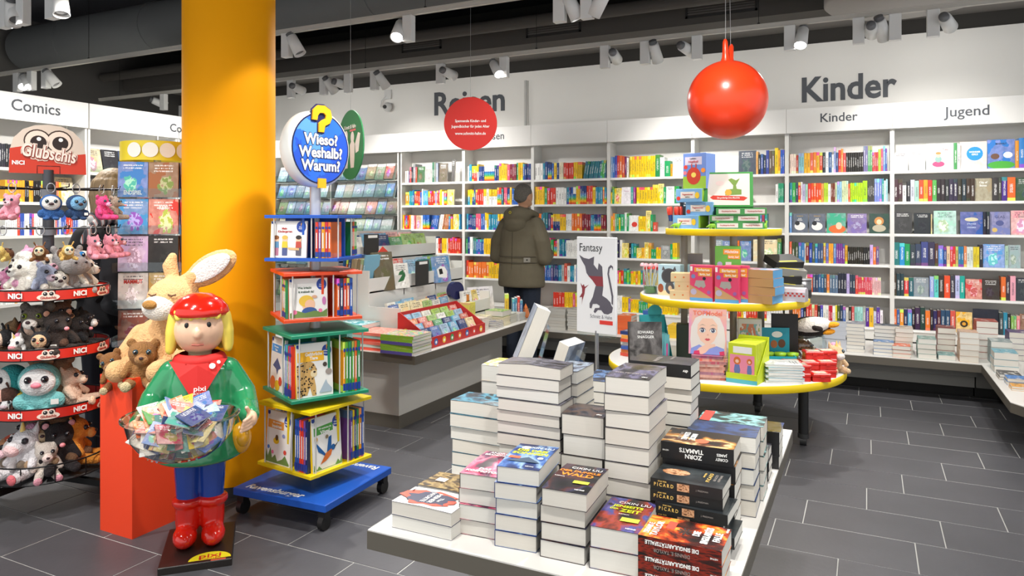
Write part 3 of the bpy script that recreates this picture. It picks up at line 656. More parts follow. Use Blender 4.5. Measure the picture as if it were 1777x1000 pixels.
cov(6, 2, 3, [('STRANGE', 0.085, 0, 0.46, PM('paleblue', 'c8d8f0'), 0.02), ('THE', 0.04, 0, 0.385, PM('paleblue', 'c8d8f0'), 0.0), ('DREAMER', 0.085, 0, 0.30, PM('paleblue', 'c8d8f0'), 0.02)], [(0, .66, .3, PM('moth2', 'd8d0b0'), .35)])
cov(6, 2, 4, [('GLAS', 0.16, 0, 0.77, PM('darkv', '303060'), 0.0, 1.0)], [(0, .5, .2, PM('goblet', '505890'), .8), (-.25, .2, .13, PM('goldseal', 'd8b868'), 1.0)])
cov(6, 1, 0, [('City of', 0.12, 0.0, 0.82, WTXT, 0.02), ('Bones', 0.12, 0.0, 0.68, WTXT, 0.02)])
cov(5, 2, 0, [('TAGEBUCH', 0.07, 0, 0.87, PM('goldt', 'd8b048'), 0.0), ('ALLES', 0.07, 0, 0.74, WTXT, 0.02), ('BESTENS', 0.07, 0, 0.66, WTXT, 0.02)], [(0, .34, .34, PM('paperw', 'e4e4e0'), .8), (-.16, .5, .15, PM('ballk', '26282c'), 1.0)])
cov(5, 2, 1, [('TAGEBUCH', 0.07, 0, 0.87, PM('goldt', 'd8b048'), 0.0), ('ALLES', 0.07, 0, 0.74, WTXT, 0.02), ('BESTENS', 0.07, 0, 0.66, WTXT, 0.02)], [(0, .34, .34, PM('paperw', 'e4e4e0'), .8), (-.16, .5, .15, PM('ballk', '26282c'), 1.0)])
cov(5, 2, 2, [], [(.05, .2, .45, PM('ginger', 'd8682c'), .55), (.14, .36, .16, PM('face', 'f0c8a8'), 1.3)])
cov(5, 2, 4, [], [(0, .62, .24, PM('lion', 'c88848'), 1.0), (0, .58, .13, PM('lionp', 'e8d0a8'), 1.1), (0, .26, .34, PM('paws', 'b8b098'), .6)])
cov(3, 1, 1, [('Chinesisch', 0.10, 0, 0.76, PM('plum', 'a03a78'), 0.0, 0.7)]); cov(3, 5, 0, [('Russisch', 0.12, 0, 0.8, PM('greyt', '606064'), 0.0, 0.75)], [(-.1, .36, .2, PM('fur', '4a2c20'), 1.0)])
cov(3, 2, 0, [], [(.05, .42, .28, PM('umbrella', 'd83a30'), .9)]); cov(3, 3, 0, [('Oxford', 0.13, 0, 0.83, WTXT, 0.02, 0.8)], [(.15, .3, .14, PM('limeb', '9ac040'), 1.0), (-.2, .36, .1, PM('yelb', 'e8c040'), 1.0)])
cov(6, 5, 0, [('Kind', 0.10, 0, 0.82, PM('goldd', '9a6a18'), 0.0)], [(0, .42, .24, PM('nest', '3a2c18'), 1.0), (0, .42, .12, PM('nestin', 'e0a030'), 1.0)]); cov(6, 5, 1, [('Die magische Welt', 0.075, 0, 0.55, PM('goldt', 'd8b048'), 0.0), ('der Zauberer', 0.075, 0, 0.45, PM('goldt', 'd8b048'), 0.0)])
# ------------------------------------------------------------------ map and travel-folder racks at the end of the back wall
rk = E('map_rack', (-7.35, 7.5, 0), 0, 'tiered white map rack with clear shelf lips beyond the tower stand', 'display rack')
q = MB(); q.box(0, 0.21, 0.3, 2.07, 0.24, 2.3); q.build('back_panel', WHITE, rk)
for xx in (0.0, 0.98, 2.055):
    q = MB(); q.box(xx, -0.02, 0.3, xx + 0.018, 0.21, 2.3); q.build('side_panel', WHITE, rk)
MAPC = ['9ab4cc', '7a98b0', '88a070', 'b0b8b8', '5a88b8', '8a7a6a', 'c04a40', 'a8c0d0', '60808a', 'd8d0c0', '6a9ac8', '98a888', '4a6a8a', 'b89a7a']
for r_ in range(8):
    z = 1.955 - r_ * 0.222
    q = MB(); q.box(0.018, 0.0, z - 0.008, 2.055, 0.21, z); q.build('shelf', WHITE, rk)
    q = MB(); q.add([(0.02, -0.035, z), (2.05, -0.035, z), (2.05, -0.05, z + 0.09), (0.02, -0.05, z + 0.09), (0.02, -0.031, z), (2.05, -0.031, z), (2.05, -0.046, z + 0.09), (0.02, -0.046, z + 0.09)], [(0, 1, 2, 3), (7, 6, 5, 4), (3, 2, 6, 7)]); q.build('clear_lip', ACRYL, rk)
    x = -7.35 + 0.05; k = 0
    while x < -5.42:
        wd = random.choice((0.125, 0.14, 0.15, 0.17)); th = random.choice((0.03, 0.05, 0.07, 0.09)); h = random.uniform(0.205, 0.222)
        if not (-6.40 < x + wd / 2 < -6.36) and x + wd < -5.31:
            k += 1
            c = random.choice(MAPC)
            o = O('travel_map', FBW, None, (x + wd / 2, 7.50 + th / 2 - 0.03, z + 0.004), (R(-22), 0, 0), (wd * 0.97, th, h), label='%s folded travel map bundle, %s along tier %s of the map rack' % (cname(c), nth(k), nth(r_ + 1)), cat='map', group='travel maps in the map rack', col=c)
        x += wd + 0.004
# ------------------------------------------------------------------ comics shelving along the side of the shop
def comic_bay(y0, y1, lab, face):
    t = E('comic_shelf', (-6.4, y0, 0), 0, lab, 'bookshelf', 'white comics shelves')
    W = y1 - y0
    for yy in (0.0, W - 0.02):
        q = MB(); q.box(-0.3, yy, 0.0, 0.0, yy + 0.02, 2.30); q.build('side_panel', WHITE, t)
    q = MB(); q.box(-0.32, 0, 0, -0.3, W, 2.53); q.build('back_panel', WHITE, t)
    for z in ([1.905, 1.62, 1.335, 1.05, 0.765, 0.48]):
        q = MB(); q.box(-0.3, 0.02, z - 0.025, -0.002, W - 0.02, z); q.build('shelf', WHITE, t)
        if face:
            q = MB(); q.box(-0.05, 0.03, z, -0.045, W - 0.03, z + 0.06); q.build('clear_lip', ACRYL, t)
    q = MB(); q.box(0.0, 0.0015, 2.302, 0.02, W - 0.0015, 2.53); fp = q.build('fascia_board', FASC, t)
    return t
c0 = comic_bay(3.24, 4.19, 'white comics shelf headed Comics behind the plush toy stand', 0)
text('Comics', 0.135, c0, (0.022, 0.49, 2.425), (R(90), 0, R(90)), LETTER, 0.012)
c00 = comic_bay(2.28, 3.23, 'white comics shelf nearest the window side, partly out of view', 0)
c1 = comic_bay(4.20, 5.15, 'white comics shelf with slanted covers behind the person with the rucksack', 1)
c2 = comic_bay(5.16, 6.30, 'white comics shelf at the far end behind the yellow pillar', 1)
text('Comics', 0.115, c1, (0.022, 1.02, 2.40), (R(90), 0, R(90)), LETTER, 0.012)
MANGA = ['1c1c20', '24242a', '2a2a30', 'f2f2ee', 'e8a02c', 'd83a28', '2a60b0', 'f0d028', '3a3a44']
def comic_row(y0, y1, z, cols, hb, rn, w_=17):
    y = y0; k = 0; cnt = {}
    while y < y1:
        c = random.choice(cols); wd = random.choice((w_ - 3, w_, w_ + 4)) / 1000; h = (hb + random.uniform(-0.4, 0.4)) / 100
        cn = cname(c); cnt[cn] = cnt.get(cn, 0) + 1
        o = O('comic_book', UB, None, (-6.415 - 0.06, y + wd / 2, z), (0, 0, R(90)), (wd * 0.96, 0.12, h), label='%s comic spine, %s %s one on the %s' % (cn, nth(cnt[cn]), cn, rn), cat='comic', group='comics on the side shelves', col=c)
        y += wd + 0.001
comic_row(3.27, 4.15, 1.905, ['1c1c20', '22222a', '2a2c34', '202430'], 19.5, 'top comics shelf', 18)
comic_row(3.5, 4.15, 1.335, ['f2f2ee', 'f4f4f0', 'e8e8e4', 'd8442c', '3a5ab0'], 18.5, 'third comics shelf', 16)
comic_row(3.5, 3.95, 1.62, ['e8a02c', 'f0b030', '1c1c20', 'd8682c'], 18, 'second comics shelf', 16)
comic_row(3.4, 4.15, 0.765, ['f2f2ee', 'e8e8e4', 'c8c8c4', 'd84a3a'], 18, 'fifth comics shelf', 18)
COMF = ['2a2a30', 'd0582c', '3a4a68', 'c8b088', '7a2a28', '5a5a5c', '8a9aa8', 'b8b8b8', '486858', '9a8068']
for y0, y1, zs, rn in ((3.97, 4.15, (1.62,), 'comics shelf'), (4.24, 5.1, (1.905, 1.62, 1.335, 1.05, 0.765), 'slanted comics shelf'), (5.2, 6.26, (1.905, 1.62, 1.335, 1.05), 'far comics shelf')):
    for ri, z in enumerate(zs):
        y = y0; k = 0
        while y + 0.15 < y1:
            k += 1; c = random.choice(COMF); wd = random.uniform(0.15, 0.175)
            O('comic_album', FBK, None, (-6.50, y + wd / 2, z), (R(-14), 0, R(90)), (wd, 0.02, 0.235), label='%s comic album standing cover out, %s on the %s tier of the %s' % (cname(c), nth(k), nth(ri + 1), rn), cat='comic', group='cover-out comic albums', col=c)
            y += wd + 0.012
# low bench in front of the bookshelves and along the other side
bn = E('wall_bench', (0, 0, 0), 0, 'low white-topped display bench with taupe edge along the back bookshelves', 'display bench')
q = MB(); q.box(-5.2, 6.66, 0.275, 0.80, 7.49, 0.335); q.build('edge_board', SLATE, bn)
q = MB(); q.box(-5.2, 6.665, 0.335, 0.80, 7.495, 0.34); q.build('worktop', M('bench_top', 'dcdad5', 0.4), bn)
q = MB(); q.box(-5.2, 6.86, 0.20, 0.79, 6.90, 0.275); q.build('upper_panel', GREYP, bn)
q = MB(); q.box(-5.2, 6.98, 0.09, 0.79, 7.45, 0.21); q.build('lower_panel', M('bench_front', 'a3a29c', 0.6), bn)
q = MB(); q.box(-5.2, 7.06, 0.0, 0.79, 7.4, 0.09); q.build('toe_board', M('toe_black', '1c1b1a', 0.6), bn)
b2 = E('side_bench', (0, 0, 0), 0, 'low white-topped display bench running out from the Jugend shelves', 'display bench')
q = MB(); q.prism([(0.80, 6.65), (0.80, 5.40), (0.86, 5.30), (1.9, 5.30), (1.9, 7.49), (0.80, 7.49)], 0.275, 0.335); q.build('edge_board', SLATE, b2)
q = MB(); q.prism([(0.80, 6.65), (0.80, 5.40), (0.86, 5.305), (1.9, 5.305), (1.9, 7.49), (0.80, 7.49)], 0.335, 0.34); q.build('worktop', M('bench_top', 'dcdad5', 0.4), b2)
q = MB(); q.prism([(1.02, 5.5), (1.8, 5.5), (1.8, 7.4), (0.80, 7.4), (0.80, 6.98), (1.02, 6.98)], 0.09, 0.275); q.build('body', GREYP, b2)
q = MB(); q.prism([(1.06, 5.55), (1.8, 5.55), (1.8, 7.4), (0.80, 7.4), (0.80, 7.06), (1.06, 7.06)], 0, 0.09); q.build('toe_board', M('toe_black', '1c1b1a', 0.6), b2)
# ------------------------------------------------------------------ stacks of paperbacks on the low display tables
def art_mat(name, cols, scale=4.0, rough=0.3, seed=0.0, hard=False, stops=None):
    """printed artwork: noise-driven blend of the cover's own inks"""
    if name in MC: return MC[name]
    m = bpy.data.materials.new(name); m.use_nodes = True
    g = NG(m); b = m.node_tree.nodes['Principled BSDF']; b.inputs['Roughness'].default_value = rough
    tc = g.n('TexCoord'); mp = g.n('Mapping'); mp.inputs['Location'].default_value = (seed, seed * 0.7, seed * 1.3)
    g.L.new(tc.outputs['Generated'], mp.inputs[0])
    n = g.noise(mp.outputs[0], scale, 5.0); n.inputs['Distortion'].default_value = 0.25
    r = g.n('ValToRGB'); e = r.color_ramp.elements
    N = len(cols); pos = stops or [0.32 + 0.36 * i / max(1, N - 1) for i in range(N)]
    e[0].position = pos[0]; e[0].color = (*lin(cols[0]), 1); e[1].position = pos[-1]; e[1].color = (*lin(cols[-1]), 1)
    for i in range(1, N - 1):
        k = e.new(pos[i]); k.color = (*lin(cols[i]), 1)
    if hard: r.color_ramp.interpolation = 'CONSTANT'
    g.L.new(n.outputs['Fac'], r.inputs[0]); g.put(b.inputs['Base Color'], r.outputs[0])
    MC[name] = m
    return m
PMC = {}
def paperback_meshes(w, l, t, mat, smat, bulge=0.0):
    key = (round(w, 3), round(l, 3), round(t, 4), mat.name, smat.name, bulge)
    if key in PMC: return PMC[key]
    c = MB(); e = 0.0012; N = 6
    for z0, z1, up in ((0.0, e, 0), (t - e, t, bulge)):
        vs = []; 
        for j in range(N + 1):
            u = j / N; dz = up * (max(0, 1 - abs(2 * u - 1) * 1.0)) 
            for x in (-w / 2, w / 2): 
                for zz in (z0, z1): vs.append((x, -l / 2 + l * u, zz + dz))
        for j in range(N):
            a = j * 4; q = a + 4
            c.add([], [], 0)
            c.f += [[len(c.v) + i for i in f] for f in ((a + 1, a + 3, q + 3, q + 1), (a + 2, a, q, q + 2), (a, a + 1, q + 1, q), (a + 3, a + 2, q + 2, q + 3))]; c.mi += [0, 0, 1, 1]; c.sm += [False] * 4
        c.f += [[len(c.v) + i for i in (0, 2, 3, 1)], [len(c.v) + N * 4 + i for i in (2, 0, 1, 3)]]; c.mi += [1, 1]; c.sm += [False] * 2
        c.v += vs
    c.box(-w / 2, -l / 2, e, -w / 2 + 0.0015, l / 2, t - e, 1)
    p = MB(); vs = []; 
    for j in range(N + 1):
        u = j / N; dz = bulge * max(0, 1 - abs(2 * u - 1))
        vs += [(-w / 2 + .0015, (-l / 2 + .0012) + (l - .0024) * u, e), (w / 2 - .001, (-l / 2 + .0012) + (l - .0024) * u, e), (w / 2 - .001, (-l / 2 + .0012) + (l - .0024) * u, t - e + dz), (-w / 2 + .0015, (-l / 2 + .0012) + (l - .0024) * u, t - e + dz)]
    fs = [(3, 2, 1, 0), tuple(N * 4 + i for i in range(4))]
    for j in range(N):
        a = j * 4; q = a + 4
        fs += [(a + i, a + (i + 1) % 4, q + (i + 1) % 4, q + i) for i in range(4)]
    fs = [tuple(reversed(f)) for f in fs]
    p.add(vs, fs)
    PMC[key] = (c.mesh('paperback', [mat, smat]), p.mesh('page_block', BPG))
    return PMC[key]
def pages_real():
    m = bpy.data.materials.new('paper_edges'); m.use_nodes = True
    g = NG(m); b = m.node_tree.nodes['Principled BSDF']; b.inputs['Roughness'].default_value = 0.85
    tc = g.n('TexCoord'); sp = g.n('SeparateXYZ'); g.L.new(tc.outputs['Object'], sp.inputs[0]); oi = g.n('ObjectInfo')
    n = g.noise(g.vec(g.m('MULTIPLY', sp.outputs[0], 6.0), g.m('MULTIPLY', sp.outputs[1], 6.0), g.m('MULTIPLY', sp.outputs[2], 900.0)), 1.0, 2.0)
    c = g.mix(oi.outputs['Random'], lin('dad8d0'), lin('d2ccc0'))
    g.put(b.inputs['Base Color'], g.mix(n.outputs['Fac'], g.hsv(c, 0.5, 1.1, 0.9), g.hsv(c, 0.5, 0.8, 1.04)))
    return m
BPG = pages_real()
COVERS = {}
def stack(what, x, y, z, w, l, n, t, spine, rz, mat, smat, jit=0.004, group=None, bulge=0.0, name='paperback', cat='book', seen=None, tops=None, where='stack', turn=None):
    """n copies piled up from z; (x, y) is the near left-hand corner. Returns the topmost one. Book-local frame: spine at -x, head at +y"""
    rr = {'L': 0, 'F': PI / 2, 'B': -PI / 2, 'R': PI}[spine]
    ww, ll = (w, l) if spine in 'LR' else (l, w)         # footprint along the rotated axes
    c = Vector((x, y, 0)) + Matrix.Rotation(R(rz), 3, 'Z') @ Vector((ww / 2, ll / 2, 0))
    o = None
    for k in range(n):
        top = k == n - 1
        me, pg = paperback_meshes(w, l, t, mat, smat, bulge if top else 0.0)
        jx, jy = (random.uniform(-jit, jit), random.uniform(-jit, jit)) if k else (0, 0)
        ja = random.uniform(-1, 1) * jit * 260
        if turn and k % 2: ja += 180
        lab = what if n == 1 else '%s, topmost' % what if top else '%s, %s from the top' % (what, nth(n - k))
        o = O(name, me, None, (c.x + jx, c.y + jy, z + k * (t + 0.0004)), (0, 0, rr + R(rz) + R(ja)), label=lab, cat=cat, group=group or 'stack of ' + what + 's')
        O('page_block', pg, o)
    return o
def ttl(o, lines, t):
    """lines: (text, size, x, y, mat, bold[, sx]) printed on the lid of the topmost book, head of the cover at +y"""
    for L in lines:
        text(L[0], L[1], o, (L[2], L[3], t + 0.0006), (0, 0, 0), L[4], L[5], sx=L[6] if len(L) > 6 else 1.0, ext=0.0002)
SPROT = Matrix(((0, 0, -1), (1, 0, 0), (0, -1, 0))).to_euler()
SPUP = Matrix(((0, 0, -1), (-1, 0, 0), (0, 1, 0))).to_euler()
def spine_ttl(o, lines, w, SPROT=SPROT):
    """printed on the spine, upside down when the book lies face up"""
    for L in lines:
        text(L[0], L[1], o, (-w / 2 - 0.0006, L[2], L[3]), SPROT, L[4], L[5], sx=L[6] if len(L) > 6 else 1.0, ext=0.0002)

TT = 0.57
tb_ = E('display_table', (-1.33, 1.725, 0), 0, 'low white-topped display table with taupe edge under the science-fiction paperbacks', 'table')
q = MB(); q.box(0, 0, TT - 0.057, 1.04, 1.62, TT - 0.004); q.build('edge_board', SLATE, tb_)
q = MB(); q.box(0.002, 0.002, TT - 0.004, 1.038, 1.618, TT); q.build('table_top', M('bench_top', 'dcdad5', 0.4), tb_)
q = MB(); q.box(0.22, 0.22, 0.09, 0.82, 1.40, TT - 0.057); q.build('base', M('bench_front', 'a3a29c', 0.6), tb_)
q = MB(); q.box(0.24, 0.24, 0.0, 0.80, 1.38, 0.09); q.build('toe_board', M('toe_black', '1c1b1a', 0.6), tb_)
z0 = TT + 0.0005
DKS = M('spine_black', '161618', 0.35)
# front row
a1 = art_mat('cover_henry', ['e8e6e2', 'd8d6d4', 'e9e6e2', 'c8c6c6', 'e8e6e2'], 5, 0.3, 3.1)
o = stack('white and navy fantasy paperback with orange branches', -1.274, 1.770, z0, 0.128, 0.208, 2, 0.039, 'B', 0.5, a1, M('spine_navy', '2a3050', 0.4), 0.003, bulge=0.003)
def blob_print(o, cx, cy, r_, sy, z, mat, seed, nm='cover_shape'):
    rr = random.Random(seed); q = MB(); n = 22
    q.add([(cx + r_ * (0.72 + 0.5 * rr.random()) * math.cos(2 * PI * i / n), cy + r_ * sy * (0.72 + 0.5 * rr.random()) * math.sin(2 * PI * i / n), z) for i in range(n)] + [(cx, cy, z)], [(i, (i + 1) % n, n) for i in range(n)]); return q.build(nm, mat, o)
blob_print(o, 0.004, -0.005, 0.052, 1.75, 0.0424, M('print_flame', 'd8482c', 0.4), 3); blob_print(o, 0.004, -0.005, 0.042, 1.8, 0.0427, M('print_ink', '232b4a', 0.4), 4)
ttl(o, [('The', 0.018, 0.005, 0.03, WTXT, 0.0), ('MEINER', 0.021, 0.0, 0.008, WTXT, 0.01), ('WORTE', 0.021, 0.0, -0.016, WTXT, 0.01), ('Klett', 0.009, -0.03, -0.085, KTXT, 0.01)], 0.043)
a2 = art_mat('cover_brown', ['2a2010', '5a4420', 'a8905a', '6a5228', '3a2c14'], 5, 0.3, 7.7)
o = stack('brown and gold patterned paperback behind the white and navy pile', -1.275, 1.912, z0, 0.128, 0.208, 2, 0.040, 'B', -1, a2, M('spine_brown', '4a3818', 0.4), 0.003, bulge=0.003)
q = MB(); q.box(-0.012, -0.07, 0.0432, 0.016, -0.035, 0.0436); q.build('label_patch', M('patch', 'e8dcd4', 0.5), o)
a3 = art_mat('cover_kosmotop', ['1c1620', '4a1c3c', 'c03a68', 'e8889c', '6a2858', '1c1c24'], 1.8, 0.3, 1.4)
o = stack('pink and purple science-fiction paperback with white title', -1.070, 1.822, z0, 0.126, 0.210, 4, 0.0443, 'L', 5, a3, DKS, 0.005, bulge=0.004)
ttl(o, [('ANDREAS', 0.018, 0.0, 0.082, WTXT, 0.02), ('BRANDHORST', 0.018, 0.0, 0.064, WTXT, 0.02, 0.85), ('DAS', 0.02, 0.0, -0.062, WTXT, 0.03), ('KOSMOTOP', 0.02, 0.0, -0.083, WTXT, 0.03, 0.95)], 0.048)
a4 = art_mat('cover_three_suns', ['0e1c48', '183068', '3a64a8', '90b0d0', '24407c', '142458'], 1.8, 0.28, 5.2)
o = stack('blue paperback with yellow title over a pyramid', -0.940, 1.798, z0, 0.124, 0.212, 5, 0.0450, 'L', 6, a4, M('spine_blue', '1c2e68', 0.4), 0.005, bulge=0.004)
ttl(o, [('CIXIN LIU', 0.021, 0.012, 0.066, WTXT, 0.0), ('DIE DREI', 0.024, 0.0, 0.036, YTXT, 0.03), ('SONNEN', 0.024, 0.0, 0.011, YTXT, 0.03, 1.1), ('HEYNE', 0.008, 0.03, -0.094, WTXT, 0.01)], 0.0485)
q = MB(); q.box(-0.052, -0.036, 0.0486, -0.018, -0.018, 0.049); q.build('sticker', M('sticker_orange', 'e8603c', 0.5), o)
q = MB(); q.lathe([(0, 0.0487), (0.014, 0.0487)], 20, c=(-0.028, 0.062, 0)); q.lathe([(0, 0.0487), (0.009, 0.0487)], 16, c=(0.04, -0.02, 0)); q.build('cover_moons', M('moon', 'e8ecf0', 0.5), o)
q = MB(); q.add([(-0.05, -0.06, 0.0488), (0.05, -0.06, 0.0488), (0.005, -0.018, 0.0488)], [(0, 1, 2)]); q.build('cover_pyramid', M('pyramid', '3a5068', 0.5), o)
a5 = art_mat('cover_dark_forest', ['08080c', '101018', '1c1420', '4a2420', '343450', '0a0a10'], 2.0, 0.28, 9.9)
o = stack('black paperback with orange title', -0.800, 1.797, z0, 0.128, 0.212, 4, 0.0470, 'L', 2.5, a5, DKS, 0.005, bulge=0.005)
ttl(o, [('CIXIN LIU', 0.021, 0.012, 0.064, WTXT, 0.0), ('DER DUNKLE', 0.02, 0.0, 0.036, OTXT, 0.03), ('WALD', 0.031, 0.0, 0.009, OTXT, 0.03, 1.05), ('ROMAN', 0.008, -0.045, -0.012, WTXT, 0.0), ('HEYNE', 0.009, 0.04, -0.095, WTXT, 0.02)], 0.0515)
q = MB(); q.box(0.005, -0.05, 0.0516, 0.05, -0.03, 0.0519); q.build('quote_patch', M('quote_green', 'b8c838', 0.5), o)
a6 = art_mat('cover_beyond_time', ['14141c', '4a1814', '9a3824', '3a4688', '6a60a0', '1c1414'], 1.9, 0.28, 2.2)
o = stack('red and violet paperback with yellow title', -0.660, 1.797, z0, 0.132, 0.214, 2, 0.0560, 'L', 2, a6, DKS, 0.003, bulge=0.003)
ttl(o, [('CIXIN LIU', 0.021, 0.012, 0.066, WTXT, 0.0), ('JENSEITS', 0.022, 0.0, 0.040, YTXT, 0.03), ('DER', 0.013, -0.035, 0.018, YTXT, 0.03), ('ZEIT', 0.028, 0.012, 0.012, YTXT, 0.03), ('ROMAN', 0.008, 0.0, -0.012, WTXT, 0.0), ('HEYNE', 0.009, 0.04, -0.097, WTXT, 0.02)], 0.0595)
q = MB(); q.box(0.0, -0.055, 0.0596, 0.05, -0.03, 0.0599); q.build('quote_patch', M('quote_green', 'b8c838', 0.5), o)
a7 = art_mat('cover_singularity', ['140504', '4a1208', 'b84014', 'f0a840', 'a83010', '240805'], 2.3, 0.26, 4.4)
a7s = art_mat('spine_singularity', ['100404', '3a0c06', '8a2008', '140404'], 6, 0.3, 1.1)
for k in range(3):
    o = stack('fiery orange paperback with white title at the table corner' + (', uppermost' if k == 2 else ', %s from below' % nth(k + 1)), -0.518, 1.768, z0 + k * 0.0425, 0.136, 0.206, 1, 0.0420, 'F', 1.5 - k, a7, a7s, 0, group='fiery orange paperbacks')
    spine_ttl(o, [('DIE SINGULARITÄTSFALLE', 0.0135, 0.018, 0.029, WTXT, 0.03, 0.85), ('DENNIS E. TAYLOR', 0.0125, 0.018, 0.012, M('grey_print', '9a928c', 0.5), 0.0, 0.85), ('HEYNE', 0.006, -0.085, 0.02, WTXT, 0.01)], 0.136)
ttl(o, [('DENNIS E.', 0.020, -0.015, 0.088, WTXT, 0.02, 0.75), ('TAYLOR', 0.0235, -0.012, 0.068, WTXT, 0.03), ('DIE', 0.024, 0.0, -0.030, WTXT, 0.04, 0.8), ('SINGULARITÄTS', 0.024, 0.0, -0.056, WTXT, 0.04, 0.56), ('FALLE', 0.024, 0.0, -0.082, WTXT, 0.04, 0.85), ('HEYNE', 0.008, 0.05, -0.097, WTXT, 0.02)], 0.0424)
q = MB(); q.box(-0.002, 0.028, 0.0424, 0.045, 0.050, 0.0428); q.build('sticker', M('sticker_red', 'e0442c', 0.5), o)
q = MB()
for i in range(9):
    t_ = i * 0.7; q.add([(0.012 * math.cos(t_), 0.0 + 0.012 * math.sin(t_), 0.0426), (0.022 * math.cos(t_ + 0.2), 0.022 * math.sin(t_ + 0.2), 0.0426), (0.016 * math.cos(t_ + 0.5), 0.016 * math.sin(t_ + 0.5), 0.0426), (0, 0, 0.0426)], [(0, 1, 2, 3)])
q.build('cover_burst', M('burst_dark', '181410', 0.5), o)
a8 = art_mat('cover_picard', ['1a1e20', '2a2f32', '343a3c', '22282a'], 2, 0.3, 6.1)
GOLD = M('gold_print', 'e8c068', 0.5); SKINP = art_mat('printed_face', ['3a2018', 'b07850', 'e0b088', '8a5638'], 4, 0.4, 2)
for k in range(6):
    o = stack('dark grey paperback with gold letters on the spine' + (', uppermost' if k == 5 else ', %s from below' % nth(k + 1)), -0.552 + 0.008 * (5 - k) * (k % 2), 2.000 + 0.004 * (k % 3), z0 + k * 0.0313, 0.128, 0.200, 1, 0.0310, 'F', [3, -1, 2, -2.5, 1.5, -1][k], a8, M('spine_slate', '17191b', 0.35), 0, group='dark grey paperbacks with gold lettering')
    spine_ttl(o, [('STAR TREK', 0.005, 0.066, 0.0245, GOLD, 0.02), ('P I C A R D', 0.0135, 0.062, 0.0145, GOLD, 0.02, 0.85), ('J. FRIEDMAN', 0.006, -0.045, 0.0155, M('grey_print', '9a928c', 0.5), 0.0)], 0.128, SPUP)
    q = MB(); q.box(-0.0648, -0.01, 0.006, -0.0641, 0.024, 0.026); q.build('spine_portrait', SKINP, o)
ttl(o, [('P I C A R D', 0.0145, 0.006, -0.052, GOLD, 0.02, 1.0), ('STAR TREK', 0.007, 0.02, -0.036, GOLD, 0.02), ('DIE LETZTE', 0.010, 0.01, -0.068, M('grey_print', '9a928c', 0.5), 0), ('HOFFNUNG', 0.010, 0.01, -0.080, M('grey_print', '9a928c', 0.5), 0)], 0.0314)
q = MB(); q.add([(0.01 + 0.045 * math.cos(i * 0.45) * 0.55, 0.045 + 0.04 * math.sin(i * 0.45), 0.0313) for i in range(14)], [tuple(range(14))]); q.build('cover_portrait', SKINP, o)
a9 = art_mat('cover_tiamat', ['0c0a0a', '1c1412', 'c88838', 'e8c890', '6a3818', '14100e'], 1.7, 0.28, 8.3, stops=[0.3, 0.50, 0.58, 0.62, 0.66, 0.72])
o = stack('thick black and amber paperback with white title', -0.556, 2.145, z0, 0.150, 0.212, 5, 0.0500, 'F', 2, a9, DKS, 0.004)
spine_ttl(o, [('TIAMATS', 0.0175, 0.016, 0.031, WTXT, 0.03), ('ZORN', 0.0175, 0.01, 0.014, WTXT, 0.03), ('JAMES', 0.011, -0.072, 0.030, WTXT, 0.02), ('COREY', 0.011, -0.072, 0.017, WTXT, 0.02), ('HEYNE', 0.006, 0.092, 0.025, WTXT, 0.01)], 0.150)
ttl(o, [('JAMES COREY', 0.012, 0.0, 0.062, M('grey_print', '9a928c', 0.5), 0.0), ('TIAMATS', 0.023, 0.0, 0.045, WTXT, 0.03, 0.85), ('ZORN', 0.023, 0.0, 0.022, WTXT, 0.03)], 0.0506)
q = MB(); q.lathe([(0, 0.0507), (0.02, 0.0507)], 24, c=(-0.032, -0.008, 0)); q.build('sticker', M('sticker_orange', 'e8603c', 0.5), o)
o = stack('dark blue paperback between the amber pile and the red-banded pile', -0.52, 2.315, z0, 0.13, 0.212, 5, 0.0490, 'B', 1, art_mat('cover_blue_night', ['101c30', '1c2e50', '2a4a80', '10141c'], 3, 0.3, 1.9), M('spine_night', '141c30', 0.35), 0.004)
o = stack('teal and black paperback with a red band', -0.515, 2.462, z0, 0.13, 0.212, 5, 0.0480, 'B', 1.5, art_mat('cover_teal', ['1c1614', '14383c', '8ac8c8', '14282c', '1a1614'], 2.4, 0.3, 5.9), DKS, 0.004)
q = MB(); q.box(-0.06, -0.1, 0.0482, 0.064, -0.066, 0.0486); q.build('red_band', M('band_red', 'd03a2c', 0.5), o)
# film-wrapped pile and the low dark pile by the table's far corner
o = stack('black slim paperback with a yellow sticker', -0.46, 2.655, z0, 0.11, 0.15, 3, 0.034, 'F', 0, art_mat('cover_charcoal', ['1c1c20', '2c2c34', '18181c'], 3, 0.3, 0.4), DKS, 0.002)
q = MB(); q.box(-0.045, -0.07, 0.0342, -0.012, -0.035, 0.0346); q.build('sticker', M('sticker_yellow', 'f2d820', 0.5), o)
o = stack('dark hardback wrapped in shiny film at the far table corner', -0.415, 2.80, z0, 0.13, 0.125, 3, 0.045, 'F', 0, art_mat('cover_smoke', ['2c2c30', '58585c', '8a8a8c', '28282c'], 4, 0.1, 0.9), DKS, 0.002)
fm = MB(); fm.box(-0.064, -0.066, 0.045, 0.068, 0.066, 0.0475); fm.build('film', clear_mat('wrapping_film', 'f4f4f8', 3.0), o)
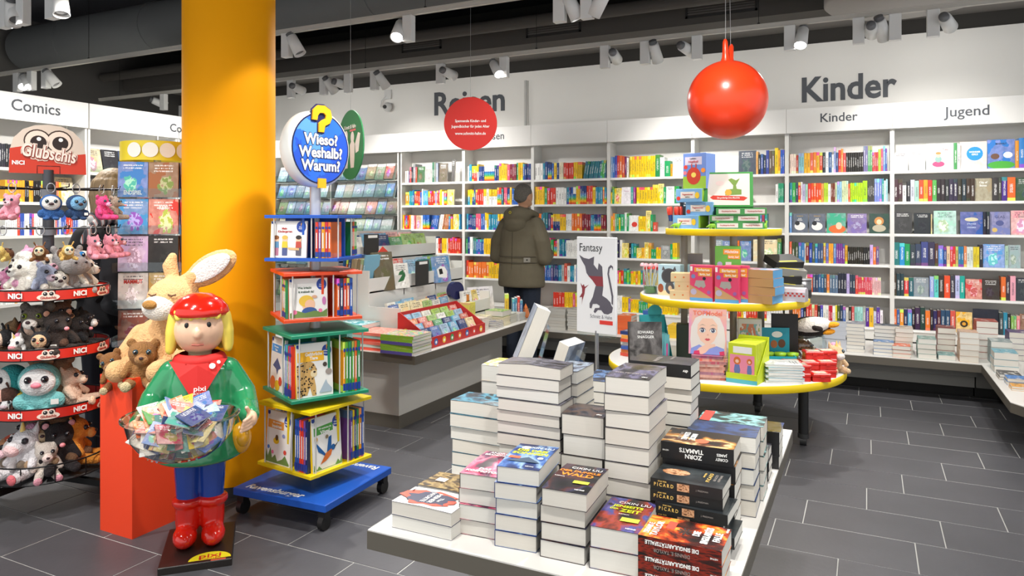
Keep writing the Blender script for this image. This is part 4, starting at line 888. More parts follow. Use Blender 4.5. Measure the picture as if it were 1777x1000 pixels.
# second row
a14 = art_mat('cover_icy', ['101820', '1c4a60', '4a90a8', '14242c', '0c1014'], 3, 0.28, 3.3)
o = stack('black and icy blue paperback in the tallest pile at the table edge', -1.408, 2.292, z0, 0.132, 0.206, 6, 0.0435, 'B', 0.5, a14, M('spine_ice', '1c3848', 0.4), 0.006, bulge=0.003) if False else stack('black and icy blue paperback', -1.325, 2.20, z0, 0.132, 0.206, 6, 0.0455, 'B', 0.5, a14, M('spine_ice', '1c3848', 0.4), 0.006, bulge=0.003)
o = stack('white and yellow splashed thick paperback in the rear pile', -1.325, 2.415, z0, 0.150, 0.150, 6, 0.060, 'L', 0, art_mat('cover_splash', ['e8e4e0', 'd8b0a0', 'f0d020', 'b8b0b0', 'e8e8e8'], 3, 0.3, 0.8), M('spine_grey', 'b0a8a4', 0.4), 0.005, bulge=0.004)
a15 = art_mat('cover_grey_smoke', ['18181c', '302f38', '64626e', '2a2a32', '1a1a1e'], 3, 0.25, 6.6)
o = stack('grey smoky paperback in the tall pile', -1.082, 2.085, z0, 0.110, 0.220, 12, 0.0372, 'B', 0.5, a15, M('spine_smoke', '2c2c34', 0.4), 0.005, bulge=0.006)
o = stack('grey paperback half hidden beside the smoky pile', -0.955, 2.215, z0, 0.100, 0.16, 10, 0.0415, 'L', 0, art_mat('cover_grey2', ['20242c', '586070', '8a98a8', '24282c'], 3, 0.25, 2.9), M('spine_smoke', '2c2c34', 0.4), 0.004)
a16 = art_mat('cover_dark_face', ['141418', '2c2c32', '5a4840', '3a3a44', '18181c'], 2.6, 0.25, 7.1)
o = stack('dark grey paperback of the shorter middle pile', -0.905, 2.215, z0, 0.136, 0.212, 5, 0.0610, 'L', 1, a16, DKS, 0.005, bulge=0.004) if False else stack('dark grey paperback of the shorter middle pile', -0.852, 2.075, z0, 0.136, 0.136, 5, 0.0630, 'L', 1, a16, DKS, 0.004, bulge=0.004)
ttl(o, [('dtv', 0.014, 0.05, -0.055, WTXT, 0.02)], 0.0672)
a17 = art_mat('cover_storm', ['141416', '26262c', '46424e', '6a6680', '1c1c22'], 2.2, 0.25, 3.8)
o = stack('charcoal storm-patterned paperback of the tallest pile', -0.700, 2.045, z0, 0.134, 0.215, 9, 0.0500, 'L', 1, a17, DKS, 0.004, bulge=0.004)
ttl(o, [('WELTENFEUER', 0.016, -0.002, -0.060, M('grey_print', '9a928c', 0.5), 0.0, 0.9), ('dtv', 0.014, 0.05, -0.096, WTXT, 0.02)], 0.0542)
stack('black paperback, page edges outwards, behind the tallest pile', -0.712, 2.35, z0, 0.130, 0.200, 10, 0.0400, 'B', 0.5, art_mat('cover_night_sky', ['141418', '26262c', '3c3c46', '18181c'], 3, 0.25, 1.2), DKS, 0.008)
o = stack('black paperback with pale spine lettering lying on the pile behind', -0.715, 2.345, z0 + 10 * 0.0405, 0.130, 0.205, 1, 0.0400, 'F', 0.5, art_mat('cover_night_sky', ['141418', '26262c', '3c3c46', '18181c'], 3, 0.25, 1.2), DKS, 0.006)
spine_ttl(o, [('WINTER', 0.016, 0.03, 0.02, M('grey_print', '9a928c', 0.5), 0.0), ('dtv', 0.013, -0.085, 0.02, WTXT, 0.02)], 0.130)
ttl(o, [('WINTER', 0.022, -0.01, 0.02, M('grey_print', '9a928c', 0.5), 0.0), ('N. JEMISIN', 0.012, 0.03, -0.02, M('grey_print', '9a928c', 0.5), 0.0)], 0.0404)
# books standing on the hidden piles at the back of the table, in clear stands, and the Fantasy sign
def acrylic_stand(x, y, z, rz, lab):
    s_ = E('book_stand', (x, y, z), rz, lab, 'book stand', 'clear book stands on the table')
    q = MB(); q.box(-0.05, -0.055, 0, 0.05, 0.06, 0.003); q.build('foot_plate', CLEAR, s_)
    q = MB(); q.add([(-0.05, 0.03, 0.003), (0.05, 0.03, 0.003), (0.04, 0.075, 0.17), (-0.04, 0.075, 0.17), (-0.05, 0.033, 0.003), (0.05, 0.033, 0.003), (0.04, 0.078, 0.17), (-0.04, 0.078, 0.17)], [(0, 1, 2, 3), (7, 6, 5, 4), (0, 3, 7, 4), (1, 5, 6, 2), (3, 2, 6, 7)]); q.build('back_rest', CLEAR, s_)
    q = MB(); q.box(-0.05, -0.055, 0.003, 0.05, -0.052, 0.025); q.build('front_lip', CLEAR, s_)
    return s_
BACKP = art_mat('back_cover_grey', ['5a6270', '8a94a4', 'a8b0bc', '68707c'], 2, 0.3, 2.5)
def standing(what, x, y, z, rz, w, l, t, mat, smat, lean, tl=None, blurb=1):
    """book set upright on its lower edge, leaning back in a stand; local +y of the book points up"""
    me, pg = paperback_meshes(w, l, t, mat, smat, 0.0)
    e = Euler((R(90 - lean), 0, rz), 'XYZ')
    up = e.to_matrix() @ Vector((0, 1, 0))
    o = O('hardback_book', me, None, Vector((x, y, z + 0.004)) + up * (l / 2) + Vector((0, 0, 0.0)), e, label=what, cat='book')
    O('page_block', pg, o)
    if tl: ttl(o, tl, t)
    elif blurb:
        for i in range(9): text('mmm mnm mnnm mmn nmm'[i % 4:16 + i % 4], 0.0085, o, (0.0, 0.06 - i * 0.012, -0.0006), (PI, 0, PI), M('blurb_grey', '3a4250', 0.6), 0.0, ext=0.0002) if False else None
    return o
hid = M('spine_smoke', '2c2c34', 0.4)
stack('charcoal paperback under the standing grey thick book', -1.30, 2.62, z0, 0.14, 0.21, 6, 0.05, 'L', 0, a15, hid, 0.003)
stack('charcoal paperback under the lower standing book', -1.14, 2.60, z0, 0.13, 0.20, 5, 0.046, 'L', 0, a17, hid, 0.003)
stack('charcoal paperback under the standing black book', -0.93, 2.98, z0, 0.14, 0.21, 5, 0.05, 'L', 0, a16, hid, 0.003)
o = stack('black and blue paperback with a silver disc on its cover', -0.99, 2.62, z0, 0.14, 0.2, 7, 0.042, 'L', 2, art_mat('cover_disc', ['101014', '1c2c48', '5a7aa8', '181820'], 3, 0.25, 5.5), DKS, 0.003)
q = MB(); q.lathe([(0.0, 0.055), (0.012, 0.054), (0.02, 0.05), (0.022, 0.0425)], 20, c=(0.02, 0.03, 0)); q.build('silver_disc', STEEL, o)
acrylic_stand(-1.255, 2.72, 0.8735, R(-60), 'clear acrylic stand behind the thick grey standing book')
standing('thick grey hardback leaning in a clear stand, page edges showing', -1.275, 2.73, 0.876, R(-60), 0.14, 0.245, 0.060, BACKP, M('spine_greyblue', '4a5260', 0.4), 22)
acrylic_stand(-1.09, 2.70, 0.8025, R(-98), 'clear acrylic stand holding the lower grey standing book')
standing('lower grey hardback in a clear stand, top page edge showing', -1.10, 2.70, 0.806, R(-98), 0.13, 0.19, 0.05, BACKP, M('spine_greyblue', '4a5260', 0.4), 20, None, 1)
acrylic_stand(-0.86, 3.06, 0.8225, R(20), 'clear acrylic stand behind the black standing book')
standing('black hardback with pale lettering standing beside the Fantasy sign', -0.87, 3.07, 0.823, R(24), 0.14, 0.21, 0.055, art_mat('cover_black_grey', ['141210', '3a3634', '6a6664', '1c1a18'], 2.2, 0.25, 4.9), DKS, 8, [('EDWARD', 0.016, 0, 0.06, WTXT, 0.0), ('SNAGGER', 0.016, 0, 0.04, WTXT, 0.0), ('Hedoana', 0.017, 0, -0.075, KTXT, 0.02)])
fs = E('table_sign', (-1.10, 3.10, TT), R(-12), 'white framed Fantasy sign with a dragon picture on a steel pole', 'sign')
q = MB(); q.cyl((0, 0, 0), (0, 0, 0.006), 0.07, 28); q.build('foot', STEEL, fs)
q = MB(); q.cyl((0, 0, 0.006), (0, 0, 0.41), 0.009, 14); q.build('pole', STEEL, fs)
q = MB(); q.box(-0.10, -0.006, 0.385, 0.10, 0.006, 0.42); q.add([(-0.1, 0, .385), (0, 0, .35), (0.1, 0, .385)], [(0, 1, 2), (2, 1, 0)]); q.build('bracket', CLEAR, fs)
q = MB(); q.bbox(-0.104, -0.008, 0.40, 0.104, 0.008, 0.835, 0.003); bd_ = q.build('board', M('sign_white', 'e6e6e6', 0.35), fs)
text('Fantasy', 0.052, bd_, (-0.09, -0.0085, 0.785), (R(90), 0, 0), KTXT, 0.0, 'LEFT', sx=0.8)
text('Schmitt & Hahn', 0.024, bd_, (0.085, -0.0085, 0.475), (R(90), 0, 0), M('grey_print2', '7a7a80', 0.5), 0.0, 'RIGHT', sx=0.75)
q = MB(); q.box(0.02, -0.0088, 0.442, 0.088, -0.008, 0.46); q.build('red_strip', M('strip_red', 'd83a30', 0.5), bd_)
def flat(poly, mat, nm, parent, y=-0.0086, cx=0, cz=0, s_=1.0, flip=False):
    q = MB(); n = len(poly); vs = [(cx + p[0] * s_, y, cz + p[1] * s_) for p in poly]
    a = sum(poly[i][0] * poly[(i + 1) % n][1] - poly[(i + 1) % n][0] * poly[i][1] for i in range(n))
    q.add(vs, [tuple(range(n)) if a > 0 else tuple(range(n - 1, -1, -1))])
    return q.build(nm, mat, parent)
DG = M('dragon_grey', '5a5660', 0.5); DR = M('dragon_red', '8a3038', 0.5)
def SG(pts): return [((x - 397) / 225 * .208 - .104, .835 - (y - 45) / 590 * .435) for x, y in pts]
flat(SG([(413, 158), (440, 176), (470, 182), (500, 166), (497, 215), (520, 246), (526, 204), (546, 226), (549, 290), (470, 290), (456, 270), (448, 228), (428, 192)]), DG, 'dragon_wing', bd_)
flat(SG([(466, 286), (549, 286), (552, 346), (512, 346), (490, 312)]), DR, 'dragon_back', bd_, y=-0.0089)
flat(SG([(508, 346), (552, 346), (546, 402), (572, 418), (592, 440), (597, 458), (606, 470), (600, 500), (578, 514), (556, 512), (540, 492), (522, 492), (505, 514), (497, 505), (505, 482), (530, 478), (532, 466), (515, 455), (492, 458), (485, 486), (474, 484), (474, 456), (492, 415)]), DG, 'dragon_body', bd_, y=-0.0087)
flat(SG([(592, 440), (606, 455), (608, 400), (596, 330), (584, 268), (588, 236), (598, 226), (606, 246), (606, 222), (594, 212), (580, 228), (575, 268), (586, 334), (598, 404), (598, 446)]), DG, 'dragon_tail', bd_, y=-0.0088)
flat(SG([(420, 332), (432, 350), (440, 340), (446, 356), (470, 340), (448, 366), (444, 400), (432, 440), (428, 470), (430, 420), (414, 424), (430, 395), (430, 368)]), DR, 'fairy', bd_)
# piles on the low bench by the wall
BCOL = ['b8bcc4', '384858', 'c8b8a8', '88909c', 'd86038', '4878b0', '9a9488', 'e8e0d0', '7a3028', '2a2a2e', '88a8a0', 'c8a890']
def bench_pile(x, y, z, w, l, n, t, c, nm, sp='L', rz=0.0):
    smat = M('benchspine_' + c, c, 0.45)
    return stack(nm, x, y, z, w, l, n, t, sp, rz, art_mat('benchcover_' + c, ['e0dcd4', c, c, '4a4644'], 3, 0.35, int(c, 16) % 17 * 0.37), smat, 0.004, name='paperback')
zb = 0.3405
for x, y, w, l, n, t, c, nm, sp in (
    (-0.35, 6.78, 0.13, 0.19, 7, 0.034, 'b8bcc4', 'silver-grey paperback on the wall bench beside the round table', 'F'),
    (-0.16, 6.78, 0.20, 0.14, 8, 0.030, '9098a4', 'slim grey hardback in a pile of eight on the wall bench', 'B'),
    (0.045, 6.72, 0.135, 0.15, 4, 0.028, '4878b0', 'blue paperback in the low pile on the wall bench', 'B'),
    (0.055, 6.90, 0.13, 0.19, 7, 0.032, '384858', 'dark slate paperback behind the low blue pile', 'B'),
    (0.215, 6.86, 0.13, 0.19, 6, 0.036, 'c8b8a8', 'beige paperback in a pile of six on the wall bench', 'L')): bench_pile(x, y, zb, w, l, n, t, c, nm, sp)
for x, y, w, l, n, t, c, nm, sp in (
    (0.19, 6.70, 0.15, 0.13, 3, 0.031, 'd86038', 'orange-covered paperback in a low pile on the wall bench', 'B'),
    (0.37, 6.72, 0.13, 0.19, 4, 0.040, '88a8a0', 'grey-green paperback, pile below the orange spines', 'L'),
    (0.515, 6.74, 0.12, 0.18, 1, 0.038, '70a0a0', 'single teal paperback lying between two bench piles', 'L'),
    (0.52, 6.93, 0.13, 0.19, 5, 0.046, '7a3028', 'maroon-topped paperback in the rear bench pile', 'L'),
    (0.66, 6.72, 0.13, 0.19, 5, 0.047, 'c8a890', 'tan paperback with curling cover on the bench corner', 'L'),
    (0.80, 6.95, 0.15, 0.21, 6, 0.05, 'a04030', 'red-brown thick hardback, highest pile on the bench corner', 'L'),
    (0.87, 6.70, 0.14, 0.20, 4, 0.045, '90a0a0', 'pale paperback in front of the highest corner pile', 'L'),
    (0.845, 6.36, 0.20, 0.15, 3, 0.05, '68a8b8', 'large light-blue hardback at the turn of the bench', 'B'),
    (1.02, 6.95, 0.15, 0.20, 5, 0.045, '584878', 'violet paperback behind the highest corner pile', 'L'),
    (1.09, 6.55, 0.15, 0.20, 6, 0.04, 'b0b0a8', 'grey paperback near the frame edge of the side bench', 'L')): bench_pile(x, y, zb, w, l, n, t, c, nm, sp)
for x, y, w, l, n, t, c, nm in (
    (0.84, 6.10, 0.17, 0.13, 2, 0.02, '2a2a2e', 'slim black notebook on the side bench'), (0.86, 5.93, 0.13, 0.12, 2, 0.024, '2a78c0', 'bright blue booklet pack on the side bench'),
    (0.86, 5.76, 0.11, 0.12, 2, 0.014, 'e0a040', 'small orange comic booklet on the side bench'), (0.98, 5.72, 0.11, 0.12, 2, 0.018, '70b8b0', 'small turquoise booklet on the side bench')): bench_pile(x, y, zb, w, l, n, t, c, nm, 'B')
for k in range(3):
    q = MB(); q.bbox(-0.05, -0.04, 0, 0.05, 0.04, 0.034, 0.004); bx = q.build('cardboard_box', M('copper_card', 'c8703c', 0.5), None, (0.95 + 0.012 * (k % 2), 5.45, zb + k * 0.0345), label='copper-orange small box, %s of the little pile at the end of the side bench' % ('lowest', 'middle', 'topmost')[k], cat='box', group='copper boxes on the side bench')
    q = MB(); q.box(-0.04, -0.0405, 0.008, 0.03, -0.04, 0.024); q.build('label_strip', WTXT, bx)
q = MB(); q.bbox(-0.04, -0.035, 0, 0.04, 0.035, 0.11, 0.004); bx = q.build('gift_tin', M('tin_white', 'd8d4d0', 0.3), None, (1.0, 5.93, zb), label='white and brown printed tin on the side bench', cat='tin')
q = MB(); q.lathe([(0.0, 0.0), (0.02, 0.0)], 16); q.build('printed_picture', M('tin_brown', '8a5a40', 0.5), bx, (0, -0.0355, 0.06), (R(90), 0, 0))
for x, y, w, l, n, t, c, nm in ((-2.95, 6.80, 0.20, 0.14, 7, 0.03, 'd0ccc4', 'white travel paperback piled on the bench behind the Fantasy sign'), (-2.72, 6.78, 0.13, 0.19, 9, 0.024, 'b8b8b0', 'thin pale guide piled on the bench behind the Fantasy sign'), (-2.2, 6.8, 0.2, 0.14, 6, 0.03, 'e06838', 'orange language paperback piled on the bench below the dictionaries'), (-1.95, 6.82, 0.2, 0.14, 8, 0.03, '3a68b0', 'blue language paperback piled on the bench below the dictionaries'), (-1.7, 6.8, 0.2, 0.14, 4, 0.03, 'e8c030', 'yellow language paperback piled on the bench below the dictionaries')):
    bench_pile(x, y, zb, w, l, n, t, c, nm, 'F' if 'language' in nm else 'L')
# ------------------------------------------------------------------ children's table behind the tower stand
t5 = E('display_table', (-4.3, 4.0, 0), 0, 'white-topped display table with taupe edge full of picture books', 'table')
q = MB(); q.box(0, 0, TT - 0.06, 1.61, 1.98, TT - 0.004); q.build('edge_board', SLATE, t5)
q = MB(); q.box(0.002, 0.002, TT - 0.004, 1.608, 1.978, TT); q.build('table_top', M('bench_top', 'dcdad5', 0.4), t5)
q = MB(); q.box(0.25, 0.20, 0.09, 1.34, 1.80, TT - 0.06); q.build('base', M('table_base_white', 'c4c2bc', 0.6), t5)
q = MB(); q.box(0.25, 0.19, 0.0, 1.35, 1.81, 0.09); q.build('toe_board', M('toe_taupe', '5a564e', 0.6), t5)
def pbk(what, x, y, z, w, l, n, t, c, sp='L', rz=0.0, cols=None, group=None):
    return stack(what, x, y, z, w, l, n, t, sp, rz, art_mat('picturecover_' + c, cols or ['f0ece0', c, c, 'e8d8a0', '6a8a90'], 5, 0.3, int(c, 16) % 13 * 0.41), M('pspine_' + c, c, 0.4), 0.003, name='picture_book', group=group)
zt = TT + 0.0005
GRS = ['58a050', 'e8e4d8', 'e05838', '6ab8d0', '8ac848', 'f0c040', 'e8e4e0']
for k in range(6):
    o = pbk('large green-edged picture book in the near pile' if k < 5 else 'large green picture book with busy cover, near table corner', -2.965 + 0.003 * (k % 2), 3.99, zt + k * 0.0215, 0.235, 0.26, 1, 0.021, '88b83a' if k % 3 else '5a52a0', 'F', -1 + (k % 3), GRS, 'green picture book pile')
    o['label'] = 'large green-edged picture book in the pile at the table corner, %s' % ('topmost' if k == 5 else nth(6 - k) + ' from the top')
for k in range(6):
    o = pbk('coral', -3.235 + 0.003 * (k % 2), 4.03, zt + k * 0.0205, 0.235, 0.26, 1, 0.020, ['e8604c', 'c8d8d0', 'e87868', 'd84c3c', 'a8c8c0', 'f08070'][k], 'F', 1 - (k % 3), ['f08878', 'f0a898', 'e86858', 'f0e0d8'], 'coral picture book pile')
    o['label'] = 'coral-pink picture book beside the green pile, %s' % ('topmost' if k == 5 else nth(6 - k) + ' from the top')
for k in range(5):
    o = pbk('teal', -3.46, 4.10 + 0.01 * (k % 2), zt + k * 0.031, 0.22, 0.25, 1, 0.030, ['a8c8c8', '2aa0a8', '78b8b8', 'e0e0d8', '1f98a8'][k], 'F', 3 - 2 * (k % 3), ['1f9aa8', '28a8b4', 'd8ecec', '1f9aa8', '20a0ac'], 'teal picture book pile')
    o['label'] = 'teal picture book behind the coral pile, %s' % ('topmost' if k == 4 else nth(5 - k) + ' from the top')
# white stepped display that holds the rows
sd = E('stepped_display', (-3.95, 4.34, zt), 0, 'white stepped display block filled with rows of children books', 'display stand')
def step(x0, x1, z1, nm='tier'):
    for ya in (0, 1.38):
        q = MB(); q.box(x0, ya, 0, x1, ya + 0.012, z1); q.build('end_panel', WHITE, sd)
    q = MB(); q.box(x0, 0.012, z1 - 0.17, x1, 1.38, z1 - 0.158); q.build(nm, WHITE, sd)
    q = MB(); q.box(x1 - 0.012, 0.012, 0, x1, 1.38, z1 - 0.06); q.build('riser', WHITE, sd)
step(0.62, 0.90, 0.255); step(0.33, 0.62, 0.52); step(0.05, 0.33, 0.74)
q = MB(); q.box(0.03, 0, 0, 0.05, 1.392, 0.80); q.build('back_panel', WHITE, sd)
for yy, zz in ((0.45, 0.52), (0.92, 0.52)):
    q = MB(); q.box(0.60, yy, 0.30, 0.62, yy + 0.012, zz); q.build('divider', WHITE, sd)
# books standing in the steps: faces towards the aisle
KC = ['e87838', 'e8c040', '3a78b8', 'f0ece4', '58a860', 'd84848', '6ab0d0', 'e8a0a8', '2a4a80', 'a8c858', '7a58a0', 'f0d8a0', '2a9090', 'c83c30', 'e8e4d8', '90c0d8']
def kid_row(x, z, y0, y1, lean, rn, hb=0.2, th=(0.012, 0.03), wid=(0.16, 0.2), spine_up=False):
    """books one behind another like cards in a box, their covers facing the aisle (+x)"""
    y = y0; k = 0
    while y < y1:
        wd = random.uniform(*wid); xx = x
        nn = random.choice((2, 3, 4, 5))
        for i in range(nn):
            k += 1; t_ = random.uniform(*th); h = hb * random.uniform(0.85, 1.1); c = random.choice(KC)
            O('picture_book', FBK, None, (xx - t_ / 2, y + wd / 2 + random.uniform(-.006, .006), z), (R(-lean), 0, R(90)), (wd, t_, h), label='%s picture book, %s among those in the %s' % (cname(c), nth(k), rn), cat='book', group='picture books in the stepped display', col=c)
            xx -= t_ + 0.003
        y += wd + 0.012
zs_ = zt
kid_row(-3.13, zs_ + 0.098, 4.38, 5.68, 14, 'lower step of the display', 0.17, (0.012, 0.024), (0.10, 0.17))
kid_row(-3.42, zs_ + 0.363, 4.52, 5.66, 12, 'middle step of the display', 0.20, (0.01, 0.02), (0.14, 0.2))
kid_row(-3.70, zs_ + 0.583, 4.40, 5.66, 12, 'upper step of the display', 0.19, (0.01, 0.022), (0.15, 0.2))
o = O('picture_book', FBK, None, (-3.335, 4.55, zs_ + 0.353), (R(-9), 0, R(78)), (0.20, 0.02, 0.30), label='tall worn-looking picture book with brown and green cover leaning at the step corner', cat='book', col='6a5c40')
hb_ = MB(); hb_.prism([(-0.5, 0.0), (0.5, 0.0), (0.0, 0.9)], -0.3, 0.3); r_ = hb_.build('roof_flap', M('roof_red', 'c83c2c', 0.5), o, (0.1, 0, 1.0), (R(90), 0, 0)); r_.scale = (0.5, 0.16, 0.8)
o = O('picture_book', FBK, None, (-3.325, 4.76, zs_ + 0.353), (R(-9), 0, R(82)), (0.17, 0.02, 0.20), label='white picture book with a dark green leaf shape on the cover', cat='book', col='eeece4')
flat([(-.25, .25), (-.28, .45), (-.1, .66), (.2, .74), (.28, .5), (.12, .3)], M('leaf_dark', '2c6a3c', 0.5), 'cover_picture', o, y=-0.51)
o = O('picture_book', FBK, None, (-3.31, 5.35, zs_ + 0.353), (R(-9), 0, R(84)), (0.22, 0.025, 0.23), label='blue picture book with a black and white cow-like patch on the cover', cat='book', col='5a98c8')
flat([(-.3, .2), (-.35, .5), (-.1, .62), (.15, .58), (.3, .4), (.25, .15)], WTXT, 'cover_picture', o, y=-0.51); flat([(-.2, .3), (-.22, .5), (-.02, .52), (.02, .32)], KTXT, 'cover_patch', o, y=-0.53)
o = O('picture_book', FBK, None, (-3.03, 5.30, zs_ + 0.098), (R(-8), 0, R(86)), (0.14, 0.025, 0.20), label='white picture book with a striped orange animal on the cover', cat='book', col='f0ede6')
flat([(-.2, .12), (-.28, .4), (-.1, .6), (-.05, .85), (.25, .8), (.2, .6), (.28, .35), (.2, .12)], M('tiger_orange', 'c87828', 0.5), 'cover_picture', o, y=-0.51)
for z in (0.25, 0.38, 0.5): flat([(-.22, z), (.22, z + .03), (.22, z + .07), (-.22, z + .04)], KTXT, 'cover_stripe', o, y=-0.53)
for i, (yy, zz, xx) in enumerate(((4.98, zs_ + 0.363, -3.28), (4.70, zs_ + 0.583, -3.58))):
    q = MB(); q.box(-0.006, -0.09, 0, 0.006, 0.09, 0.20); bk = q.build('book_end', M('bookend_black', '2c2c2c', 0.5), None, (xx, yy, zz), (0, 0, 0), label=('black bookend panel with white label strip on the middle step', 'black bookend panel with white label strip on the top step')[i], cat='bookend')
    q = MB(); q.box(0.006, -0.05, 0.17, 0.0075, 0.07, 0.192); q.build('label_strip', WTXT, bk)
# red sloping display box at the table edge
rb = E('display_box', (-3.02, 4.27, zt), 0, 'red card display box with round white emblems holding small picture books', 'display box')
RB = M('red_card', 'b82828', 0.5)
q = MB(); q.box(0.272, 0, 0, 0.28, 0.80, 0.075); fr_ = q.build('front_lip', RB, rb)
for yy in (0.0, 0.792):
    q = MB(); q.T = Matrix(((1, 0, 0, 0), (0, 0, 1, yy), (0, 1, 0, 0), (0, 0, 0, 1))); q.prism([(0, 0), (0.278, 0), (0.278, 0.07), (0.02, 0.235), (0, 0.235)], 0, 0.008); q.build('side', RB, rb)
q = MB(); q.box(0, 0.008, 0, 0.008, 0.792, 0.235); q.build('back', RB, rb)
q = MB(); q.box(0, 0.008, 0, 0.272, 0.792, 0.006); q.build('bottom', RB, rb)
EMB = ['3a68b0', 'e8c030', '3a9a58', 'e08030', '3a68b0', 'd84838', 'e8b030']
for i in range(7):
    q = MB(); q.lathe([(0, 0), (0.024, 0)], 18); e_ = q.build('round_emblem', M('emblem_' + EMB[i], EMB[i], 0.5), fr_, (0.2805, 0.07 + i * 0.11, 0.038), (0, R(90), 0))
    q = MB(); q.lathe([(0, 0), (0.011, 0)], 12); q.build('emblem_figure', WTXT, e_, (0.003, 0.0, 0.0008))
q = MB(); q.lathe([(0, 0), (0.026, 0)], 18); q.build('round_emblem', M('emblem_e8c030', 'e8c030', 0.5), rb, (0.07, -0.0006, 0.10), (R(90), 0, 0))
for k, y in enumerate((4.29, 4.42, 4.55, 4.68, 4.81, 4.94)):
    for i in range(4):
        c = random.choice(KC)
        O('small_picture_book', FBK, None, (-2.80 - i * 0.052, y + 0.058, zt + 0.008 + 0.03 * i), (R(-28), 0, R(90)), (0.11, 0.02, 0.125), label='%s small picture book in the red display box, %s row, %s compartment' % (cname(c), nth(i + 1), nth(k + 1)), cat='book', group='small picture books in the red box', col=c)
# little piles along the aisle edge of the table
for x, y, w, l, n, t, c, nm in ((-2.93, 5.10, 0.15, 0.11, 9, 0.011, 'd8c8c0', 'thin white activity booklet in the first aisle-edge pile'), (-2.88, 5.25, 0.15, 0.13, 4, 0.014, '3a4878', 'navy slim booklet in the low aisle-edge pile'), (-3.02, 5.32, 0.16, 0.12, 7, 0.012, 'e0d8b0', 'cream booklet in the middle aisle-edge pile'),
                         (-2.90, 5.42, 0.15, 0.12, 8, 0.009, 'e8d888', 'thin yellow booklet in the far aisle-edge pile'), (-2.92, 5.56, 0.16, 0.13, 8, 0.010, 'c8d0c8', 'thin pale booklet in the second-last aisle-edge pile'), (-2.90, 5.72, 0.15, 0.13, 6, 0.011, 'b8c0c8', 'thin grey booklet in the last aisle-edge pile')):
    pbk(nm, x, y, zt, w, l, n, t, c, 'L')
o = pbk('thick white book with a green cover picture on the aisle-edge piles', -2.93, 5.42, zt + 0.0775, 0.17, 0.16, 1, 0.045, '6aa84c', 'L')
for k in range(5):
    q = O('small_picture_book', UB, None, (-3.02 + 0.0, 5.22 + k * 0.021, zt + 0.1), (0, 0, R(90)), (0.018, 0.11, 0.105), label='small yellow-green book standing on the cream booklets, %s from the aisle side' % nth(k + 1), cat='book', group='small yellow books', col='d8d060')
for k, (c, h) in enumerate((('e8c030', 0.22), ('e8c030', 0.22), ('5a9ac0', 0.18), ('3a88a8', 0.19), ('d84838', 0.2), ('4a78b0', 0.17))):
    O('picture_book', UB, None, (-2.95 - 0.0 + (k * 0.026 if k > 1 else 0), 5.86 + 0.0 + (k * 0.02 if k < 2 else 0.04), zt), (0, 0, R(30)), (0.024, 0.13, h), label='%s upright book at the far end of the picture-book table, %s one' % (cname(c), nth(k + 1)), cat='book', group='upright books at the far table end', col=c)
o = O('picture_book', FBK, None, (-3.12, 5.72, zt + 0.02), (R(-10), 0, R(60)), (0.26, 0.02, 0.27), label='large pale picture book with lilac lettering at the far table end', cat='book', col='e4e0e4')
text('Tiere', 0.09, o, (0.1, -0.53, 0.62), (R(90), 0, 0), RTXT, 0.01, sx=1.0)
q = MB(); q.bbox(-0.06, -0.04, 0, 0.06, 0.04, 0.10, 0.003); q.build('acrylic_box', CLEAR, None, (-2.79, 5.86, zt), label='small clear box of cards near the far end of the table', cat='box')
q = MB(); q.lathe([(0, 0), (0.035, 0), (0.035, 0.04), (0.02, 0.09), (0, 0.13)], 14); q.build('paper_rocket', M('rocket_orange', 'e87830', 0.5), None, (-2.80, 5.96, zt), label='small orange and blue pointed toy at the table end beside the person in the parka', cat='toy')
for k, (c, h, t_) in enumerate((('2a6aa8', .27, 22), ('f07830', .25, 14), ('1f4a80', .28, 26), ('9a8a6a', .25, 26), ('a89878', .25, 26), ('8a7a5c', .25, 26), ('b0a080', .25, 26), ('7ab0c8', .28, 20))):
    O('picture_book', UB, None, (-3.60 + k * 0.028, 4.43, zs_ + 0.353 + 0.004), (0, R(9), R(0)), (t_ / 1000.0, 0.17, h), label='%s tall picture book leaning at the middle step end, %s of the row' % (cname(c), nth(k + 1)), cat='book', group='tall books at the step end', col=c)
# puzzle drum in film
q = MB(); q.cyl((0, 0, 0), (0, 0.05, 0), 0.075, 28); q.build('round_tin', M('tin_navy', '2a2c58', 0.2, 0.3), None, (-3.10, 5.24, zt + 0.30), (0, 0, R(70)), label='round dark blue tin standing among the picture books', cat='tin')

# ------------------------------------------------------------------ three-tier round display table
RC = Vector((-0.92, 5.24, 0))
rt = E('round_table', RC, 0, 'three-tier round white display table with yellow rims and black legs', 'table')
def tier(r, z, th, nm):
    q = MB(); q.lathe([(0, z - th), (r - 0.01, z - th), (r - 0.004, z - th + 0.002), (r, z - th + 0.006), (r, z - 0.004), (r - 0.003, z), (0, z)], 96, 0); o = q.build(nm, YEL, rt)
    q = MB(); q.lathe([(0, 0.0), (r - 0.004, 0.0), (r - 0.004, 0.0006), (0, 0.0006)], 64, c=(0, 0, z)); q.build('top_laminate', M('laminate_white', 'e4e4e2', 0.35), o)
    return o
tier(0.80, 0.48, 0.05, 'lower_shelf'); tier(0.575, 0.945, 0.048, 'middle_shelf'); tier(0.395, 1.413, 0.046, 'upper_shelf')
for k in range(4):
    a_ = R(-17 + 90 * k); x, y = 0.57 * math.cos(a_), 0.57 * math.sin(a_)
    q = MB(); q.cyl((x, y, 0.075), (x, y, 0.43), 0.032, 20); lg = q.build('leg', BLACK, rt)
    q = MB(); q.cyl((x, y, 0.05), (x, y, 0.078), 0.036, 16, 0); q.cyl((x - 0.02, y, 0.032), (x + 0.02, y, 0.032), 0.032, 16); q.build('caster', M('caster_grey', '3a3a3a', 0.4, 0.3), lg)
TAUPEM = M('post_taupe', '8a847c', 0.4, 0.2)
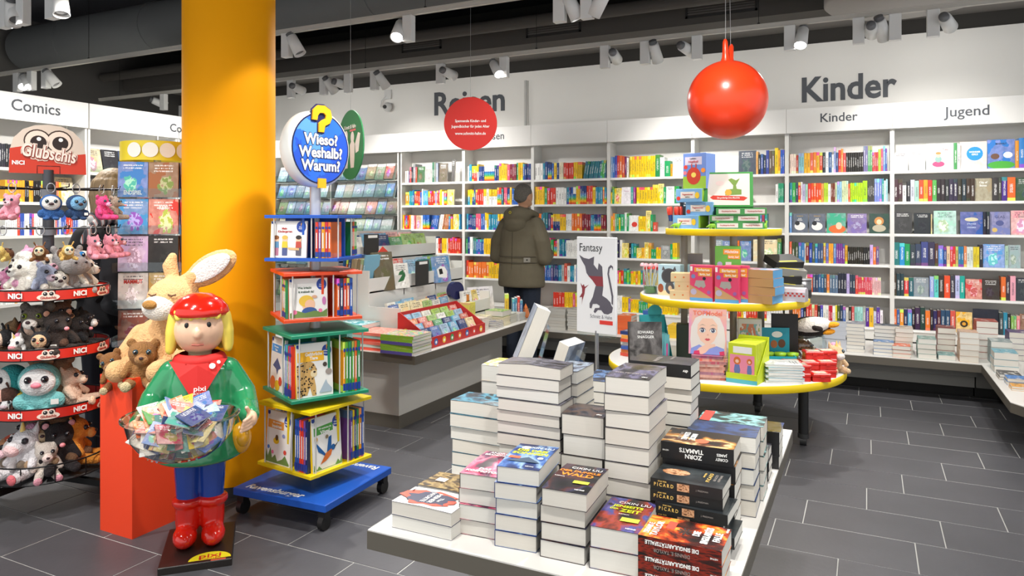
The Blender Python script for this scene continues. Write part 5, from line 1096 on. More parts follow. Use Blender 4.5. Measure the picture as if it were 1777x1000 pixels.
for k in range(4):
    a_ = R(25 + 90 * k); x, y = 0.27 * math.cos(a_), 0.27 * math.sin(a_)
    for z0_, z1_ in ((0.4806, 0.897), (0.9456, 1.367)):
        q = MB(); q.cyl((x, y, z0_), (x, y, z1_), 0.024, 16); q.build('post', TAUPEM, rt)
def cam_rz(x, y): return math.atan2(x, -y) * -1.0          # turn a box front so it looks at the aisle
def pbox(nm, lab, cat, x, y, z, w, d, h, c, rz=0.0, group=None, tilt=0.0, art=None, lines=(), mat=None, b_=0.002):
    q = MB(); q.bbox(-w / 2, -d / 2, 0, w / 2, d / 2, h, b_)
    o = q.build(nm, mat or M('card_' + c, c, 0.4), None, (x, y, z), (R(-tilt), 0, rz), label=lab, cat=cat, group=group)
    yf = -d / 2 - 0.0006
    if art:
        q = MB(); q.box(-w * 0.42, yf, h * 0.08, w * 0.42, yf + 0.0005, h * 0.9); q.build('front_print', art, o)
    for L in lines: text(L[0], L[1], o, (L[2], yf - 0.0008, L[3]), (R(90), 0, 0), L[4], L[5], sx=L[6] if len(L) > 6 else 1, ext=0.0002)
    return o
def disc(parent, x, z, r, mat, y, nm='printed_picture', sz=1.0, n=20):
    q = MB(); q.add([(x + r * math.cos(2 * PI * i / n), y, z + r * sz * math.sin(2 * PI * i / n)) for i in range(n)], [tuple(range(n))]); return q.build(nm, mat, parent)
VW = R(14)
z3, z2, z1 = 1.4138, 0.9458, 0.4808
# top tier
BLB = '7aaed8'
for k, (dx, rz) in enumerate(((-1.105, -14), (-1.02, -8), (-1.085, -12))):
    b_ = pbox('game_box', 'light blue card box in the middle of the top tier, %s of three' % ('lowest', 'second', 'uppermost')[k], 'box', dx, 5.07, z3 + k * 0.0915, 0.19, 0.17, 0.091, BLB, R(rz), 'light blue boxes on the top tier')
    q = MB(); q.box(-0.06, -0.0858, 0.025, 0.045, -0.0852, 0.07); lp = q.build('label_panel', M('label_cream', 'e8e0d4', 0.5), b_)
    text('Regenwürmer', 0.017, b_, (-0.008, -0.0866, 0.052), (R(90), 0, 0), RTXT, 0.0, sx=0.8); text('spielbox', 0.010, b_, (-0.008, -0.0866, 0.035), (R(90), 0, 0), KTXT, 0.0)
    disc(b_, -0.075, 0.025, 0.014, M('ladybird', 'd83a28', 0.5), -0.0868); disc(b_, 0.062, 0.045, 0.016, M('petal_yellow', 'f0c830', 0.5), -0.0868, sz=1.4)
    if k != 1:
        q = MB(); q.box(0.0952, -0.08, 0.005, 0.0958, 0.07, 0.086); q.build('side_print', M('lime_print', '9ac03a', 0.5), b_)
b_ = pbox('game_box', 'tall blue and green card box with a red hopper ball picture on top', 'box', -1.05, 5.08, z3 + 3 * 0.0915, 0.17, 0.15, 0.245, '6a88c8', R(-14), None)
q = MB(); q.box(-0.085, -0.0757, 0.0, 0.085, -0.0752, 0.085); q.build('front_meadow', M('lime_print', '9ac03a', 0.5), b_)
q = MB(); q.box(-0.07, -0.0757, 0.165, 0.055, -0.0752, 0.22); q.build('label_panel', M('label_lilac', 'c8c0d0', 0.5), b_)
disc(b_, -0.005, 0.088, 0.052, M('ball_print', 'c8402c', 0.4), -0.0762, 'ball_picture', 1.15); disc(b_, -0.005, 0.095, 0.018, M('butterfly', 'e8d060', 0.5), -0.0768, 'butterfly_picture')
for dx in (-0.02, 0.012):
    q = MB(); q.box(dx - 0.004, -0.0765, 0.145, dx + 0.004, -0.076, 0.172); q.build('ball_horn_print', M('ball_print', 'c8402c', 0.4), b_)
disc(b_, -0.065, 0.15, 0.014, M('ladybird', 'd83a28', 0.5), -0.0762); disc(b_, -0.07, 0.11, 0.013, M('flower_pink', 'e87888', 0.5), -0.0762); disc(b_, 0.065, 0.125, 0.016, M('flower_orange', 'f09030', 0.5), -0.0762)
text('Ladislav', 0.015, b_, (-0.01, -0.0768, 0.208), (R(90), 0, 0), KTXT, 0.0); text('Hüpfball', 0.022, b_, (-0.008, -0.0768, 0.186), (R(90), 0, 0), RTXT, 0.0)
DGREEN = '4a9a50'
for k, (dx, rz) in enumerate(((-0.80, 20), (-0.815, 12), (-0.78, 16))):
    b_ = pbox('game_box', 'flat green boxed dinosaur kit, %s of the pile on the top tier' % ('lowest', 'middle', 'uppermost')[k], 'box', dx, 5.08, z3 + k * 0.047, 0.32, 0.22, 0.0465, DGREEN, R(rz), 'flat green boxed kits')
    for x0_, x1_ in ((-0.148, -0.01), (0.02, 0.148)):
        q = MB(); q.box(x0_, -0.1108, 0.008, x1_, -0.1102, 0.038); q.build('label_panel', M('label_cream', 'e8e0d4', 0.5), b_)
    text('Die großartige Dino-Maschine', 0.0125, b_, (0.085, -0.1114, 0.024), (R(90), 0, 0), RTXT, 0.0, sx=0.62)
    text('Die großartige Dino-Maschine', 0.0125, b_, (-0.08, -0.1114, 0.024), (R(90), 0, 0), RTXT, 0.0, sx=0.62)
b_ = pbox('game_box', 'green and cream boxed dinosaur kit propped upright on the green pile', 'box', -0.845, 5.03, z3 + 0.1425, 0.32, 0.05, 0.245, DGREEN, R(10), None, 14)
q = MB(); q.box(-0.135, -0.0258, 0.012, 0.138, -0.0252, 0.232); q.build('front_print', M('label_cream', 'e8e0d4', 0.5), b_)
q = MB(); q.add([(-.10, -.0262, .05), (.10, -.0262, .042), (.125, -.0262, .062), (.10, -.0262, .072), (-.10, -.0262, .08), (-.12, -.0262, .065)], [(0, 1, 2, 3, 4, 5)]); q.build('red_banner', M('banner_red', 'd04030', 0.5), b_)
text('Die großartige Dino-Maschine', 0.016, b_, (0.0, -0.027, 0.062), (R(88), 0, 0), WTXT, 0.01, sx=0.75)
flat([(-.02, .08), (-.015, .12), (.03, .125), (.032, .15), (.0, .19), (.02, .2), (.05, .185), (.075, .2), (.06, .17), (.05, .15), (.055, .125), (.085, .12), (.085, .085)], M('dino_print', '7a9a48', 0.5), 'kit_picture', b_, y=-0.0266)
disc(b_, 0.0, 0.10, 0.022, M('gold_print2', 'd8a840', 0.5), -0.0268); disc(b_, -0.055, 0.165, 0.028, M('pale_print', 'f0d8d0', 0.5), -0.0264, sz=0.6)
pot = E('pen_display', (-1.21, 5.10, z3), R(14), 'grey card display with red-capped pens at the edge of the top tier', 'display box')
q = MB(); q.box(-0.06, -0.06, 0, 0.06, 0.06, 0.005); q.box(-0.06, -0.06, 0, 0.06, -0.056, 0.05); q.box(-0.06, -0.06, 0, -0.056, 0.06, 0.06); q.add([(0.06, -0.06, 0), (0.06, 0.06, 0), (0.06, 0.06, 0.15), (0.06, -0.06, 0.05)], [(0, 1, 2, 3), (3, 2, 1, 0)]); q.build('tray', M('grey_card', '8a8884', 0.6), pot)
for i in range(9):
    x, y = -0.04 + (i % 3) * 0.035, -0.035 + (i // 3) * 0.03
    o = E('pen', (-1.21 + x * math.cos(R(14)) - y * math.sin(R(14)), 5.10 + x * math.sin(R(14)) + y * math.cos(R(14)), z3 + 0.006), 0, 'chunky blue pen with red cap in the grey card display, %s of nine' % nth(i + 1), 'pen', 'red-capped pens', rot=(R(random.uniform(-8, 8)), R(random.uniform(-9, 9)), 0))
    q = MB(); q.cyl((0, 0, 0), (0, 0, 0.09), 0.010, 10); q.build('barrel', M('pen_blue', '2c4a88', 0.4), o)
    q = MB(); q.lathe([(0.012, 0.088), (0.014, 0.11), (0.013, 0.14), (0.0, 0.15)], 10); q.build('cap', M('pen_red', 'd8402c', 0.4), o)
for i, (x, y) in enumerate(((-1.19, 5.00), (-0.93, 4.92), (-0.62, 5.10))):
    o = E('dinosaur_toy', (x, y, z3), R(40 * i), 'little lime-green dinosaur figure, %s' % ('before the pen display', 'before the green boxed kits', 'at the aisle edge of the top tier')[i], 'toy')
    q = MB(); q.ell((0, 0, 0.022), (0.028, 0.014, 0.014)); q.tube([(0.02, 0, 0.025), (0.035, 0, 0.04), (0.042, 0, 0.052)], [0.008, 0.007, 0.009], 8); q.tube([(-0.022, 0, 0.022), (-0.045, 0, 0.012)], [0.008, 0.002], 8)
    q.build('body', M('toy_lime', '8ac030', 0.5), o)
    for sx in (-0.014, 0.014):
        for sy in (-0.009, 0.009):
            q = MB(); q.cyl((sx, sy, 0), (sx, sy, 0.02), 0.005, 8); q.build('leg', M('toy_lime', '8ac030', 0.5), o)
o = O('picture_book', FBK, None, (-1.16, 5.25, z3), (R(-8), 0, R(30)), (0.11, 0.02, 0.22), label='black and teal book standing behind the light blue boxes', cat='book', col='2a2c30')
# middle tier
def jar(x, y, z, r, h, lab):
    o = E('glass_jar', (x, y, z), 0, lab, 'jar')
    q = MB(); q.lathe([(0, 0), (r, 0), (r, h), (r - 0.004, h), (r - 0.004, 0.005), (0, 0.005)], 24); q.build('glass', CLEAR, o)
    q = MB(); q.lathe([(0, 0.006), (r - 0.006, 0.006), (r - 0.006, 0.05), (0, 0.05)], 20); q.build('printed_meadow', M('meadow_green', '5a8a3a', 0.6, var=0.3, vscale=60), o)
    return o
jar(-1.39, 5.06, z2, 0.05, 0.17, 'clear jar with printed meadow holding red and white mushroom pens')
for i in range(10):
    a_ = i * 0.63; x, y = -1.39 + 0.026 * math.cos(a_), 5.06 + 0.026 * math.sin(a_)
    o = E('mushroom_pen', (x, y, z2 + 0.052), 0, 'thin pen topped with a %s in the meadow jar, %s of ten' % ('red toadstool' if i < 5 else 'pink and white figure', nth(i + 1)), 'pen', 'toadstool pens', rot=(R(10 * math.sin(a_) * -1), R(12 * math.cos(a_)), 0))
    q = MB(); q.cyl((0, 0, 0), (0, 0, 0.12 + (0.03 if i > 4 else 0)), 0.004, 8); q.build('shaft', WTXT, o)
    zc = 0.12 + (0.03 if i > 4 else 0)
    q = MB(); q.lathe([(0.020, zc), (0.018, zc + 0.01), (0.010, zc + 0.018), (0, zc + 0.021)], 12); q.lathe([(0, zc), (0.02, zc)], 12); q.build('topper', M('toadstool_red', 'd02c28', 0.4) if i < 5 else M('figure_pink', 'f0b0b8', 0.5), o)
PALE = M('pale_blue_card', 'b8d8e4', 0.45)
b_ = pbox('gift_box', 'pale blue box picturing a grey cat-shaped fan', 'box', -1.235, 5.03, z2, 0.16, 0.09, 0.215, 'b8d8e4', R(-4), None)
q = MB(); q.box(-0.08, -0.0457, 0, 0.08, -0.0452, 0.035); q.build('front_print', M('sand_print', 'f0d8a8', 0.5), b_)
CATG = M('cat_grey', '58585c', 0.5)
disc(b_, 0.0, 0.135, 0.055, CATG, -0.0462, 'cat_head_print'); disc(b_, 0.0, 0.135, 0.047, M('fan_dark', '444448', 0.5), -0.0466, 'fan_print'); disc(b_, 0.005, 0.055, 0.032, CATG, -0.0464, 'cat_body_print', 1.4); disc(b_, 0.008, 0.05, 0.014, M('belly_print', 'e8c8a0', 0.5), -0.0468, 'cat_belly_print', 1.4)
for sx in (-0.038, 0.038): flat([(sx - .014, .175), (sx + .014, .175), (sx * 1.1, .205)], CATG, 'cat_ear_print', b_, y=-0.0463)
disc(b_, -0.06, 0.05, 0.02, M('squirrel_print', 'a0502c', 0.5), -0.0466, sz=1.5)
pbox('gift_box', 'pale blue box with printed clouds behind the cat fan box', 'box', -1.12, 5.17, z2, 0.14, 0.09, 0.21, 'a8ccd8', R(-4))
for k, (dx, dy) in enumerate(((0.0, 0.0), (0.03, 0.01), (0.005, 0.005))):
    b_ = pbox('wooden_box', 'small pale wooden box with orange dots, %s of the pile' % ('lowest', 'middle', 'topmost')[k], 'box', -1.125 + dx, 4.83 + dy, z2 + k * 0.0585, 0.13, 0.10, 0.058, 'e0c898', R(10), 'wooden boxes on the middle tier')
    for sx in (-0.035, 0.02): disc(b_, sx, 0.03, 0.006, M('orange_dot', 'e08040', 0.5), -0.0508)
pbox('gift_box', 'grey box with a pink figure stacked behind the cat fan box', 'box', -1.13, 5.29, z2 + 0.141, 0.12, 0.10, 0.14, '9a949c', R(10)); pbox('gift_box', 'rosy grey box under the grey one behind the cat fan box', 'box', -1.13, 5.29, z2, 0.13, 0.11, 0.14, 'b89aa8', R(10))
PK = 'e0446c'
for k, (x, y, rz) in enumerate(((-0.965, 4.77, -6), (-0.80, 4.745, -4), (-0.755, 4.82, -4))):
    b_ = pbox('craft_kit', 'pink craft box with an egg-carton picture, %s' % ('beside the wooden boxes', 'in front beside the cardboard pile', 'half hidden behind its neighbour')[k], 'box', x, y, z2, 0.15, 0.055, 0.235, PK, R(rz), 'pink craft boxes')
    yf = -0.0282
    q = MB(); q.box(-0.075, yf, 0, 0.075, yf + 0.0005, 0.022); q.build('blue_strip', M('strip_blue', '58a0d0', 0.5), b_)
    flat([(-.075, .022), (.075, .022), (-.075, .105)], M('kraft_print', 'c89a68', 0.5), 'kraft_corner', b_, y=yf - 0.0003)
    q = MB(); q.box(-0.045, yf - 0.0004, 0.19, 0.07, yf, 0.218); q.box(-0.02, yf - 0.0004, 0.163, 0.07, yf, 0.187); q.build('title_block', M('title_orange', 'f0a030', 0.5), b_)
    text('Eierkarton', 0.024, b_, (0.012, yf - 0.0012, 0.204), (R(90), 0, 0), WTXT, 0.02, sx=0.85); text('fertig, los!', 0.02, b_, (0.025, yf - 0.0012, 0.175), (R(90), 0, 0), WTXT, 0.02, sx=0.85)
    flat([(-.045, .10), (-.035, .135), (.02, .135), (.03, .10), (.015, .085), (.0, .095), (-.015, .085), (-.03, .095)], M('carton_grey', 'a8a49c', 0.6), 'carton_picture', b_, y=yf - 0.0006)
    disc(b_, -0.052, 0.16, 0.014, M('penguin_print', '7a88b8', 0.5), yf - 0.0006); disc(b_, 0.02, 0.148, 0.011, KTXT, yf - 0.0006); disc(b_, -0.05, 0.06, 0.02, M('mouse_print', 'b8b0c8', 0.5), yf - 0.0008); disc(b_, 0.05, 0.06, 0.012, M('purple_print', 'a060a0', 0.5), yf - 0.0006)
    q = MB(); q.box(-0.072, yf - 0.0004, 0.195, -0.058, yf, 0.225); q.build('white_tab', WTXT, b_)
b_ = pbox('craft_kit', 'green craft box with a milk-carton picture behind the pink ones', 'box', -0.83, 4.93, z2 + 0.12, 0.165, 0.05, 0.235, '6ab848', R(8), 'green craft boxes')
pbox('craft_kit', 'plain pink craft box under the green one', 'box', -0.83, 4.93, z2, 0.165, 0.055, 0.1195, PK, R(8), 'pink craft boxes')
yf = -0.0262
q = MB(); q.box(-0.03, yf, 0.18, 0.075, yf + 0.0005, 0.215); q.box(0.0, yf, 0.15, 0.075, yf + 0.0005, 0.177); q.build('title_block', M('title_orange', 'f0a030', 0.5), b_)
text('Milchtüte', 0.027, b_, (0.022, yf - 0.0012, 0.197), (R(90), 0, 0), WTXT, 0.02, sx=0.85); text('fertig, los!', 0.02, b_, (0.036, yf - 0.0012, 0.163), (R(90), 0, 0), WTXT, 0.02, sx=0.8)
q = MB(); q.box(-0.015, yf - 0.0004, 0.03, 0.022, yf, 0.13); q.build('carton_picture', M('carton_white', 'e8e4e0', 0.5), b_); disc(b_, -0.052, 0.115, 0.017, M('elephant_print', 'b8b0d0', 0.5), yf - 0.0006); disc(b_, 0.055, 0.09, 0.017, M('plane_print', 'd83a48', 0.5), yf - 0.0006); disc(b_, -0.05, 0.05, 0.014, M('pencil_print', '4a4a90', 0.5), yf - 0.0006)
b_ = pbox('gift_box', 'teal box picturing a yellow cat-shaped fan', 'box', -1.00, 4.99, z2, 0.12, 0.08, 0.20, '88a8b0', R(6)); disc(b_, 0.0, 0.14, 0.045, M('fan_yellow', 'd8b030', 0.5), -0.0408, 'fan_print')
for k in range(4):
    b_ = pbox('kraft_box', 'kraft cardboard box with blue ends, %s of the pile' % ('lowest', 'second from below', 'third from below', 'topmost')[k], 'box', -0.60 + 0.006 * ((k * 2) % 3 - 1), 4.86, z2 + k * 0.0535, 0.20, 0.17, 0.053, 'b8905c', R(-15 + 2 * (k % 2)), 'kraft boxes on the middle tier')
    q = MB(); q.box(0.1002, -0.085, 0.002, 0.1008, 0.085, 0.051); q.build('end_print', M('strip_blue', '58a0d0', 0.5), b_)
    q = MB(); q.box(-0.1, -0.085, 0.0531, 0.1, 0.085, 0.0536); q.build('lid_print', art_mat('kraft_lid', ['58a0d0', '8ac0e0', 'e08880', '4a90c8'], 3, 0.4, 3), b_)
o = E('treasure_chest', (-0.435, 5.03, z2), R(-8), 'small printed chest-shaped tin with red and white checks', 'tin')
q = MB(); q.T = Matrix(((0, 0, 1, 0), (1, 0, 0, 0), (0, 1, 0, 0), (0, 0, 0, 1))); q.prism([(-0.045, 0), (0.045, 0), (0.045, 0.06), (0.03, 0.082), (0, 0.09), (-0.03, 0.082), (-0.045, 0.06)], -0.085, 0.085); q.build('body', M('tin_pale', 'c8c4cc', 0.3, 0.4), o)
for i in range(12):
    q = MB(); q.box(-0.08 + (i % 6) * 0.027, -0.0458, 0.062 - 0.014 * (i // 6) + 0.0, -0.0665 + (i % 6) * 0.027, -0.0452, 0.075 - 0.014 * (i // 6)) if False else q.box(-0.08 + (i % 6) * 0.027 + (0.0135 if i // 6 else 0), -0.0458, 0.046 - 0.014 * (i // 6), -0.0665 + (i % 6) * 0.027 + (0.0135 if i // 6 else 0), -0.0452, 0.058 - 0.014 * (i // 6)); q.build('red_check', M('check_red', 'b83a38', 0.4), o)
o = E('round_tin', (-0.40, 5.26, z2), 0, 'grey and black lettered cylinder tin at the edge of the middle tier', 'tin')
q = MB(); q.lathe([(0, 0), (0.062, 0), (0.062, 0.12), (0, 0.12)], 32); q.build('body', M('tin_grey', '6a6a6c', 0.35, 0.5), o); q = MB(); q.lathe([(0.0635, 0.01), (0.0635, 0.055)], 32, a0=-2.6, a1=0.3); q.build('wrap', BLACK, o); q = MB(); q.lathe([(0, 0.12), (0.0645, 0.12), (0.0645, 0.128), (0, 0.129)], 32); q.build('lid', M('tin_lid', 'a8a8ac', 0.3, 0.6), o)
o = E('cosmetic_bag', (-0.52, 5.19, z2), R(-5), 'black and grey shopper bags with yellow print lying in a heap', 'bag')
for i in range(5):
    q = MB(); q.box(-0.11, -0.07, 0, 0.11, 0.07, 0.05); p_ = q.build('folded_bag', M(('bag_black', 'bag_grey')[i % 2], ('1c1c1c', '8a8a84')[i % 2], 0.5), o, (0.02 * (i % 2), 0.01 * i, 0.055 * i), (R(5 * i), R(6 * (i % 2)), R(12 * i)))
    q = MB(); q.box(-0.08, -0.06, 0.0502, 0.06, -0.045, 0.051); q.build('yellow_print', M('print_lemon', 'd8d030', 0.5), p_)
# bottom tier
fb_ = MB(); fb_.box(-.5, -.5, 0, .5, .5, .2); fb_.box(-.5, -.49, .2, .48, .48, .8); fb_.box(-.5, -.5, .8, .5, .5, 1); FOLD = fb_.mesh('folder', COVL)
for k in range(9):
    c = ['d87868', 'e89080', 'b86888', 'e88878', 'd86858', 'e0a090', 'c86070', 'e88070', 'a85878'][k]
    O('album', FOLD, None, (-0.90 + 0.01 * math.sin(k * 2.1), 4.66 + 0.008 * math.cos(k * 1.7), z1 + k * 0.0165), (0, 0, R(12 + 5 * math.sin(k * 1.3))), (0.19, 0.22, 0.016), label='salmon-pink sticker album in the pile on the bottom tier, %s' % ('topmost' if k == 8 else nth(k + 1) + ' from below'), cat='album', group='pink sticker albums', col=c)
o = E('album', (-0.90, 4.60, z1 + 0.149), R(8), 'pink album with a drawn long-haired girl standing on the pink pile', 'album', rot=(R(-8), 0, R(8)))
q = MB(); q.box(-0.115, -0.008, 0, 0.115, 0.008, 0.285); q.build('cover', art_mat('album_pink', ['d890c8', 'e8a0b8', 'f0b8a0', 'b890d8'], 1.5, 0.3, 1.1), o)
text('TOPModel', 0.04, o, (0.0, -0.0088, 0.255), (R(90), 0, 0), M('title_salmon', 'f0785c', 0.5), 0.02, sx=1.0)
HAIRP = M('hair_print', 'e6ded6', 0.5); SKP = M('skin_print', 'f2c8b0', 0.5)
flat([(-.095, .0), (-.105, .09), (-.10, .17), (-.075, .225), (-.03, .25), (.03, .25), (.075, .228), (.10, .17), (.108, .09), (.10, .0)], HAIRP, 'drawn_hair', o, y=-0.0084)
flat([(-.062, .13), (-.06, .185), (-.03, .225), (.03, .225), (.06, .185), (.06, .13), (.04, .085), (.012, .062), (-.012, .062), (-.042, .085)], SKP, 'drawn_face', o, y=-0.0088)
flat([(-.105, 0), (-.10, .035), (-.05, .06), (.0, .03), (.055, .055), (.10, .04), (.105, 0)], M('blouse_print', '8c9ce0', 0.5), 'drawn_dress', o, y=-0.0090)
flat([(-.075, .012), (-.05, .04), (-.01, .062), (.045, .068), (.05, .052), (.015, .04), (-.01, .012), (-.03, .0), (-.07, 0)], SKP, 'drawn_hand', o, y=-0.0093)
for sx in (-0.031, 0.033):
    disc(o, sx, 0.150, 0.020, M('lash_print', '5a4a58', 0.5), -0.0091, 'drawn_lash', 0.80); disc(o, sx, 0.148, 0.0185, WTXT, -0.0093, 'drawn_eye', 0.72); disc(o, sx, 0.149, 0.0115, M('iris_print', '4a5068', 0.5), -0.0096, 'drawn_iris', 1.1); disc(o, sx - .003, 0.153, 0.0035, WTXT, -0.0099, 'drawn_glint')
    flat([(sx - .022, .176), (sx, .188), (sx + .022, .178), (sx, .183)], M('brow_print', 'b09a88', 0.5), 'drawn_brow', o, y=-0.0092)
flat([(-.018, .094), (-.006, .101), (.0, .098), (.006, .101), (.018, .094), (.006, .085), (-.006, .085)], M('lips_print', 'd0505a', 0.5), 'drawn_lips', o, y=-0.0091)
flat([(-.006, .118), (.008, .118), (.003, .13)], M('nose_print', 'e0a890', 0.5), 'drawn_nose', o, y=-0.0091)
flat([(-.085, 0), (-.08, .02), (-.05, .024), (-.045, 0)], M('magenta_print', 'd83868', 0.5), 'drawn_sleeve', o, y=-0.0095)
flat([(.075, 0), (.072, .02), (.10, .026), (.105, 0)], M('magenta_print', 'd83868', 0.5), 'drawn_sleeve', o, y=-0.0095)
o = E('display_box', (-0.665, 4.66, z1), R(-10), 'lime green display box holding doll craft sets', 'display box')
LIME = M('lime_card', 'c8d828', 0.45)
q = MB(); q.box(-0.095, -0.12, 0, 0.095, 0.12, 0.006); q.box(-0.095, -0.12, 0.006, 0.095, -0.114, 0.06); q.build('tray', LIME, o)
q = MB(); q.box(-0.095, -0.1205, 0.0, 0.095, -0.12, 0.025); q.build('turquoise_strip', M('turq_print', '58b8c0', 0.5), o)
for sx in (-0.095, 0.091):
    q = MB(); q.add([(sx, -.12, .006), (sx, .12, .006), (sx, .12, .26), (sx, -.10, .06), (sx + .004, -.12, .006), (sx + .004, .12, .006), (sx + .004, .12, .26), (sx + .004, -.10, .06)], [(0, 1, 2, 3), (7, 6, 5, 4), (3, 2, 6, 7), (0, 3, 7, 4)]); q.build('side', LIME, o)
q = MB(); q.box(-0.095, 0.116, 0.006, 0.095, 0.12, 0.26); q.build('back', LIME, o)
for k in range(7):
    x, y = -0.665 - (-0.095 + k * 0.032) * math.sin(R(-10)), 4.66 + (-0.095 + k * 0.032) * math.cos(R(-10))
    b_ = pbox('doll_kit', 'lime and pink doll craft set in the lime display box, %s' % ('in front' if k == 0 else nth(k + 1) + ' from the front'), 'craft set', x, y, z1 + 0.007, 0.17, 0.026, 0.235, 'c8d828', R(-10), 'doll craft sets')
    if k == 0:
        q = MB(); q.box(-0.075, -0.0137, 0.03, 0.075, -0.0132, 0.165); q.build('pink_panel', M('panel_pink', 'f090a8', 0.5), b_)
        q = MB(); q.box(-0.055, -0.0137, 0.175, 0.06, -0.0132, 0.215); q.build('label_panel', WTXT, b_)
        for dx, sc_ in ((-0.03, 1.0), (0.045, 0.75)):
            disc(b_, dx, 0.128, 0.022 * sc_, M('hair_ginger', 'd8702c', 0.5), -0.0142, 'doll_hair_print', 1.1); disc(b_, dx, 0.125, 0.011 * sc_, SKP, -0.0146, 'doll_face_print')
            flat([(dx - .014 * sc_, .105), (dx + .014 * sc_, .105), (dx + .02 * sc_, .07), (dx + .01, .035), (dx - .01, .035), (dx - .02 * sc_, .07)], M('doll_dress', ('f0e8e0', '6a7ab0')[dx < 0], 0.5), 'doll_print', b_, y=-0.0144)
for k in range(7):
    O('activity_book', LBK, None, (-0.475 + 0.008 * (k % 2), 4.735, z1 + k * 0.0165), (0, 0, R(-74 + 4 * (k % 2))), (0.165, 0.215, 0.016), label='white and turquoise activity book, %s' % ('topmost of the pile beside the red tins' if k == 6 else 'number %s up in the pile beside the red tins' % nth(k + 1)), cat='book', group='turquoise activity books', col='88c8d4' if k % 3 else 'e8ecec')
RED = M('tin_red', 'd02820', 0.3)
def red_tin(x, y, z, rz, lab):
    o = E('lunch_tin', (x, y, z), rz, lab, 'tin', 'small red tins')
    q = MB(); q.bbox(-0.055, -0.042, 0, 0.055, 0.042, 0.034, 0.006); q.build('body', RED, o)
    q = MB(); q.bbox(-0.058, -0.045, 0.032, 0.058, 0.045, 0.050, 0.006); ld = q.build('lid', RED, o)
    q = MB(); q.box(-0.04, -0.03, 0.0502, 0.04, 0.03, 0.0508); q.build('lid_picture', art_mat('tin_picture', ['8ab0e0', 'e8c84c', 'b0c8f0', 'f0d060'], 6, 0.4, 4), ld)
    q = MB(); q.box(-0.012, -0.049, 0.026, 0.012, -0.044, 0.042); q.build('clasp', RED, o)
    return o
for i, (x, y, k) in enumerate(((-0.375, 4.80, 0), (-0.375, 4.80, 1), (-0.265, 4.845, 0), (-0.335, 4.93, 0), (-0.335, 4.93, 1), (-0.24, 4.98, 0), (-0.24, 4.98, 1), (-0.315, 5.02, 0), (-0.315, 5.02, 1), (-0.315, 5.02, 2), (-0.43, 4.90, 0), (-0.43, 4.90, 1), (-0.24, 5.08, 0), (-0.24, 5.08, 1), (-0.24, 5.08, 2))):
    red_tin(x, y, z1 + k * 0.0512, R(20 + (i * 7) % 9), 'small glossy red lidded tin, %s in the group on the bottom tier' % nth(i + 1))
o = E('display_box', (-0.56, 5.02, z1), R(20), 'turquoise card display box with animal stickers and a raised back card', 'display box')
TURQ = M('turq_card', '2ab0bc', 0.45)
q = MB(); q.box(-0.13, -0.09, 0, 0.13, 0.09, 0.005); q.box(-0.13, -0.09, 0.005, 0.13, -0.085, 0.11); q.box(-0.13, -0.085, 0.005, -0.125, 0.09, 0.13); q.box(0.125, -0.085, 0.005, 0.13, 0.09, 0.11); q.build('tray', TURQ, o)
q = MB(); q.box(-0.13, 0.085, 0.005, 0.13, 0.09, 0.27); bk = q.build('back_card', M('turq_deep', '1c98b0', 0.45), o)
disc(bk, 0.05, 0.225, 0.035, WTXT, 0.0845, 'cloud_print', 0.6); disc(bk, 0.03, 0.16, 0.022, M('bear_print', 'b86838', 0.5), 0.0845, 'bear_print', 1.2); disc(bk, 0.08, 0.165, 0.024, M('bear_dark', '6a4028', 0.5), 0.0845, 'bear_print', 1.2)
disc(o, -0.09, 0.08, 0.022, M('sticker_violet', '7a6ab0', 0.5), -0.0905, 'round_sticker'); disc(o, 0.05, 0.065, 0.032, M('sticker_mint', 'c8e0d0', 0.5), -0.0905, 'round_sticker'); disc(o, 0.05, 0.062, 0.022, M('bear_dark', '6a4028', 0.5), -0.0909, 'sticker_bear')
text('ISLAND', 0.03, o, (-0.02, -0.0908, 0.03), (R(90), 0, 0), WTXT, 0.0)
for i in range(3):
    b_ = E('bug_viewer', (-0.59 + 0.075 * i, 5.03 + 0.02 * i, z1 + 0.006), 0, 'clear and green magnifier pot in the turquoise display box, %s' % nth(i + 1), 'toy', 'magnifier pots')
    q = MB(); q.lathe([(0, 0), (0.03, 0), (0.033, 0.09), (0, 0.09)], 20); q.build('pot', clear_mat('green_acrylic', 'c8e070'), b_); q = MB(); q.lathe([(0.034, 0.088), (0.038, 0.09), (0.038, 0.112), (0.0, 0.116)], 20); q.build('lid', M('lid_lime', '9ac830', 0.3), b_)
o = E('treasure_chest', (-0.53, 4.88, z1), R(18), 'small silver rounded tin with red checks beside the turquoise box', 'tin')
q = MB(); q.T = Matrix(((0, 0, 1, 0), (1, 0, 0, 0), (0, 1, 0, 0), (0, 0, 0, 1))); q.prism([(-0.035, 0), (0.035, 0), (0.035, 0.045), (0.02, 0.062), (0, 0.067), (-0.02, 0.062), (-0.035, 0.045)], -0.075, 0.075); q.build('body', M('tin_pale', 'c8c4cc', 0.3, 0.4), o)
for i in range(5):
    q = MB(); q.box(-0.07 + i * 0.03, -0.0358, 0.01, -0.055 + i * 0.03, -0.0352, 0.04); q.build('red_check', M('check_red', 'b83a38', 0.4), o)
pbox('craft_kit', 'green and white striped craft set standing behind the lime box', 'craft set', -0.70, 4.98, z1, 0.15, 0.04, 0.34, 'e0e0dc', R(14), None, 0, art_mat('stripes_diag', ['e8e4dc', 'd88868', '88b8b8', 'e8e4dc', 'a8b838'], 3, 0.4, 2, True))
pbox('black_display_card', 'black card with a grey speech-bubble shape behind the turquoise box', 'display card', -0.50, 5.17, z1, 0.17, 0.02, 0.36, '1c1a1a', R(14)); 
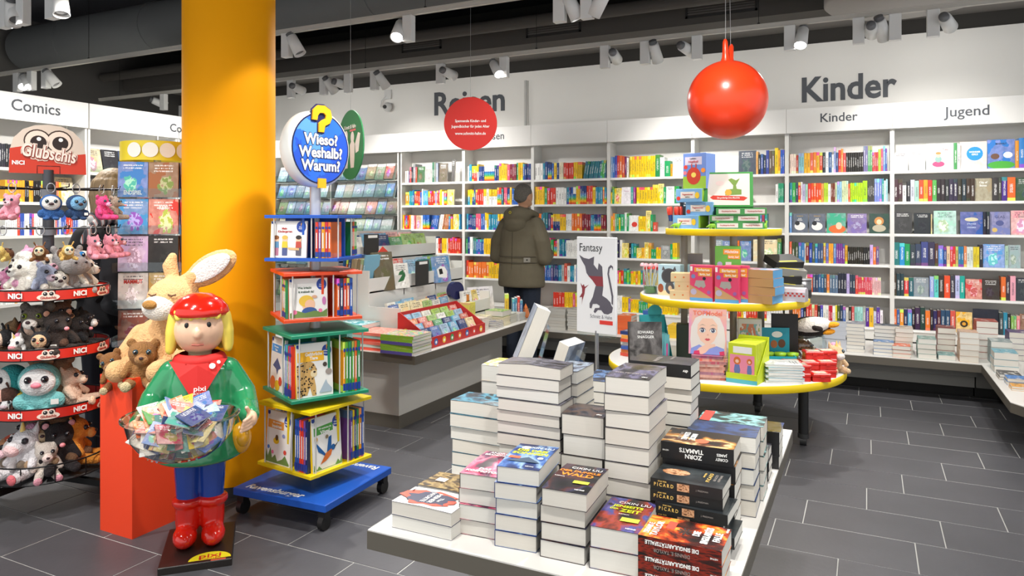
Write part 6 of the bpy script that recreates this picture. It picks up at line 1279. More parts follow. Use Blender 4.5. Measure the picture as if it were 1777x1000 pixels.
# glass bowl of soft toys with the penguin on top, and things on the far side
o = E('glass_bowl', (-0.42, 5.42, z1), 0, 'big clear bowl filled with soft toys on the bottom tier', 'bowl')
q = MB(); q.lathe([(0, 0), (0.12, 0), (0.17, 0.06), (0.175, 0.14), (0.15, 0.20), (0.146, 0.20), (0.171, 0.14), (0.166, 0.062), (0.118, 0.005), (0, 0.005)], 36); q.build('glass', CLEAR, o)
o = E('pen_display', (-1.30, 4.86, z1), R(30), 'turquoise card display with pink glitter pens on the bottom tier', 'display box')
q = MB(); q.box(-0.09, -0.10, 0, 0.09, 0.10, 0.005); q.box(-0.09, -0.10, 0.005, 0.09, -0.095, 0.07); q.box(-0.09, 0.095, 0.005, 0.09, 0.10, 0.33); q.add([(.09, -.1, .005), (.09, .1, .005), (.09, .1, .33), (.09, -.1, .07)], [(0, 1, 2, 3), (3, 2, 1, 0)]); q.add([(-.09, -.1, .005), (-.09, .1, .005), (-.09, .1, .33), (-.09, -.1, .07)], [(0, 1, 2, 3), (3, 2, 1, 0)]); q.build('tray', M('teal_card', '38b0b8', 0.45), o)
q = MB(); q.lathe([(0, 0), (0.05, 0)], 20, c=(0.0, 0.0, 0)); q.build('header_disc', M('teal_card', '38b0b8', 0.45), o, (0.02, 0.095, 0.35), (R(90), 0, 0))
for i in range(12):
    x, y = -0.06 + (i % 4) * 0.04, -0.07 + (i // 4) * 0.05
    X_, Y2 = -1.30 + x * math.cos(R(30)) - y * math.sin(R(30)), 4.86 + x * math.sin(R(30)) + y * math.cos(R(30))
    p_ = E('glitter_pen', (X_, Y2, z1 + 0.007), R(30), 'carded %s glitter pen in the turquoise display, %s of twelve' % (('pink', 'blue', 'magenta')[i % 3], nth(i + 1)), 'pen', 'glitter pens')
    q = MB(); q.box(-0.018, 0.006, 0, 0.018, 0.009, 0.21); q.build('backing_card', M('card_teal_pale', '70c0c8', 0.4), p_)
    q = MB(); q.cyl((0, 0, 0.02), (0, 0, 0.15), 0.006, 8); q.build('barrel', M('glit_' + str(i % 3), ('e868a8', '4a70c0', 'c83888')[i % 3], 0.25), p_)
for k in range(7):
    c = ['d8503c', 'e87838', '3a58a0', 'e0e0d8', 'd84830', 'f0a040', '2a3f78'][k]
    O('picture_book', LBK, None, (-1.48, 5.12 + 0.01 * (k % 2), z1 + k * 0.026), (0, 0, R(75 + 6 * (k % 3))), (0.17, 0.24, 0.025), label='%s hardback lying on the far side of the bottom tier, %s from below' % (cname(c), nth(k + 1)), cat='book', group='books lying on the far side of the bottom tier', col=c)
pbox('gift_box', 'dark green box standing on the far side of the bottom tier', 'box', -1.14, 5.10, z1, 0.14, 0.10, 0.26, '3a4a40', R(10))
# hanging hopper ball and round signs
HB = M('hopper_ball_rubber', 'f2401a', 0.28, bump=0.02, bscale=90)
o = E('hopper_ball', (-0.72, 4.25, 2.165), R(86), 'big glossy orange-red hopper ball hanging from the ceiling', 'ball')
q = MB(); q.ell((0, 0, 0), 0.224, 48, 32); q.build('ball', HB, o)
for sx, lean in ((-0.035, -0.012), (0.06, 0.035)):
    q = MB(); q.tube([(sx, 0, 0.205), (sx + lean * 0.3, 0, 0.235), (sx + lean * 0.6, 0, 0.265), (sx + lean, 0, 0.325), (sx + lean, 0, 0.34)], [0.034, 0.021, 0.017, 0.014, 0.006], 14); q.build('horn', HB, o)
q = MB(); q.cyl((-0.04, 0, 0.33), (-0.04, 0, 1.85), 0.0016, 6); q.cyl((0.08, 0, 0.33), (0.0, 0, 1.85), 0.0016, 6); q.build('hanging_wire', M('wire_grey', '9a9a9a', 0.4, 0.5), o)
def round_sign(nm, lab, x, y, z, r, rz, c, top=3.99):
    o = E(nm, (x, y, z), rz, lab, 'sign')
    q = MB(); q.cyl((0, -0.004, 0), (0, 0.004, 0), r, 64, smooth=False); d_ = q.build('disc', M('sign_' + c, c, 0.65), o)
    q = MB(); q.cyl((0, 0, r - 0.01), (0, 0, top - z), 0.0012, 6); q.build('hanging_wire', M('wire_grey', '9a9a9a', 0.4, 0.5), o)
    return o, d_
o, d_ = round_sign('hanging_sign', 'round red hanging sign with white German advertising lines', -2.715, 4.79, 2.205, 0.203, R(24), 'c8241c')
for i, (t_, sz) in enumerate((('Spannende Kinder- und', 0.029), ('Jugendbücher für jedes Alter', 0.029), ('www.schmitt-hahn.de', 0.031))): text(t_, sz, d_, (0, -0.0052, 0.02 - i * 0.042 - (0.012 if i == 2 else 0)), (R(90), 0, 0), WTXT, 0.01, sx=0.86)
o, d_ = round_sign('hanging_sign', 'green round hanging sign with white reading figures, turned nearly edge-on', -3.00, 3.72, 1.96, 0.225, R(-30), '2c8a50')
text('Schmitt & Hahn', 0.036, d_, (0.0, -0.0052, 0.115), (R(90), 0, 0), WTXT, 0.0, sx=0.9)
q = MB(); q.box(0.0, -0.0055, 0.085, 0.10, -0.005, 0.098); q.build('red_strip', M('strip_red', 'd83a30', 0.5), d_)
for dx in (-0.065, 0.045):
    disc(d_, dx, 0.045 if dx > 0 else 0.06, 0.03, WTXT, -0.0055, 'figure_head', 1.25)
    flat([(dx - .045, .0), (dx - .02, .022), (dx + .02, .022), (dx + .04, .0), (dx + .035, -.10), (dx + .025, -.15), (dx - .03, -.15), (dx - .04, -.10)], WTXT, 'figure_body', d_, y=-0.0053)
flat([(-.19, -.05), (-.11, -.02), (-.09, -.10), (-.17, -.12)], WTXT, 'book_shape', d_, y=-0.0054); flat([(.09, .0), (.14, .07), (.18, .06), (.15, -.05), (.1, -.06)], WTXT, 'book_shape', d_, y=-0.0054)
# ------------------------------------------------------------------ soft shapes: overlapping lumps fused into one skin
FUSE = []
def cap(q, pts, rads, n=10):
    """rounded tapering limb through pts"""
    P = [Vector(p) for p in pts]
    d0 = (P[0] - P[1]).normalized(); d1 = (P[-1] - P[-2]).normalized()
    pp, rr = [], []
    for k in (0.98, 0.75, 0.4): pp.append(P[0] + d0 * rads[0] * k); rr.append(rads[0] * math.sqrt(1 - k * k))
    for p, r_ in zip(P, rads): pp.append(p); rr.append(r_)
    for k in (0.4, 0.75, 0.98): pp.append(P[-1] + d1 * rads[-1] * k); rr.append(rads[-1] * math.sqrt(1 - k * k))
    q.tube(pp, rr, n)
def fuse(q, name, mat, voxel, smooth=4, parent=None, loc=(0, 0, 0), rot=(0, 0, 0), **k):
    me = q.mesh(name, mat)
    o = O(name, me, parent, loc, rot, **k)
    md = o.modifiers.new('fuse', 'REMESH'); md.mode = 'VOXEL'; md.voxel_size = voxel; md.use_smooth_shade = True
    if smooth:
        s_ = o.modifiers.new('relax', 'SMOOTH'); s_.iterations = smooth; s_.factor = 0.5
    FUSE.append(o)
    return o

# ------------------------------------------------------------------ four-storey turning book tower
TWX, TWY = -2.59, 2.925
tw = E('book_tower', (TWX, TWY, 0), 0, 'revolving four-storey childrens book tower in blue, red, green and yellow on casters', 'display stand')
BLU = M('tower_blue', '1a56b8', 0.4)
q = MB(); q.bbox(-0.285, -0.285, 0.10, 0.285, 0.285, 0.135, 0.004); base = q.build('base', BLU, tw, rot=(0, 0, R(3)))
text('Ravensburger', 0.066, base, (-0.06, -0.235, 0.1356), (0, 0, 0), WTXT, 0.02, sx=0.95, shear=0.15); text('Ravensburger', 0.066, base, (0.06, 0.235, 0.1356), (0, 0, PI), WTXT, 0.02, sx=0.95, shear=0.15)
for sx in (-1, 1):
    for sy in (-1, 1):
        q = MB(); q.cyl((sx * 0.25 - 0.014, sy * 0.25, 0.036), (sx * 0.25 + 0.014, sy * 0.25, 0.036), 0.036, 18); q.box(sx * 0.25 - 0.02, sy * 0.25 - 0.02, 0.06, sx * 0.25 + 0.02, sy * 0.25 + 0.02, 0.10); q.build('caster', BLACK, base)
q = MB(); q.cyl((0, 0, 0.135), (0, 0, 1.72), 0.028, 20); q.build('pole', SILVER, tw)
ROD = M('rod_white', 'd0d0ce', 0.3, 0.3)
TIERS = [('yellow', 'e8cc10', 0.22, 0.546, 0.41, 82, 'y'), ('green', '1f8a68', 0.586, 0.917, 0.41, 64, 'g'), ('red', 'e04a20', 0.975, 1.22, 0.39, 54, 'r'), ('blue', '1a4a9c', 1.274, 1.505, 0.38, 20, 'b')]
BADGE = M('badge_blue', '1c3f98', 0.4)
SPC = ['d83a28', '2a58b0', 'f0a020', '2a8a50', '7a4a9a', 'e8c820', 'e86a28', '1c2c58', '58a838', 'c82a38']
def tower_book_face(lab, tier_o, tl, side, x, h, w_, c, lines, art):
    pass
def tier_pt(th, side, x, y):
    a_ = R(th + side * 90); return TWX + x * math.cos(a_) - y * math.sin(a_), TWY + x * math.sin(a_) + y * math.cos(a_), a_
for (nm, c, za, zb_, sz, th, key) in TIERS:
    m = M('tower_' + nm, c, 0.4); h_ = sz / 2
    tr = O('tier', None, tw, (0, 0, 0), (0, 0, R(th))); tr['label'] = nm + ' storey'
    for z_ in (za, zb_ - 0.016):
        q = MB(); q.bbox(-h_, -h_, z_, h_, h_, z_ + 0.016, 0.002); q.build('plate', m, tr)
    q = MB(); q.box(-0.006, -h_ + 0.03, za + 0.016, 0.006, h_ - 0.03, zb_ - 0.016); q.build('partition', m, tr); q = MB(); q.box(-h_ + 0.03, -0.006, za + 0.016, h_ - 0.03, 0.006, zb_ - 0.016); q.build('partition', m, tr)
    for k in range(4):
        for xx in (-h_ + 0.045, 0.05):
            a_ = k * PI / 2; x_, y_ = xx * math.cos(a_) + (h_ - 0.014) * math.sin(a_), xx * math.sin(a_) - (h_ - 0.014) * math.cos(a_)
            q = MB(); q.cyl((x_, y_, za + 0.016), (x_, y_, zb_ - 0.016), 0.004, 8); q.build('rod', ROD, tr)
    hb = (zb_ - za - 0.032)
    bh = min(0.255, hb * 0.9)
    cnt = 0
    for k in range(4):
        a_ = R(th + 90 * k); nx, ny = math.sin(a_), -math.cos(a_)
        if nx * 0.663 - ny * 0.749 < 0.05: continue
        # spines to the right of the face-out book
        x = 0.068; n_ = 0
        while x < h_ - 0.052:
            wd = random.choice((0.013, 0.015, 0.018)); cc = random.choice(SPC); cnt += 1; n_ += 1
            X_, Y2, aa = tier_pt(th, k, x + wd / 2, -h_ + 0.018 + 0.075)
            o = O('picture_book', UB, None, (X_, Y2, za + 0.0165), (0, 0, aa), (wd * 0.95, 0.15, bh), label='%s book spine on the %s tower storey, %s along its %s face' % (cname(cc), nm, nth(n_), ('first', 'second', 'third', 'fourth')[k]), cat='book', group='picture books in the tower', col=cc)
            bb = MB(); bb.box(-0.46, -0.525, 0.03, 0.46, -0.519, 0.17); bb.build('spine_block', BADGE, o); bb = MB(); bb.lathe([(0, 0), (0.4, 0)], 14); u = bb.build('spine_badge', BADGE, o, (0, -0.523, 0.84), (R(90), 0, 0)); u.scale = (1, 0.1, 1)
            bb = MB(); bb.box(-0.16, -0.524, 0.27, 0.16, -0.519, 0.70); bb.build('title_strip', WTXT, o)
            x += wd + 0.0008
def tface(tidx, side, lab, lines, pics, w_=0.19, x0=-0.075, edge='f0f0ec', badge=True, tilt=6):
    nm, c, za, zb_, sz, th, key = TIERS[tidx]; h_ = sz / 2; bh = min(0.265, (zb_ - za - 0.032) * 0.93)
    X_, Y2, aa = tier_pt(th, side, x0, -h_ + 0.022)
    o = E('picture_book', (X_, Y2, za + 0.0168), aa, lab, 'book', rot=(R(-4), 0, aa))
    q = MB(); q.bbox(-w_ / 2, 0, 0, w_ / 2, 0.014, bh, 0.002); q.build('cover', M('tower_book_white', 'ecebe6', 0.35), o)
    q = MB(); q.box(-w_ / 2 - 0.0006, 0.0, 0.0, -w_ / 2, 0.014, bh); q.build('spine', M('tbs_' + edge, edge, 0.4), o)
    for L in lines: text(L[0], L[1] * bh, o, (L[2] * w_, -0.0012, L[3] * bh), (R(90), 0, 0), L[4], L[5], sx=L[6] if len(L) > 6 else 1, ext=0.0002)
    for pi, p in enumerate(pics):
        mt = p[1]
        if p[0] == 'd': disc(o, p[2] * w_, p[3] * bh, p[4] * w_, mt, -0.0006 - 0.0003 * pi, 'cover_picture', p[5] if len(p) > 5 else 1.0)
        elif p[0] == 'p': flat([(x * w_, z * bh) for x, z in p[2]], mt, 'cover_picture', o, y=-0.0006 - 0.0003 * pi)
    q = MB()
    if badge:
        disc(o, 0.34 * w_, 0.84 * bh, 0.13 * w_, BADGE, -0.0009, 'round_badge', 1.15); text('?', 0.11 * bh, o, (0.34 * w_, -0.0015, 0.9 * bh), (R(90), 0, 0), M('badge_yellow', 'f0b020', 0.5), 0.03, ext=0.0002)
        text('Wieso?', 0.04 * bh, o, (0.34 * w_, -0.0015, 0.83 * bh), (R(90), 0, 0), WTXT, 0.02, ext=0.0002); text('Warum?', 0.04 * bh, o, (0.34 * w_, -0.0015, 0.785 * bh), (R(90), 0, 0), WTXT, 0.02, ext=0.0002)
    flat([(-.48 * w_, .93 * bh), (-.48 * w_, .985 * bh), (-.38 * w_, .985 * bh), (-.38 * w_, .93 * bh), (-.43 * w_, .91 * bh)], BADGE, 'corner_badge', o, y=-0.0009)
    return o
LEOP = M('leopard_print', 'b88a48', 0.5); mm = MC['leopard_print']
g = NG(mm); vt = g.n('TexVoronoi'); vt.inputs['Scale'].default_value = 75; tcx = g.n('TexCoord'); g.L.new(tcx.outputs['Object'], vt.inputs['Vector']); g.put(mm.node_tree.nodes['Principled BSDF'].inputs['Base Color'], g.mix(g.m('LESS_THAN', vt.outputs['Distance'], 0.36), lin('c8a060'), lin('2c2014')))
def cm(n, h): return M('pc_' + n, h, 0.5)
# which face of each storey points at the aisle: the one to the left (L) and to the right (R) of the near corner
def near_sides(th):
    r_ = []
    for k in range(4):
        a_ = R(th + 90 * k); nx, ny = math.sin(a_), -math.cos(a_)
        f = nx * 0.663 - ny * 0.749
        if f > 0.05: r_.append((nx * 0.8969 + ny * 0.4423, k))
    r_.sort(); return r_[0][1], r_[-1][1]
L_, R_ = near_sides(82)
tface(0, R_, 'white picture book with a kingfisher and green title bar on the yellow storey', [('Wir entdecken die', 0.045, -0.05, 0.775, WTXT, 0.02, 0.9), ('Vögel', 0.10, -0.05, 0.70, WTXT, 0.03)],
      [('p', cm('green', '4a9a40'), [(-.42, .66), (-.42, .81), (.22, .84), (.22, .69)]), ('p', cm('grass', '6a9a48'), [(-.48, .02), (-.45, .14), (-.36, .04), (-.3, .1), (-.2, .03), (.25, .03), (.35, .12), (.42, .05), (.48, .2), (.48, .02)]), ('p', cm('kblue', '1c5a98'), [(-.05, .28), (-.38, .55), (-.30, .36), (-.02, .22)]), ('p', cm('kblue', '1c5a98'), [(-.02, .30), (.06, .58), (.16, .60), (.14, .34), (.05, .26)]), ('p', cm('korange', 'd8702c'), [(-.25, .12), (-.05, .30), (.18, .36), (.12, .24), (-.05, .16)]), ('d', cm('kblue', '1c5a98'), .2, .37, .07, 1.1), ('p', cm('beak', '2a2a2a'), [(.24, .38), (.42, .46), (.25, .35)]), ('d', cm('parrot', 'd8a028'), -.36, .6, .05, 1.2), ('d', cm('owlb', '8a7a5a'), .0, .6, .05, 1.0)], edge='f0c81c')
tface(0, L_, 'white picture book with meadow insects and orange title bar on the yellow storey', [('Wir entdecken', 0.045, -0.08, 0.78, WTXT, 0.02, 0.9), ('Insekten', 0.085, -0.08, 0.71, WTXT, 0.03)],
      [('p', cm('orange', 'e8983a'), [(-.45, .67), (-.45, .83), (.2, .81), (.2, .66)]), ('p', cm('meadow', '6a8a48'), [(-.48, .02), (-.48, .26), (-.4, .12), (-.3, .3), (-.22, .1), (-.1, .18), (0, .06), (.2, .12), (.3, .2), (.48, .05), (.48, .02)]), ('d', cm('sunny', 'e8c020'), -.08, .44, .12, .7), ('d', cm('beebody', '5a4420'), -.06, .5, .06, 1.3), ('d', cm('bluefl', '4a78c8'), -.38, .3, .05), ('d', cm('redfl', 'd84838'), .3, .26, .06), ('d', cm('pinkfl', 'e878a0'), -.2, .22, .05), ('d', cm('bfly', '8a98c8'), .22, .56, .06, .8)], edge='f08a20')
L_, R_ = near_sides(64)
tface(1, R_, 'white picture book with a leopard and yellow title bar on the green storey', [('Gefährliche', 0.085, -0.02, 0.79, WTXT, 0.03, 0.85), ('Tiere', 0.085, -0.02, 0.715, WTXT, 0.03, 0.85)],
      [('p', LEOP, [(-.48, .02), (-.48, .6), (-.3, .66), (-.15, .68), (-.02, .62), (.06, .5), (.04, .4), (-.02, .36), (.02, .2), (.03, .02), (-.08, .02), (-.14, .18), (-.22, .04), (-.34, .04), (-.36, .02)]), ('p', cm('gold', 'f0b428'), [(-.46, .66), (-.46, .84), (.26, .84), (.26, .66)]), ('d', cm('muzzle', 'e0cca0'), -.03, .43, .09, 1.0), ('d', cm('nose', '3a2a24'), -.01, .46, .035, .8), ('d', cm('eye', '88b0a8'), -.13, .53, .03, .7), ('d', cm('spider', '4a4038'), .28, .58, .06, 1.0), ('d', cm('seal', '9a9088'), .38, .44, .09, .9), ('p', cm('shark', 'a8b8c4'), [(.1, .06), (.3, .3), (.34, .22), (.46, .12), (.44, .06)])], edge='e8c020')
tface(1, L_, 'white picture book with sea animals and blue title block on the green storey', [('Wir entdecken', 0.04, -0.12, 0.82, WTXT, 0.02, 0.9), ('Tiere', 0.06, -0.12, 0.76, WTXT, 0.03)],
      [('p', cm('skyblue', '4a90d0'), [(-.45, .72), (-.45, .87), (.25, .87), (.25, .72)]), ('d', cm('coral', 'e87838'), -.25, .12, .2, .9), ('d', cm('yellowc', 'e8c030'), .1, .1, .18, .8), ('p', cm('rayb', '4a5a88'), [(-.3, .45), (0, .62), (.3, .45), (.1, .4), (.05, .3), (-.05, .4)]), ('d', cm('redc', 'd04838'), .3, .2, .12)], edge='8a98d0', badge=False)
L_, R_ = near_sides(54)
tface(2, R_, 'white picture book with a blond child in a garden on the red storey', [('Was kriecht', 0.075, -0.1, 0.76, cm('darkg', '2c5038'), 0.02, 0.9), ('& krabbelt da?', 0.075, -0.06, 0.66, cm('darkg', '2c5038'), 0.02, 0.9)],
      [('d', cm('skin', 'f0c0a0'), .0, .34, .17, 1.1), ('d', cm('blond', 'e8c048'), -.06, .43, .19, .8), ('d', cm('skin', 'f0c0a0'), .03, .34, .13, 1.0), ('d', cm('blueshirt', '3a5a9a'), .02, .16, .2, .6), ('p', cm('meadow', '6a8a48'), [(-.48, .02), (-.48, .14), (-.3, .2), (-.1, .13), (.15, .18), (.35, .14), (.48, .22), (.48, .02)]), ('d', cm('pinkfl', 'e878a0'), -.36, .16, .06), ('d', cm('pinkfl', 'e878a0'), .3, .18, .05), ('d', cm('hyac', 'c878b0'), .4, .42, .05, 2.2), ('d', cm('moth', 'd8a888'), .15, .53, .07, .6)], edge='c83a20', x0=-0.07)
L_, R_ = near_sides(20)
KIDP = lambda dx, c1, c2, hc: [('d', cm('skin', 'f0c0a0'), dx, .5, .075, 1.2), ('d', cm(hc[0], hc[1]), dx, .55, .08, .7), ('p', cm(c1[0], c1[1]), [(dx - .08, .26), (dx - .07, .44), (dx + .07, .44), (dx + .08, .26)]), ('p', cm(c2[0], c2[1]), [(dx - .07, .06), (dx - .07, .27), (dx + .07, .27), (dx + .07, .06)])]
tface(3, L_, 'white picture book with three kindergarten children on the blue storey', [('Mein', 0.085, -0.12, 0.79, cm('redt', 'b03030'), 0.03, 0.9), ('Kindergarten', 0.085, -0.1, 0.71, cm('redt', 'b03030'), 0.03, 0.9)],
      KIDP(-.34, ('cblue', '5a90b8'), ('cpink', 'b87890'), ('cbr', '8a5428')) + KIDP(-.1, ('cyel', 'e0c030'), ('cnavy', '4a5888'), ('cbl', 'd8b050')) + KIDP(.28, ('cred', 'b84838'), ('cgrey', '5a5a68'), ('cblk', '2a2420')) + [('p', cm('table', 'd8b078'), [(.0, .22), (.0, .28), (.3, .26), (.3, .2)])], edge='e8c820')
# round head sign
hs = O('head_sign', None, tw, (0.0, 0.0, 1.85), (0, 0, R(81))); hs['label'] = 'round white-edged blue sign with a big yellow question mark'
q = MB(); q.T = Matrix.Rotation(PI / 2, 4, 'X'); q.lathe([(0, -0.045), (0.19, -0.045), (0.20, -0.03), (0.20, 0.03), (0.19, 0.045), (0, 0.045)], 48); q.build('box', M('sign_box_white', 'deded8', 0.4), hs)
q = MB(); q.add([(0.186 * math.cos(2 * PI * i / 48), -0.0455, 0.186 * math.sin(2 * PI * i / 48)) for i in range(48)], [tuple(range(48))]); q.build('dark_ring', M('ring_navy', '141c48', 0.4), hs)
q = MB(); q.add([(0.178 * math.cos(2 * PI * i / 48), -0.0465, 0.178 * math.sin(2 * PI * i / 48)) for i in range(48)], [tuple(range(48))]); q.build('blue_face', art_mat('sign_blue', ['2050c0', '2868d0', '5a98e8', '2460cc'], 1.6, 0.35, 6.3, True), hs)
OUT = M('outline_navy', '101a50', 0.5)
for i, t_ in enumerate(('Wieso?', 'Weshalb?', 'Warum?')):
    text(t_, 0.076, hs, (0.0, -0.0475, 0.045 - i * 0.068), (R(90), 0, 0), OUT, 0.075, sx=0.95, ext=0.0004); text(t_, 0.076, hs, (0.0, -0.0488, 0.045 - i * 0.068), (R(90), 0, 0), WTXT, 0.028, sx=0.95, ext=0.0004)
YQ = M('question_yellow', 'f5ae18', 0.35)
q = MB(); q.T = Matrix.Rotation(PI / 2, 4, 'X')
q.prism([(-.065, .145), (-.06, .195), (-.03, .222), (.015, .225), (.055, .205), (.065, .165), (.05, .135), (.02, .12), (.012, .085), (-.022, .085), (-.022, .13), (.0, .148), (.022, .158), (.025, .175), (.01, .186), (-.015, .184), (-.028, .17), (-.032, .145)], 0.046, 0.056); q.build('question_mark', YQ, hs)
q = MB(); q.T = Matrix.Rotation(PI / 2, 4, 'X'); q.prism([(-.024, -.205), (.026, -.205), (.026, -.155), (-.024, -.155)], 0.046, 0.056); q.build('question_dot', YQ, hs)
q = MB(); q.T = Matrix.Rotation(PI / 2, 4, 'X'); q.prism([(-.070, .140), (-.066, .2), (-.033, .229), (.017, .232), (.061, .21), (.072, .165), (.056, .13), (.027, .115), (.019, .078), (-.029, .078), (-.029, .134)], 0.044, 0.0475); q.build('question_outline', OUT, hs)

# ------------------------------------------------------------------ orange plinth
pl = E('plinth', (-3.17, 2.42, 0), 0, 'tall orange-red painted box plinth holding soft toys', 'plinth')
OR_ = M('plinth_orange', 'f0441c', 0.5, bump=0.04, bscale=80)
for x0, y0, x1, y1 in ((-0.115, -0.205, 0.115, -0.193), (-0.115, 0.193, 0.115, 0.205), (-0.115, -0.193, -0.103, 0.193), (0.103, -0.193, 0.115, 0.193)):
    q = MB(); q.box(x0, y0, 0, x1, y1, 0.745); q.build('side_board', OR_, pl)
q = MB(); q.box(-0.103, -0.193, 0.68, 0.103, 0.193, 0.69); q.build('inner_floor', OR_, pl)
# ------------------------------------------------------------------ soft toys
EYEW = M('toy_eye_white', 'f0f0ee', 0.2); EYEK = M('toy_eye_black', '0c0c10', 0.08); EYEG = M('toy_eye_iris', '3a5a6a', 0.1)
SPEC = {}
def species(sp):
    if sp in SPEC: return SPEC[sp]
    q = MB(); E_ = q.ell
    limbs = True
    if sp in ('bear', 'dog', 'unicorn', 'cat', 'hippo', 'mole', 'rabbit'):
        E_((0, 0, .075), (.062, .055, .078)); hr = (.068, .06, .06)
        if sp == 'hippo': hr = (.085, .07, .065)
        E_((0, -.012, .175), hr)
        for s_ in (-1, 1):
            cap(q, [(s_ * .05, -.01, .115), (s_ * .078, -.05, .07)], [.024, .02]); cap(q, [(s_ * .035, -.03, .03), (s_ * .055, -.115, .028)], [.03, .026])
            if sp == 'bear' or sp == 'mole': E_((s_ * .055, .0, .225), (.024, .014, .024))
            if sp == 'hippo': E_((s_ * .065, .01, .235), (.018, .012, .02))
            if sp == 'dog': E_((s_ * .075, -.005, .165), (.026, .03, .06)); E_((s_ * .03, 0, .235), (.035, .035, .025))
            if sp == 'unicorn': cap(q, [(s_ * .04, .005, .22), (s_ * .05, .01, .265)], [.018, .005])
            if sp == 'cat': cap(q, [(s_ * .045, 0, .215), (s_ * .055, 0, .25)], [.024, .006])
            if sp == 'rabbit': cap(q, [(s_ * .03, 0, .22), (s_ * .06, .02, .30), (s_ * .10, .0, .33)], [.02, .026, .012])
        if sp == 'unicorn': E_((0, -.075, .155), (.042, .04, .036))
        if sp == 'hippo': E_((0, -.075, .15), (.072, .05, .045))
        if sp == 'dog': E_((0, -.07, .155), (.035, .035, .03)); E_((0, 0, .25), (.05, .045, .03))
        if sp == 'cat' or sp == 'bear': E_((0, -.065, .155), (.03, .025, .024))
        if sp == 'mole': cap(q, [(0, -.06, .16), (0, -.105, .15)], [.026, .012])
    elif sp == 'bug':
        E_((0, .02, .065), (.07, .075, .062)); E_((0, -.055, .105), (.055, .05, .052))
        for s_ in (-1, 1): cap(q, [(s_ * .03, -.05, .15), (s_ * .045, -.06, .185)], [.006, .009]); cap(q, [(s_ * .05, -.05, .03), (s_ * .065, -.09, .02)], [.02, .018])
    elif sp == 'bird':
        E_((0, 0, .06), (.07, .06, .062)); E_((0, -.01, .16), (.092, .075, .082))
        for s_ in (-1, 1): E_((s_ * .075, -.02, .06), (.035, .025, .04)); E_((s_ * .04, -.06, .015), (.03, .035, .017))
    o = fuse(q, 'soft_toy', FUR, 0.0055, 5)
    COL.objects.unlink(o)
    SPEC[sp] = o
    return o
def eyes(par, x, y, z, r_, iris='4a3a28', look=(0, -1, 0)):
    im = M('iris_' + iris, iris, 0.12)
    for s_ in (-1, 1):
        q = MB(); q.ell((s_ * x, y, z), r_, 12, 8); ew = q.build('eye', im, par)
        q = MB(); q.ell((s_ * x * 1.03, y - r_ * 0.55, z), r_ * 0.62, 10, 7); q.build('pupil', EYEK, ew)
        q = MB(); q.ell((s_ * x * 1.03 - r_ * 0.25, y - r_ * 1.08, z + r_ * 0.3), r_ * 0.18, 6, 5); q.build('glint', EYEW, ew)
TOYN = [0]
